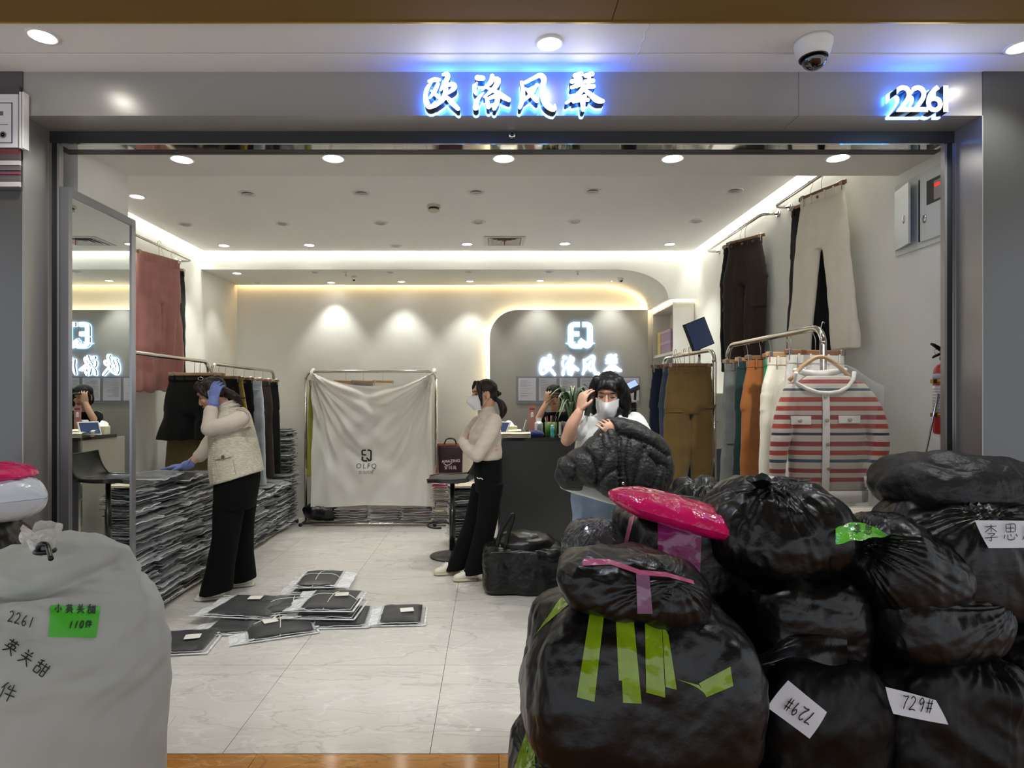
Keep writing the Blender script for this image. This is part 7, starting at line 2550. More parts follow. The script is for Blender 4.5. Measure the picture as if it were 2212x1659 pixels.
def cube_sphere(n):
    vs, fs, key = [], [], {}
    lin_ = [-1 + 2 * i / n for i in range(n + 1)]

    def vid(p):
        k = tuple(round(c * n) for c in p)
        if k not in key:
            key[k] = len(vs)
            vs.append(p)
        return key[k]
    for ax in range(3):
        for s in (-1, 1):
            o = [a for a in range(3) if a != ax]
            for i in range(n):
                for j in range(n):
                    q = []
                    for a, b in ((i, j), (i + 1, j), (i + 1, j + 1), (i, j + 1)):
                        p = [0, 0, 0]
                        p[ax] = s
                        p[o[0]], p[o[1]] = lin_[a], lin_[b]
                        q.append(vid(tuple(p)))
                    flip = (s < 0) != (ax == 1)
                    fs.append(tuple(q[::-1]) if flip else tuple(q))
    return np.array(vs), fs


_CS = {n: cube_sphere(n) for n in (28, 64)}


def facets(p, seed, f0=4.5):
    """straight sharp folds in scattered directions, the angular creasing of thin plastic"""
    rs = np.random.RandomState(seed)
    w = np.stack([pn(p * 2.1 + seed), pn(p * 2.1 + seed + 40), pn(p * 2.1 + seed + 80)], -1) * .12
    q = p + w
    out = 0
    for i in range(7):
        d = rs.normal(size=3)
        d /= np.linalg.norm(d)
        f = f0 * (1.35 ** i)
        msk = np.clip(.5 + 2.2 * pn(p * (2.2 + .5 * i) + 13 * i + seed), 0, 1)
        out = out + msk * (tri(q @ d * f + rs.rand() * 2) - .5) / (f / f0) ** .8
    return out


def bag(name, label, cat, xl, xr, zt, zb, Y, depth, seed, m=None, n=64, p=4.0, amp=.020, sc=1.5, st=(1.2, 1.2, .8), top=0.0, shear=0.0, tie=None, pleat=0, pamp=.012, belly=.0, group=None, tilt=0.0, yaw=0.0, slump=0.0, part='plastic_skin', fine=.003, fac=.036):
    """a filled plastic bag: rounded block, bulging, with creased skin. xl,xr = photograph columns at depth Y; zt,zb = heights"""
    x0, x1 = (xl - CX) / F_PX * Y, (xr - CX) / F_PX * Y
    v, f = _CS[n]
    r = (np.abs(v) ** p).sum(1) ** (1 / p)
    q = v / r[:, None]
    w, h = (x1 - x0) / 2, (zt - zb) / 2
    k = 1 - top * np.clip((q[:, 2] + .2) / 1.2, 0, 1) ** 1.5 + belly * (1 - q[:, 2] ** 2)
    co = np.stack([q[:, 0] * w * k / (1 + belly), q[:, 1] * depth * k / (1 + belly), q[:, 2] * h], -1)
    co[:, 0] += shear * (q[:, 2] + 1) * .5
    co[:, 2] -= slump * np.clip(q[:, 2], 0, 1) * np.abs(q[:, 0]) ** 2 * h
    if tilt:
        c_, s_ = math.cos(tilt), math.sin(tilt)
        co = np.stack([co[:, 0] * c_ - co[:, 2] * s_, co[:, 1], co[:, 0] * s_ + co[:, 2] * c_], -1)
    if yaw:
        c_, s_ = math.cos(yaw), math.sin(yaw)
        co = np.stack([co[:, 0] * c_ - co[:, 1] * s_, co[:, 0] * s_ + co[:, 1] * c_, co[:, 2]], -1)
    me = np_mesh('skin', co, f)
    no = mesh_no(me)
    g_ = co * np.array(st) + seed * 3.17
    d = amp * (crumple(g_, sc) - .45) + fine * (1 - 2 * np.abs(pn(g_ * np.array([26., 26., 15.])))) - .01 * np.abs(pn(g_ * 3))
    d = d + fac * facets(co, seed) * (.45 + .55 * np.clip(co[:, 2] / h, 0, 1))
    if tie is not None:
        T = np.array([tie[0] * w, tie[1] * depth, tie[2] * h])
        rel = co - T
        ax = -T / (np.linalg.norm(T) + 1e-9)
        e1 = np.cross(ax, [0.3, 1, .2])
        e1 /= np.linalg.norm(e1)
        e2 = np.cross(ax, e1)
        ang = np.arctan2(rel @ e2, rel @ e1)
        dist = np.linalg.norm(rel, axis=1)
        nz = pn(np.stack([ang * 2, dist * 3, 0 * ang + seed], -1))
        d = d + .75 * pamp * np.sin(ang * pleat + 14 * nz) * np.clip(.55 + 1.5 * pn(np.stack([ang * 1.5 + 7, dist * 2, 0 * ang + seed], -1)), .1, 1.2) * np.exp(-dist / (.55 * max(w, h))) * np.clip(dist / .03, 0, 1)
    co = co + no * d[:, None]
    zmin = -h * (1.0 if not tilt else 1.1)
    co[:, 2] = np.maximum(co[:, 2], zmin + .001)
    set_co(me, co)
    t = thing(name, label, cat, ((x0 + x1) / 2, Y, zb), group)
    o = obj(part, me, m or m_bag)
    o.parent = t
    o.location = (0, 0, h if not tilt else h * 1.1)
    return t, o


def tuft(t, c, r, h, seed, m, lean=(0, 0), n=26):
    """gathered, flared plastic above a tie"""
    G = []
    for i in range(9):
        f = i / 8
        row = []
        for j in range(n + 1):
            a = 2 * PI * j / n
            nz = float(pn(np.array([[math.cos(a) * 1.6 + seed, math.sin(a) * 1.6, f * 2.]]))[0])
            rr = r * (.22 + .9 * f ** 1.2 + .9 * f * nz + .12 * math.sin(a * 7 + seed) * f)
            row.append((c[0] + rr * math.cos(a) + lean[0] * f, c[1] + rr * math.sin(a) + lean[1] * f, c[2] + h * f * (1 + .8 * nz)))
        G.append(row)
    return obj('tied_neck', MB().grid(G), m, t)


m_tapeL = mat('lime_tape', (138, 172, 22), .12, alpha=.78, coat=.6, var=.12, vscale=30, bump=.5, bscale=30, bdist=.006)
m_tapeP = mat('purple_tape', (150, 44, 116), .12, alpha=.80, coat=.6, var=.15, vscale=30, bump=.5, bscale=30, bdist=.006)
m_tapeV = mat('violet_tape', (150, 104, 140), .12, alpha=.72, coat=.6, var=.15, vscale=30, bump=.5, bscale=30, bdist=.006)
m_tapeK = mat('pink_tape', (206, 104, 146), .15, alpha=.82, coat=.6, var=.15, vscale=30, bump=.5, bscale=30, bdist=.006)
m_paper2 = mat('note_paper', (222, 224, 232), .7)
m_marker = mat('marker_ink', (26, 24, 32), .6)


def bv_world(o):
    T = Matrix.Translation(world_loc(o))
    return BVHTree.FromPolygons([T @ v.co for v in o.data.vertices], [tuple(p.vertices) for p in o.data.polygons])


def flat_y(bv, pts):
    """nearest depth of a surface under some points, so a stiff paper can lie flat on it"""
    ys = []
    eye = V(0, 0, CAM_H)
    for p in pts:
        h = bv.ray_cast(eye, (Vector(p) - eye).normalized(), 4)
        if h[0] is not None:
            ys.append(h[0].y)
    ys.sort()
    return ys[0] - .006


def patch(name, t, bv, corners, Y, m, off=.004, nu=8, nv=12, thick=.0012, par=None, back=1.2, stiff=False):
    """a strip or label pressed on to a bag: corners (photograph px, clockwise from top left), laid on its surface"""
    A, B, C_, D_ = [P(x, y, Y) for x, y in corners]
    if stiff:
        q_ = [A.lerp(B, u).lerp(D_.lerp(C_, u), v) for u in (.1, .3, .5, .7, .9) for v in (.1, .3, .5, .7, .9)]
        Y = flat_y(bv, q_)
        A, B, C_, D_ = [P(x, y, Y) for x, y in corners]
    G = []
    for i in range(nv + 1):
        a, b = A.lerp(D_, i / nv), B.lerp(C_, i / nv)
        pts = [a.lerp(b, j / nu) for j in range(nu + 1)]
        if stiff:
            G.append([p + V(0, .004 * math.sin(3 * (i / nv + j / nu)), 0) for j, p in enumerate(pts)])
        else:
            G.append(conform(bv, pts, 'eye', off, back, default=V(0, Y, 0)))
    q = MB().grid(G).grid([[p + V(0, thick, 0) for p in r] for r in G], flip=True)
    o = obj(name, q, m, t)
    return (o, Y) if stiff else o


def write(t, bv, chars, px, py, size_px, adv_px, Y, width=.004, off=.007, rot=0.0, slant=0.0, name='handwriting', m=None, flat=False):
    k = Y / F_PX
    c = P(px, py, Y)
    cr, sr = math.cos(rot), math.sin(rot)

    def fn(pts):
        out = []
        for x, y in pts:
            out.append(V(c.x + x * cr - y * sr, Y, c.z + x * sr + y * cr))
        if flat:
            return [p - V(0, .006, 0) for p in out]
        return conform(bv, out, 'eye', off, 1.2, default=V(c.x, Y, c.z))
    q = ink(chars, 0, 0, size_px * k, adv_px * k, fn, width, slant)
    o = obj(name, q, m or m_marker, t)
    return tag(o, kind='stuff')


def zz(py, Y):
    return CAM_H - (py - HY) / F_PX * Y


# ------------------------------------------------------------------ pile 1: taped bales
Y = 1.95
t, o = bag('parcel_bag', 'black plastic bale with lime tape at the bottom of the taped pile', 'bag', 1106, 1588, zz(1566, Y), 0, Y, .26, 1, p=4.5, amp=.022, belly=.05, tie=(-.9, -.5, .7), pleat=30, pamp=.010)
b1 = bv_world(o)
for c in (((1281, 1580), (1316, 1580), (1313, 1665), (1278, 1665)), ((1416, 1592), (1440, 1592), (1450, 1665), (1428, 1665))):
    patch('tape', t, b1, c, 1.7, m_tapeL)
for k in range(5):
    patch('tape', t, b1, ((1136 + 3 * k, 1582 + 4 * k), (1142 + 3 * k, 1582 + 4 * k), (1121 + 9 * k, 1668), (1108 + 9 * k, 1668)), 1.72, m_tapeL, nu=3)
t, o = bag('parcel_bag', 'large black plastic bale with four lime tape strips on its front', 'bag', 1130, 1602, zz(1286, Y), zz(1606, Y), Y, .28, 2, p=5.2, amp=.020, st=(1.3, 1.3, 1.0), top=.20, belly=.03, fine=.003)
b2 = bv_world(o)
for c in (((1276, 1312), (1306, 1318), (1284, 1516), (1246, 1506)), ((1336, 1326), (1368, 1330), (1386, 1520), (1346, 1518)), ((1393, 1334), (1429, 1336), (1437, 1507), (1396, 1496)), ((1430, 1340), (1444, 1372), (1462, 1490), (1438, 1484)), ((1330, 1330), (1338, 1330), (1344, 1470), (1337, 1470))):
    patch('tape', t, b2, c, 1.62, m_tapeL, nv=22)
patch('tape', t, b2, ((1212, 1290), (1232, 1302), (1164, 1360), (1150, 1380)), 1.66, m_tapeL, nv=14)
patch('tape', t, b2, ((1464, 1468), (1510, 1480), (1528, 1506), (1520, 1488)), 1.62, m_tapeL)
patch('tape', t, b2, ((1510, 1476), (1578, 1440), (1584, 1482), (1526, 1506)), 1.64, m_tapeL)
t, o = bag('parcel_bag', 'flat black parcel with violet tape lying on the lime taped bale', 'bag', 1208, 1532, zz(1204, 1.86), zz(1330, 1.86), 1.86, .17, 3, p=2.9, amp=.018, shear=-.02, tilt=-.14, st=(1, 1, 1.6), tie=(.25, -.8, .5), pleat=22, pamp=.010)
b3 = bv_world(o)
patch('tape', t, b3, ((1374, 1232), (1402, 1234), (1410, 1326), (1377, 1326)), 1.6, m_tapeV)
for c in (((1262, 1206), (1318, 1208), (1322, 1219), (1258, 1222)), ((1316, 1208), (1380, 1230), (1380, 1240), (1318, 1219)), ((1378, 1231), (1440, 1236), (1448, 1247), (1378, 1241)), ((1438, 1236), (1498, 1254), (1500, 1262), (1446, 1247))):
    patch('tape', t, b3, c, 1.6, m_tapeK)

# ------------------------------------------------------------------ behind pile 1
t, o = bag('rubbish_bag', 'large black bag half hidden behind the taped pile, carrying two others', 'bag', 1196, 1588, .66, 0, 2.46, .22, 4, n=28, p=4.5, belly=.04)
t, o = bag('parcel_bag', 'black bale with broad purple tape under the pink parcel', 'bag', 1338, 1578, zz(1092, 2.38), .655, 2.38, .20, 5, p=5, amp=.016, st=(1, 1, 1.2))
b4 = bv_world(o)
patch('tape', t, b4, ((1421, 1118), (1490, 1130), (1487, 1246), (1421, 1230)), 2.1, m_tapeP, nv=14)
patch('tape', t, b4, ((1484, 1132), (1516, 1140), (1512, 1252), (1488, 1248)), 2.1, m_tapeP, nv=14)
patch('tape', t, b4, ((1360, 1118), (1372, 1112), (1350, 1196), (1342, 1200)), 2.12, m_tapeK, nv=14)
t, o = bag('clear_bag', 'crumpled smoky clear bag with black clothes beside the purple taped bale', 'bag', 1222, 1346, zz(1130, 2.4), .655, 2.4, .15, 6, m=m_bagclear, p=3, amp=.03, sc=2.6, tie=(0, -.6, .9), pleat=18, pamp=.016)
me2 = o.data.copy()
o2 = obj('contents', me2, m_bag2)
o2.parent = t
o2.location = o.location
o2.scale = (.9, .9, .9)
# pink parcel lying across
m_pink = mat('pink_mailer', (212, 24, 98), .16, coat=.5, bump=.8, bscale=14, bdist=.02, var=.12, vscale=10)
Yp = 2.24


def pillow(name, label, cat, a, b, wid, thick, m, seed, up=(0, 0, 1), ny=30, nx=60, amp=.012, group=None, tip=.35, pt=1.6):
    """a soft mailer bag between two end points"""
    a, b = Vector(a), Vector(b)
    d = b - a
    L = d.length
    d.normalize()
    s = Vector(up).cross(d).normalized()
    u = d.cross(s)
    rows = []
    for sg in (1, -1):
        G = []
        for i in range(nx + 1):
            f = i / nx
            r = []
            for j in range(ny + 1):
                y = 2 * j / ny - 1
                e = max(0, 1 - abs(2 * f - 1) ** 3.0) ** .62 * max(0, 1 - abs(y) ** 2.6) ** .6
                w_ = wid * (tip + (1 - tip) * min(1, math.sin(PI * f) * pt) ** .8)
                q = np.array([[f * L * 6 + seed, y * 2.2, sg * 1.3]])
                nz = float(crumple(q, .9)[0]) - .4
                r.append(a + d * (L * f) + s * (y * w_) + u * (sg * thick * e + amp * nz * (.25 + e) * (1 if sg > 0 else .5)))
            G.append(r)
        rows.append(G)
    q = MB().grid(rows[0]).grid(rows[1], flip=True)
    c = (a + b) / 2
    t_ = thing(name, label, cat, tuple(c - V(0, 0, thick)), group)
    obj('plastic_skin', q, m, t_)
    return t_


t = pillow('pink_parcel', 'hot pink plastic mailer parcel lying aslant over the black bales', 'parcel', P(1316, 1068, Yp) + V(0, .02, 0), P(1616, 1147, Yp) + V(0, -.06, 0), .12, .050, m_pink, 3, up=(.05, -.10, 1), tip=.2, amp=.010)
obj('end_seal', MB().add([P(1317, 1058, Yp), P(1332, 1062, Yp - .03), P(1332, 1086, Yp - .05), P(1318, 1080, Yp)], [(0, 1, 2, 3)]), m_pink, t)

# ------------------------------------------------------------------ pile 2 with the turned 729# note
t, o = bag('rubbish_bag', 'tied black bag on top of the pile behind the pink parcel', 'bag', 1524, 1818, zz(1044, 2.25), zz(1236, 2.25), 2.25, .24, 7, p=3.0, amp=.030, sc=1.7, top=.22, tie=(-.15, -.3, 1.0), pleat=20, pamp=.022, fine=.005)
tuft(t, (P(1648, 1052, 2.15).x, 2.17, zz(1058, 2.15)), .05, .035, 2, m_bag, (0, -.02))
tuft(t, (P(1780, 1040, 2.3).x - .14, 2.3, zz(1052, 2.3)), .05, .03, 5, m_bag, (.03, 0))
t, o = bag('rubbish_bag', 'creased black bag squeezed in the middle of the second pile', 'bag', 1586, 1822, zz(1226, 2.2), zz(1420, 2.2), 2.2, .24, 8, p=4.2, amp=.024, st=(.8, .8, 1.8), belly=.05)
t, o = bag('rubbish_bag', 'tall black bag with upside-down 729# note at the bottom of the second pile', 'bag', 1588, 1864, zz(1376, 2.12), 0, 2.12, .24, 9, p=4.4, amp=.017, sc=1.3, top=.05, shear=.0, m=m_bag2)
b9 = bv_world(o)
# loose flap of its neck folded up at the right
Gf = []
for i in range(15):
    f = i / 14
    row = []
    for j in range(19):
        s_ = j / 18
        x = 1600 + 230 * s_
        y = 1428 - f * (20 + 118 * max(0, s_ - .15) ** 1.1 * (1 - .35 * max(0, s_ - .85) / .15)) + 10 * math.sin(s_ * 9)
        nz = float(crumple(np.array([[s_ * 1.1 + 3, f * .6, 7.7]]), 2.2)[0])
        row.append(P(x, y, 1.885 + .09 * f + .022 * nz - .02 * math.sin(s_ * 3)))
    Gf.append(row)
obj('folded_neck', MB().grid(Gf).grid([[p + V(0, .003, 0) for p in r] for r in Gf], flip=True), m_bag, t)
_, yf = patch('paper_note', t, b9, ((1657, 1528), (1703, 1470), (1786, 1538), (1749, 1596)), 1.8, m_paper2, stiff=True)
write(t, b9, '729#', 1762, 1541, 30, 29, yf, .0035, rot=PI - .58, flat=True)

# ------------------------------------------------------------------ pile 3 with the 729# note
t, o = bag('rubbish_bag', 'small black bag with bright green plastic on top of the third pile', 'bag', 1812, 2062, zz(1136, 2.14), zz(1335, 2.14), 2.14, .22, 11, p=2.5, amp=.016, tilt=-.22, tie=(-.75, -.35, .55), pleat=34, pamp=.016, fine=.004)
b11 = bv_world(o)
m_gfilm = mat('green_film', (96, 190, 40), .12, coat=.6, bump=.6, bscale=20, bdist=.012, var=.2, vscale=14)
Gf = []
for i in range(13):
    f = i / 12
    row = []
    for j in range(19):
        s_ = j / 18
        x = 1806 + 142 * s_
        yt = 1140 - 14 * math.sin(PI * min(1, s_ * 1.1 + .1)) + 24 * s_ ** 2
        yb = 1176 - 22 * s_ ** .8 + 2 * math.sin(s_ * 20)
        nz = float(crumple(np.array([[s_ * .8, f * .4, 2.2]]), 3)[0]) - .4
        row.append(P(x, yt + (yb - yt) * f, 2.02 - .08 * f + .008 * nz))
    Gf.append(row)
gf = obj('green_wrap', MB().grid(Gf).grid([[p + V(0, .003, 0) for p in r] for r in Gf], flip=True), m_gfilm, t)
bg = bv_world(gf)
write(t, bg, '李思', 1842, 1150, 20, 24, 1.9, .0025, .004, rot=-.1)
t, o = bag('rubbish_bag', 'wide pleated black bag in the middle of the third pile', 'bag', 1848, 2120, zz(1238, 2.12), zz(1408, 2.12), 2.12, .23, 12, p=3.2, amp=.016, tie=(.7, -.6, .5), pleat=26, pamp=.012, belly=.04)
t, o = bag('rubbish_bag', 'tall black bag with white 729# note at the bottom of the third pile', 'bag', 1846, 2144, zz(1386, 2.1), 0, 2.1, .24, 13, p=4.6, amp=.024, sc=1.5, tie=(.4, -.6, 1.1), pleat=24, pamp=.02, m=m_bag2)
b13 = bv_world(o)
_, yf = patch('paper_note', t, b13, ((1913, 1484), (2022, 1513), (2048, 1565), (1930, 1542)), 1.8, m_paper2, stiff=True)
write(t, b13, '729#', 1942, 1528, 30, 29, yf, .0032, rot=-.17, flat=True)

# ------------------------------------------------------------------ pile 4 at the pillar
t, o = bag('rubbish_bag', 'big glossy black bag with white name note beside the steel pillar', 'bag', 1918, 2330, zz(1066, 2.2), zz(1322, 2.2), 2.2, .26, 14, p=3.4, amp=.020, st=(1.4, 1.4, .5), tie=(-.35, -.7, .8), pleat=30, pamp=.016, top=.12)
b14 = bv_world(o)
_, yf = patch('paper_note', t, b14, ((2106, 1124), (2240, 1126), (2240, 1182), (2136, 1184)), 1.85, m_paper2, stiff=True)
write(t, b14, '李思成', 2122, 1168, 36, 42, yf, .0026, rot=.03, flat=True)
t, o = bag('cloth_bag', 'slack black cloth bag thrown over the top of the pillar-side pile', 'bag', 1904, 2300, zz(1004, 2.3), zz(1140, 2.3), 2.3, .22, 15, p=2.5, amp=.030, sc=1.4, st=(.8, .8, 1.6), tilt=-.16, m=mat('black_nylon_sheet', (14, 14, 16), .5, bump=.5, bscale=20, bdist=.02))
tuft(t, (P(2078, 1012, 2.25).x, 2.25, zz(1018, 2.25)), .05, .03, 9, m_bag2, (.02, 0))
t, o = bag('rubbish_bag', 'black bag at the bottom of the pile against the steel pillar', 'bag', 2060, 2470, zz(1318, 2.22), 0, 2.22, .26, 16, p=4.5, amp=.022, tie=(-.3, -.7, .9), pleat=22, pamp=.016)

# ------------------------------------------------------------------ bags in the dim gap behind the piles
bag('rubbish_bag', 'black bag on the floor under the olive cargo trousers', 'bag', 1440, 1640, .62, 0, 2.86, .20, 17, n=28, p=4.5)
t, o = bag('rubbish_bag', 'crumpled glossy black bag peeking out below the olive cargo trousers', 'bag', 1452, 1570, zz(1036, 2.84), .60, 2.84, .15, 18, p=3, amp=.035, sc=2.4, tie=(0, -.5, 1), pleat=16, pamp=.02)
bag('rubbish_bag', 'black bag standing behind the green-topped bag under the cardigan', 'bag', 1836, 1936, zz(1120, 2.72), 0, 2.72, .17, 19, p=4, amp=.02)
pack((P(1884, 0, 2.70).x, 2.70, zz(1118, 2.72) + .012), .1, 'flat pack of pale clothes on the black bag under the cardigan', None, 2, m_pc[3], m_pkfilm)
pack((P(1872, 0, 2.70).x, 2.72, zz(1118, 2.72) - .012), -.2, 'flat pack of dark clothes on the black bag under the cardigan', None, 3, m_pk[0], m_pkclear)

# ------------------------------------------------------------------ open carrier bag before the counter
Yb = 4.52
x0, x1 = (1046 - CX) / F_PX * Yb, (1212 - CX) / F_PX * Yb
t, o = bag('carrier_bag', 'open square black carrier bag on the floor before the counter', 'bag', 1044, 1214, .345, 0, 4.62, .22, 21, p=7, amp=.012, sc=1.2, st=(.7, .7, 2.2), top=-.04)
for k, (pts, r) in enumerate((([(1072, 1186), (1082, 1148), (1104, 1114), (1108, 1120), (1096, 1160), (1092, 1186)], .016), ([(1150, 1178), (1160, 1168), (1190, 1172), (1206, 1186)], .016))):
    c = catmull([P(x, y, 4.47 + .1 * k) for x, y in pts], 5)
    obj('handle', MB().add(*limb(c, [r] * len(c), 8, 1, flat=((0, 1, 0), .35))), m_bag, t)
vs, fs = ball((P(1134, 0, 4.6).x, 4.6, .33), (.20, .16, .075), 40, 24)
me = MB().add(vs, fs, smooth=True).mesh('c')
co, no = mesh_co(me), mesh_no(me)
set_co(me, co + no * (.03 * crumple(co * 5, 1.3))[:, None])
obj('black_contents', me, m_bag, t)
# black slumped bag under the dust sheet
t, o = bag('rubbish_bag', 'slumped black bag on the rack base under the left end of the dust sheet', 'bag', 664, 748, .23, .045, 6.98, .16, 22, n=28, p=2.4, amp=.03, sc=2.4, shear=-.06, m=m_bag)

# ------------------------------------------------------------------ left foreground: white woven sack
Ys = 1.50
m_sack = mat('woven_white_sack', (176, 178, 172), .72, var=.05, vscale=8, bump=.35, bscale=160, bdist=.002, stretch=(1, 1, 1), spec=.35)
ol = [(1166, 138, 186), (1176, 100, 208), (1192, 40, 228), (1215, -50, 246), (1260, -110, 262), (1310, -150, 286), (1380, -180, 311), (1450, -192, 325), (1550, -198, 329), (1650, -195, 322), (1800, -185, 312), (1950, -170, 300), (2080, -150, 285), (2118, -130, 270)]
cv = catmull(ol, 9)
NA = 150
V_ = []
for (y, a, b) in cv:
    z = max(0.0005, zz(y, Ys))
    c, hw = (a + b) / 2, (b - a) / 2
    cx_ = (c - CX) / F_PX * Ys
    hw_ = hw / F_PX * Ys
    hd = min(.27, hw_ * (.8 + .25 * min(1, max(0, (y - 1200) / 250))))
    for k in range(NA):
        t_ = 2 * PI * k / NA
        ct, st_ = math.cos(t_), math.sin(t_)
        V_.append((cx_ + hw_ * math.copysign(abs(ct) ** .85, ct), Ys + hd * math.copysign(abs(st_) ** .85, st_), z))
V_ = np.array(V_)
nr = len(cv)
fs = [(i * NA + k, i * NA + (k + 1) % NA, (i + 1) * NA + (k + 1) % NA, (i + 1) * NA + k) for i in range(nr - 1) for k in range(NA)]
fs = [f[::-1] for f in fs] + [tuple(range(NA))]
me = np_mesh('sack', V_, fs)
co, no = mesh_co(me), mesh_no(me)
hz = np.clip((co[:, 2] - .55) / .45, 0, 1)
d = .012 * facets(co, 77, 5.) * hz + (.004 + .040 * hz ** 1.3) * (crumple(co * np.array([1.4, 1.4, 2.6]) + 5, 1.6) - .4) + .006 * pn(co * 6) + .004 * pn(co * np.array([4, 4, 16.]))
dia = np.sin((co[:, 2] * 1.0 - (co[:, 0] + 1.0) * .75) * 60 + 3 * pn(co * 5))
d += .0022 * dia * np.exp(-((co[:, 2] - .72 - (co[:, 0] + 1.05) * .6) / .07) ** 2)
# deep fold below the tied neck
d -= .05 * np.exp(-((co[:, 2] - zz(1222, Ys) - .02 * np.sin(co[:, 0] * 14)) / .014) ** 2) * np.exp(-((co[:, 0] - P(130, 0, Ys).x) / .12) ** 2) * (co[:, 1] < Ys + .02)
set_co(me, co + no * d[:, None])
t = thing('woven_sack', 'big white woven sack with handwriting and a green label, tied with black cord', 'sack', (P(70, 0, Ys).x, Ys, 0))
sack = obj('sack_cloth', me, m_sack, t)
bs = bv_world(sack)
tc = P(97, 1190, 1.37)
tuft(t, (tc.x + .012, tc.y, tc.z), .032, .050, 4, film_mat('white_liner', (216, 214, 206), .75, .3, .2, .8, 30), (-.022, 0))
vs, fs_ = ball((P(58, 1160, 1.38).x, 1.38, P(58, 1160, 1.38).z), (.016, .012, .018), 16, 10)
obj('liner_knot', MB().add(vs, fs_, smooth=True).tube([P(62, 1160, 1.38), P(80, 1180, 1.37), P(97, 1192, 1.37)], [.008, .014, .012]), MATS['white_liner'], t)
obj('tie_cord', MB().tube(catmull([P(82, 1190, 1.36), P(84, 1179, 1.345), P(95, 1175, 1.34), P(103, 1181, 1.34), P(107, 1195, 1.32), P(110, 1207, 1.30)], 5), .0055, n=8).tube([tc + V(.017 * math.cos(a), .017 * math.sin(a), 0) for a in np.linspace(0, 2 * PI, 17)[:-1]], .006, n=7, closed=True), m_black, t)
lg = patch('green_label', t, bs, ((110, 1307), (217, 1310), (207, 1378), (104, 1376)), 1.2, mat('green_label_paper', (66, 178, 30), .45), off=.004)
write(t, bs, '小英关甜', 117, 1324, 20, 24, 1.2, .0022, .0065, rot=-.02)
write(t, bs, '110件', 148, 1358, 16, 19, 1.2, .0022, .0065, slant=.25, rot=.05)
write(t, bs, '2261', 16, 1342, 24, 24, 1.2, .0022, .005, rot=-.28, slant=-.05)
write(t, bs, '英关甜', 2, 1402, 34, 40, 1.2, .0026, .005, rot=-.62)
write(t, bs, '件', -8, 1505, 40, 40, 1.2, .0026, .005, rot=-.45)

# ------------------------------------------------------------------ left edge: parcels by the pillar
Yq = 2.30
bag('rubbish_bag', 'black bag in the shade by the pillar under the white mailer', 'bag', -190, 44, zz(1118, Yq), 0, Yq, .2, 25, p=4, amp=.022)
m_wm = mat('white_mailer', (208, 214, 222), .22, coat=.4, bump=.6, bscale=14, bdist=.015)
t = pillow('white_mailer', 'white plastic mailer with red print at the left pillar', 'parcel', P(-150, 1085, Yq) + V(0, .05, 0), P(106, 1075, Yq) + V(0, -.02, 0), .15, .085, m_wm, 8, tip=.0, pt=1.0)
wm = t.children[0]
bw = bv_world(wm)
c = P(27, 1088, 2.0)
q = MB()
ring = conform(bw, [V(P(27, 0, Yq).x + .013 * math.cos(a), 2, zz(1090, Yq) + .015 * math.sin(a)) for a in np.linspace(0, 2 * PI, 17)[:-1]], (0, 1, 0), .003, 1.0, default=V(0, Yq - .1, 0))
q.add(ring, [tuple(range(16))[::-1]])
obj('red_seal', q, mat('red_print', (196, 48, 44), .5), t)
q = MB()
pts = conform(bw, [V(P(x, 0, Yq).x, 2, zz(y, Yq)) for x, y in ((-4, 1094), (2, 1088), (6, 1082), (11, 1078))], (0, 1, 0), .004, 1.0, default=V(0, Yq - .1, 0))
obj('red_stroke', MB().tube(pts, .003, n=5), MATS['red_print'], t)
pillow('pink_parcel', 'hot pink plastic parcel on the white mailer by the left pillar', 'parcel', P(-160, 1018, Yq) + V(0, .05, .0), P(60, 1022, Yq) + V(0, .0, -.01), .13, .036, m_pink, 12, tip=.3)

# ------------------------------------------------------------------ packs scattered on the shop floor
m_note = m_tagp
m_flap = film_mat('white_flap', (240, 241, 244), .74, .12, .25, .8, 24)


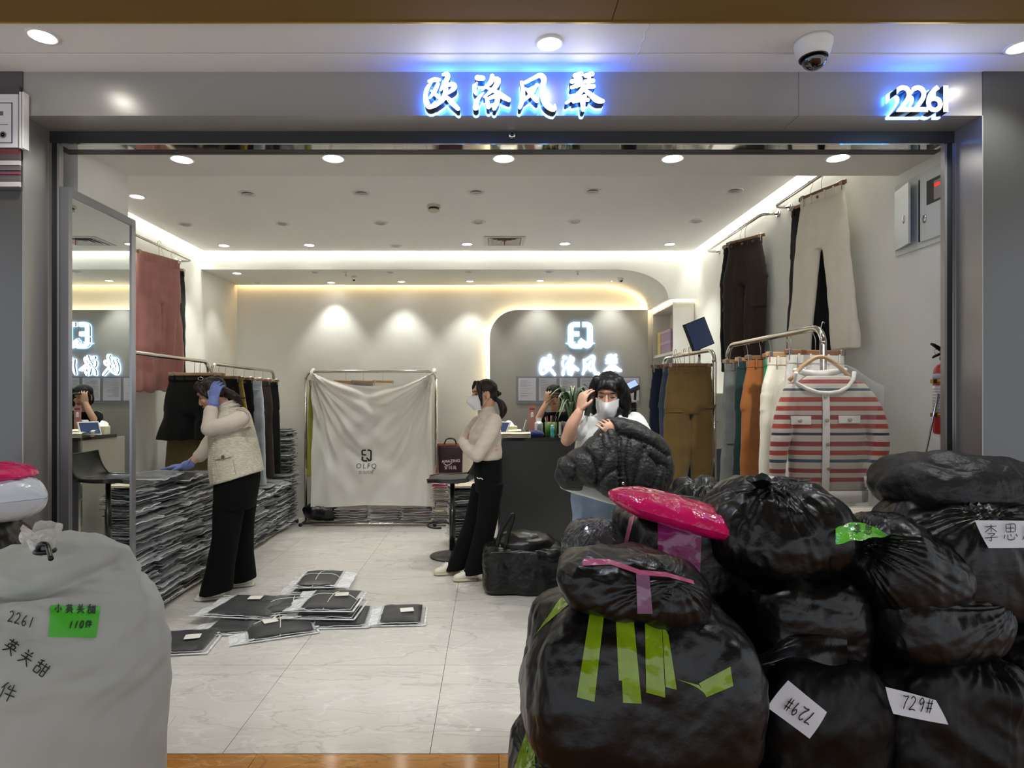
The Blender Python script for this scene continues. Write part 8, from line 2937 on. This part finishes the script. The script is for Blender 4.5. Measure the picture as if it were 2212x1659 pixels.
def floor_pack(label, px, py, rz, k, z=0.0, w=.30, d=.22, h=.022, film_=None, tagc=None, string=False, open_side=0, dark=0):
    d *= 1.5
    h *= 1.3
    pr = pack_meshes(w, d, h, 40 + k, droop=.008, over=.012, amp=.006)
    c = FL(px, py)
    # flat clear flap sticking out on one side of the folded cloth
    t_ = pack((c.x, c.y, z + .012), rz, label, None, 0, m_pk[dark], m_pkclear, [pr])
    fl_ = []
    for i in range(9):
        fl_.append([(-w / 2 - .135 * s_ + .03, d * (i / 8 - .5) * 1.12, .010 * (1 - s_) + .006 * math.sin(i * 1.7 + k) * s_ - .009 * s_) for s_ in np.linspace(0, 1, 6)])
    o_ = obj('bag_flap', MB().grid(fl_), m_flap)
    o_.parent = t_
    o_ = obj('bag_edge', MB().box((-w / 2 - .105, -d * .57, -.004), (w / 2 + .03, -d * .57 + .012, -.001)).box((w / 2 + .022, -d * .56, -.004), (w / 2 + .034, d * .56, -.001)).box((-w / 2 - .105, d * .56 - .01, -.004), (w / 2 + .03, d * .57, -.001)), m_flap)
    o_.parent = t_
    if tagc:
        a_, b_2 = tagc
        o_ = obj('paper_tag', MB().box((a_ - .042, b_2 - .034, h + .011), (a_ + .042, b_2 + .034, h + .0135)), m_note)
        o_.parent = t_
        o_.rotation_euler = (0, 0, .15)
    if string:
        q_ = MB()
        q_.tube(catmull([(-w / 2 - .02, .01, .004), (-.1, .012, h + .012), (0, .008, h + .016), (.1, .004, h + .012), (w / 2 + .015, 0, .004)], 5), .0024, n=5)
        q_.tube(catmull([(.02, d / 2 + .01, .004), (.012, .05, h + .012), (.005, -.05, h + .013), (-.01, -d / 2 - .012, .004)], 5), .0024, n=5)
        o_ = obj('string', q_, m_string)
        o_.parent = t_
    return t_


floor_pack('lone clear pack of folded black trousers nearest the sack', 402, 1392, .12, 1, tagc=(.04, -.03), w=.27, d=.2)
floor_pack('lone clear pack of folded black trousers right of the floor pile', 868, 1334, .06, 2, tagc=(.03, -.03), w=.25, d=.2, h=.026)
floor_pack('string-tied clear pack at the rear of the floor pile, lower of two', 690, 1268, .02, 3, w=.28, d=.24)
floor_pack('string-tied clear pack at the rear of the floor pile, upper of two', 693, 1267, .05 + PI, 4, z=.042, w=.27, d=.24, string=True)
floor_pack('lowest clear pack of the front stack in the floor pile', 742, 1337, .08, 5, w=.30, d=.22)
floor_pack('second clear pack of the front stack in the floor pile', 716, 1333, -.04, 6, z=.042, w=.33, d=.22)
floor_pack('topmost tagged clear pack of the front stack in the floor pile', 718, 1330, -.02, 7, z=.084, w=.30, d=.23, tagc=(.06, .0), string=True)
floor_pack('broad clear pack lying flat under the fanned packs', 528, 1350, .05, 8, w=.32, d=.22)
floor_pack('fanned clear pack with torn tag leaning on the pile', 545, 1330, -.12, 9, z=.046, w=.40, d=.24, tagc=(.0, .06))
floor_pack('string-tied clear pack turned askew at the front of the floor pile', 602, 1356, .42, 10, w=.36, d=.24, tagc=(-.05, .0), string=True)
floor_pack('clear pack wedged between the fanned packs and the front stack', 632, 1326, .30, 11, z=.046, w=.34, d=.2, string=True)
# scraps on the tiles
c = FL(1032, 1577)
t = tag(obj('paper_scrap', MB().box((c.x - .011, c.y - .012, .0005), (c.x + .011, c.y + .012, .0015)), m_white), 'small square white sticker stuck on the marble floor tile', 'sticker')
settle(t)
c = FL(520, 1372)
c1 = FL(362, 1560)
t = tag(obj('swab', MB().tube([FL(349, 1588) + V(0, 0, .003), FL(380, 1545) + V(0, 0, .003)], .0022, n=6), m_tagp), 'thin white plastic stick lying on the floor near the sack', 'stick')
settle(t)
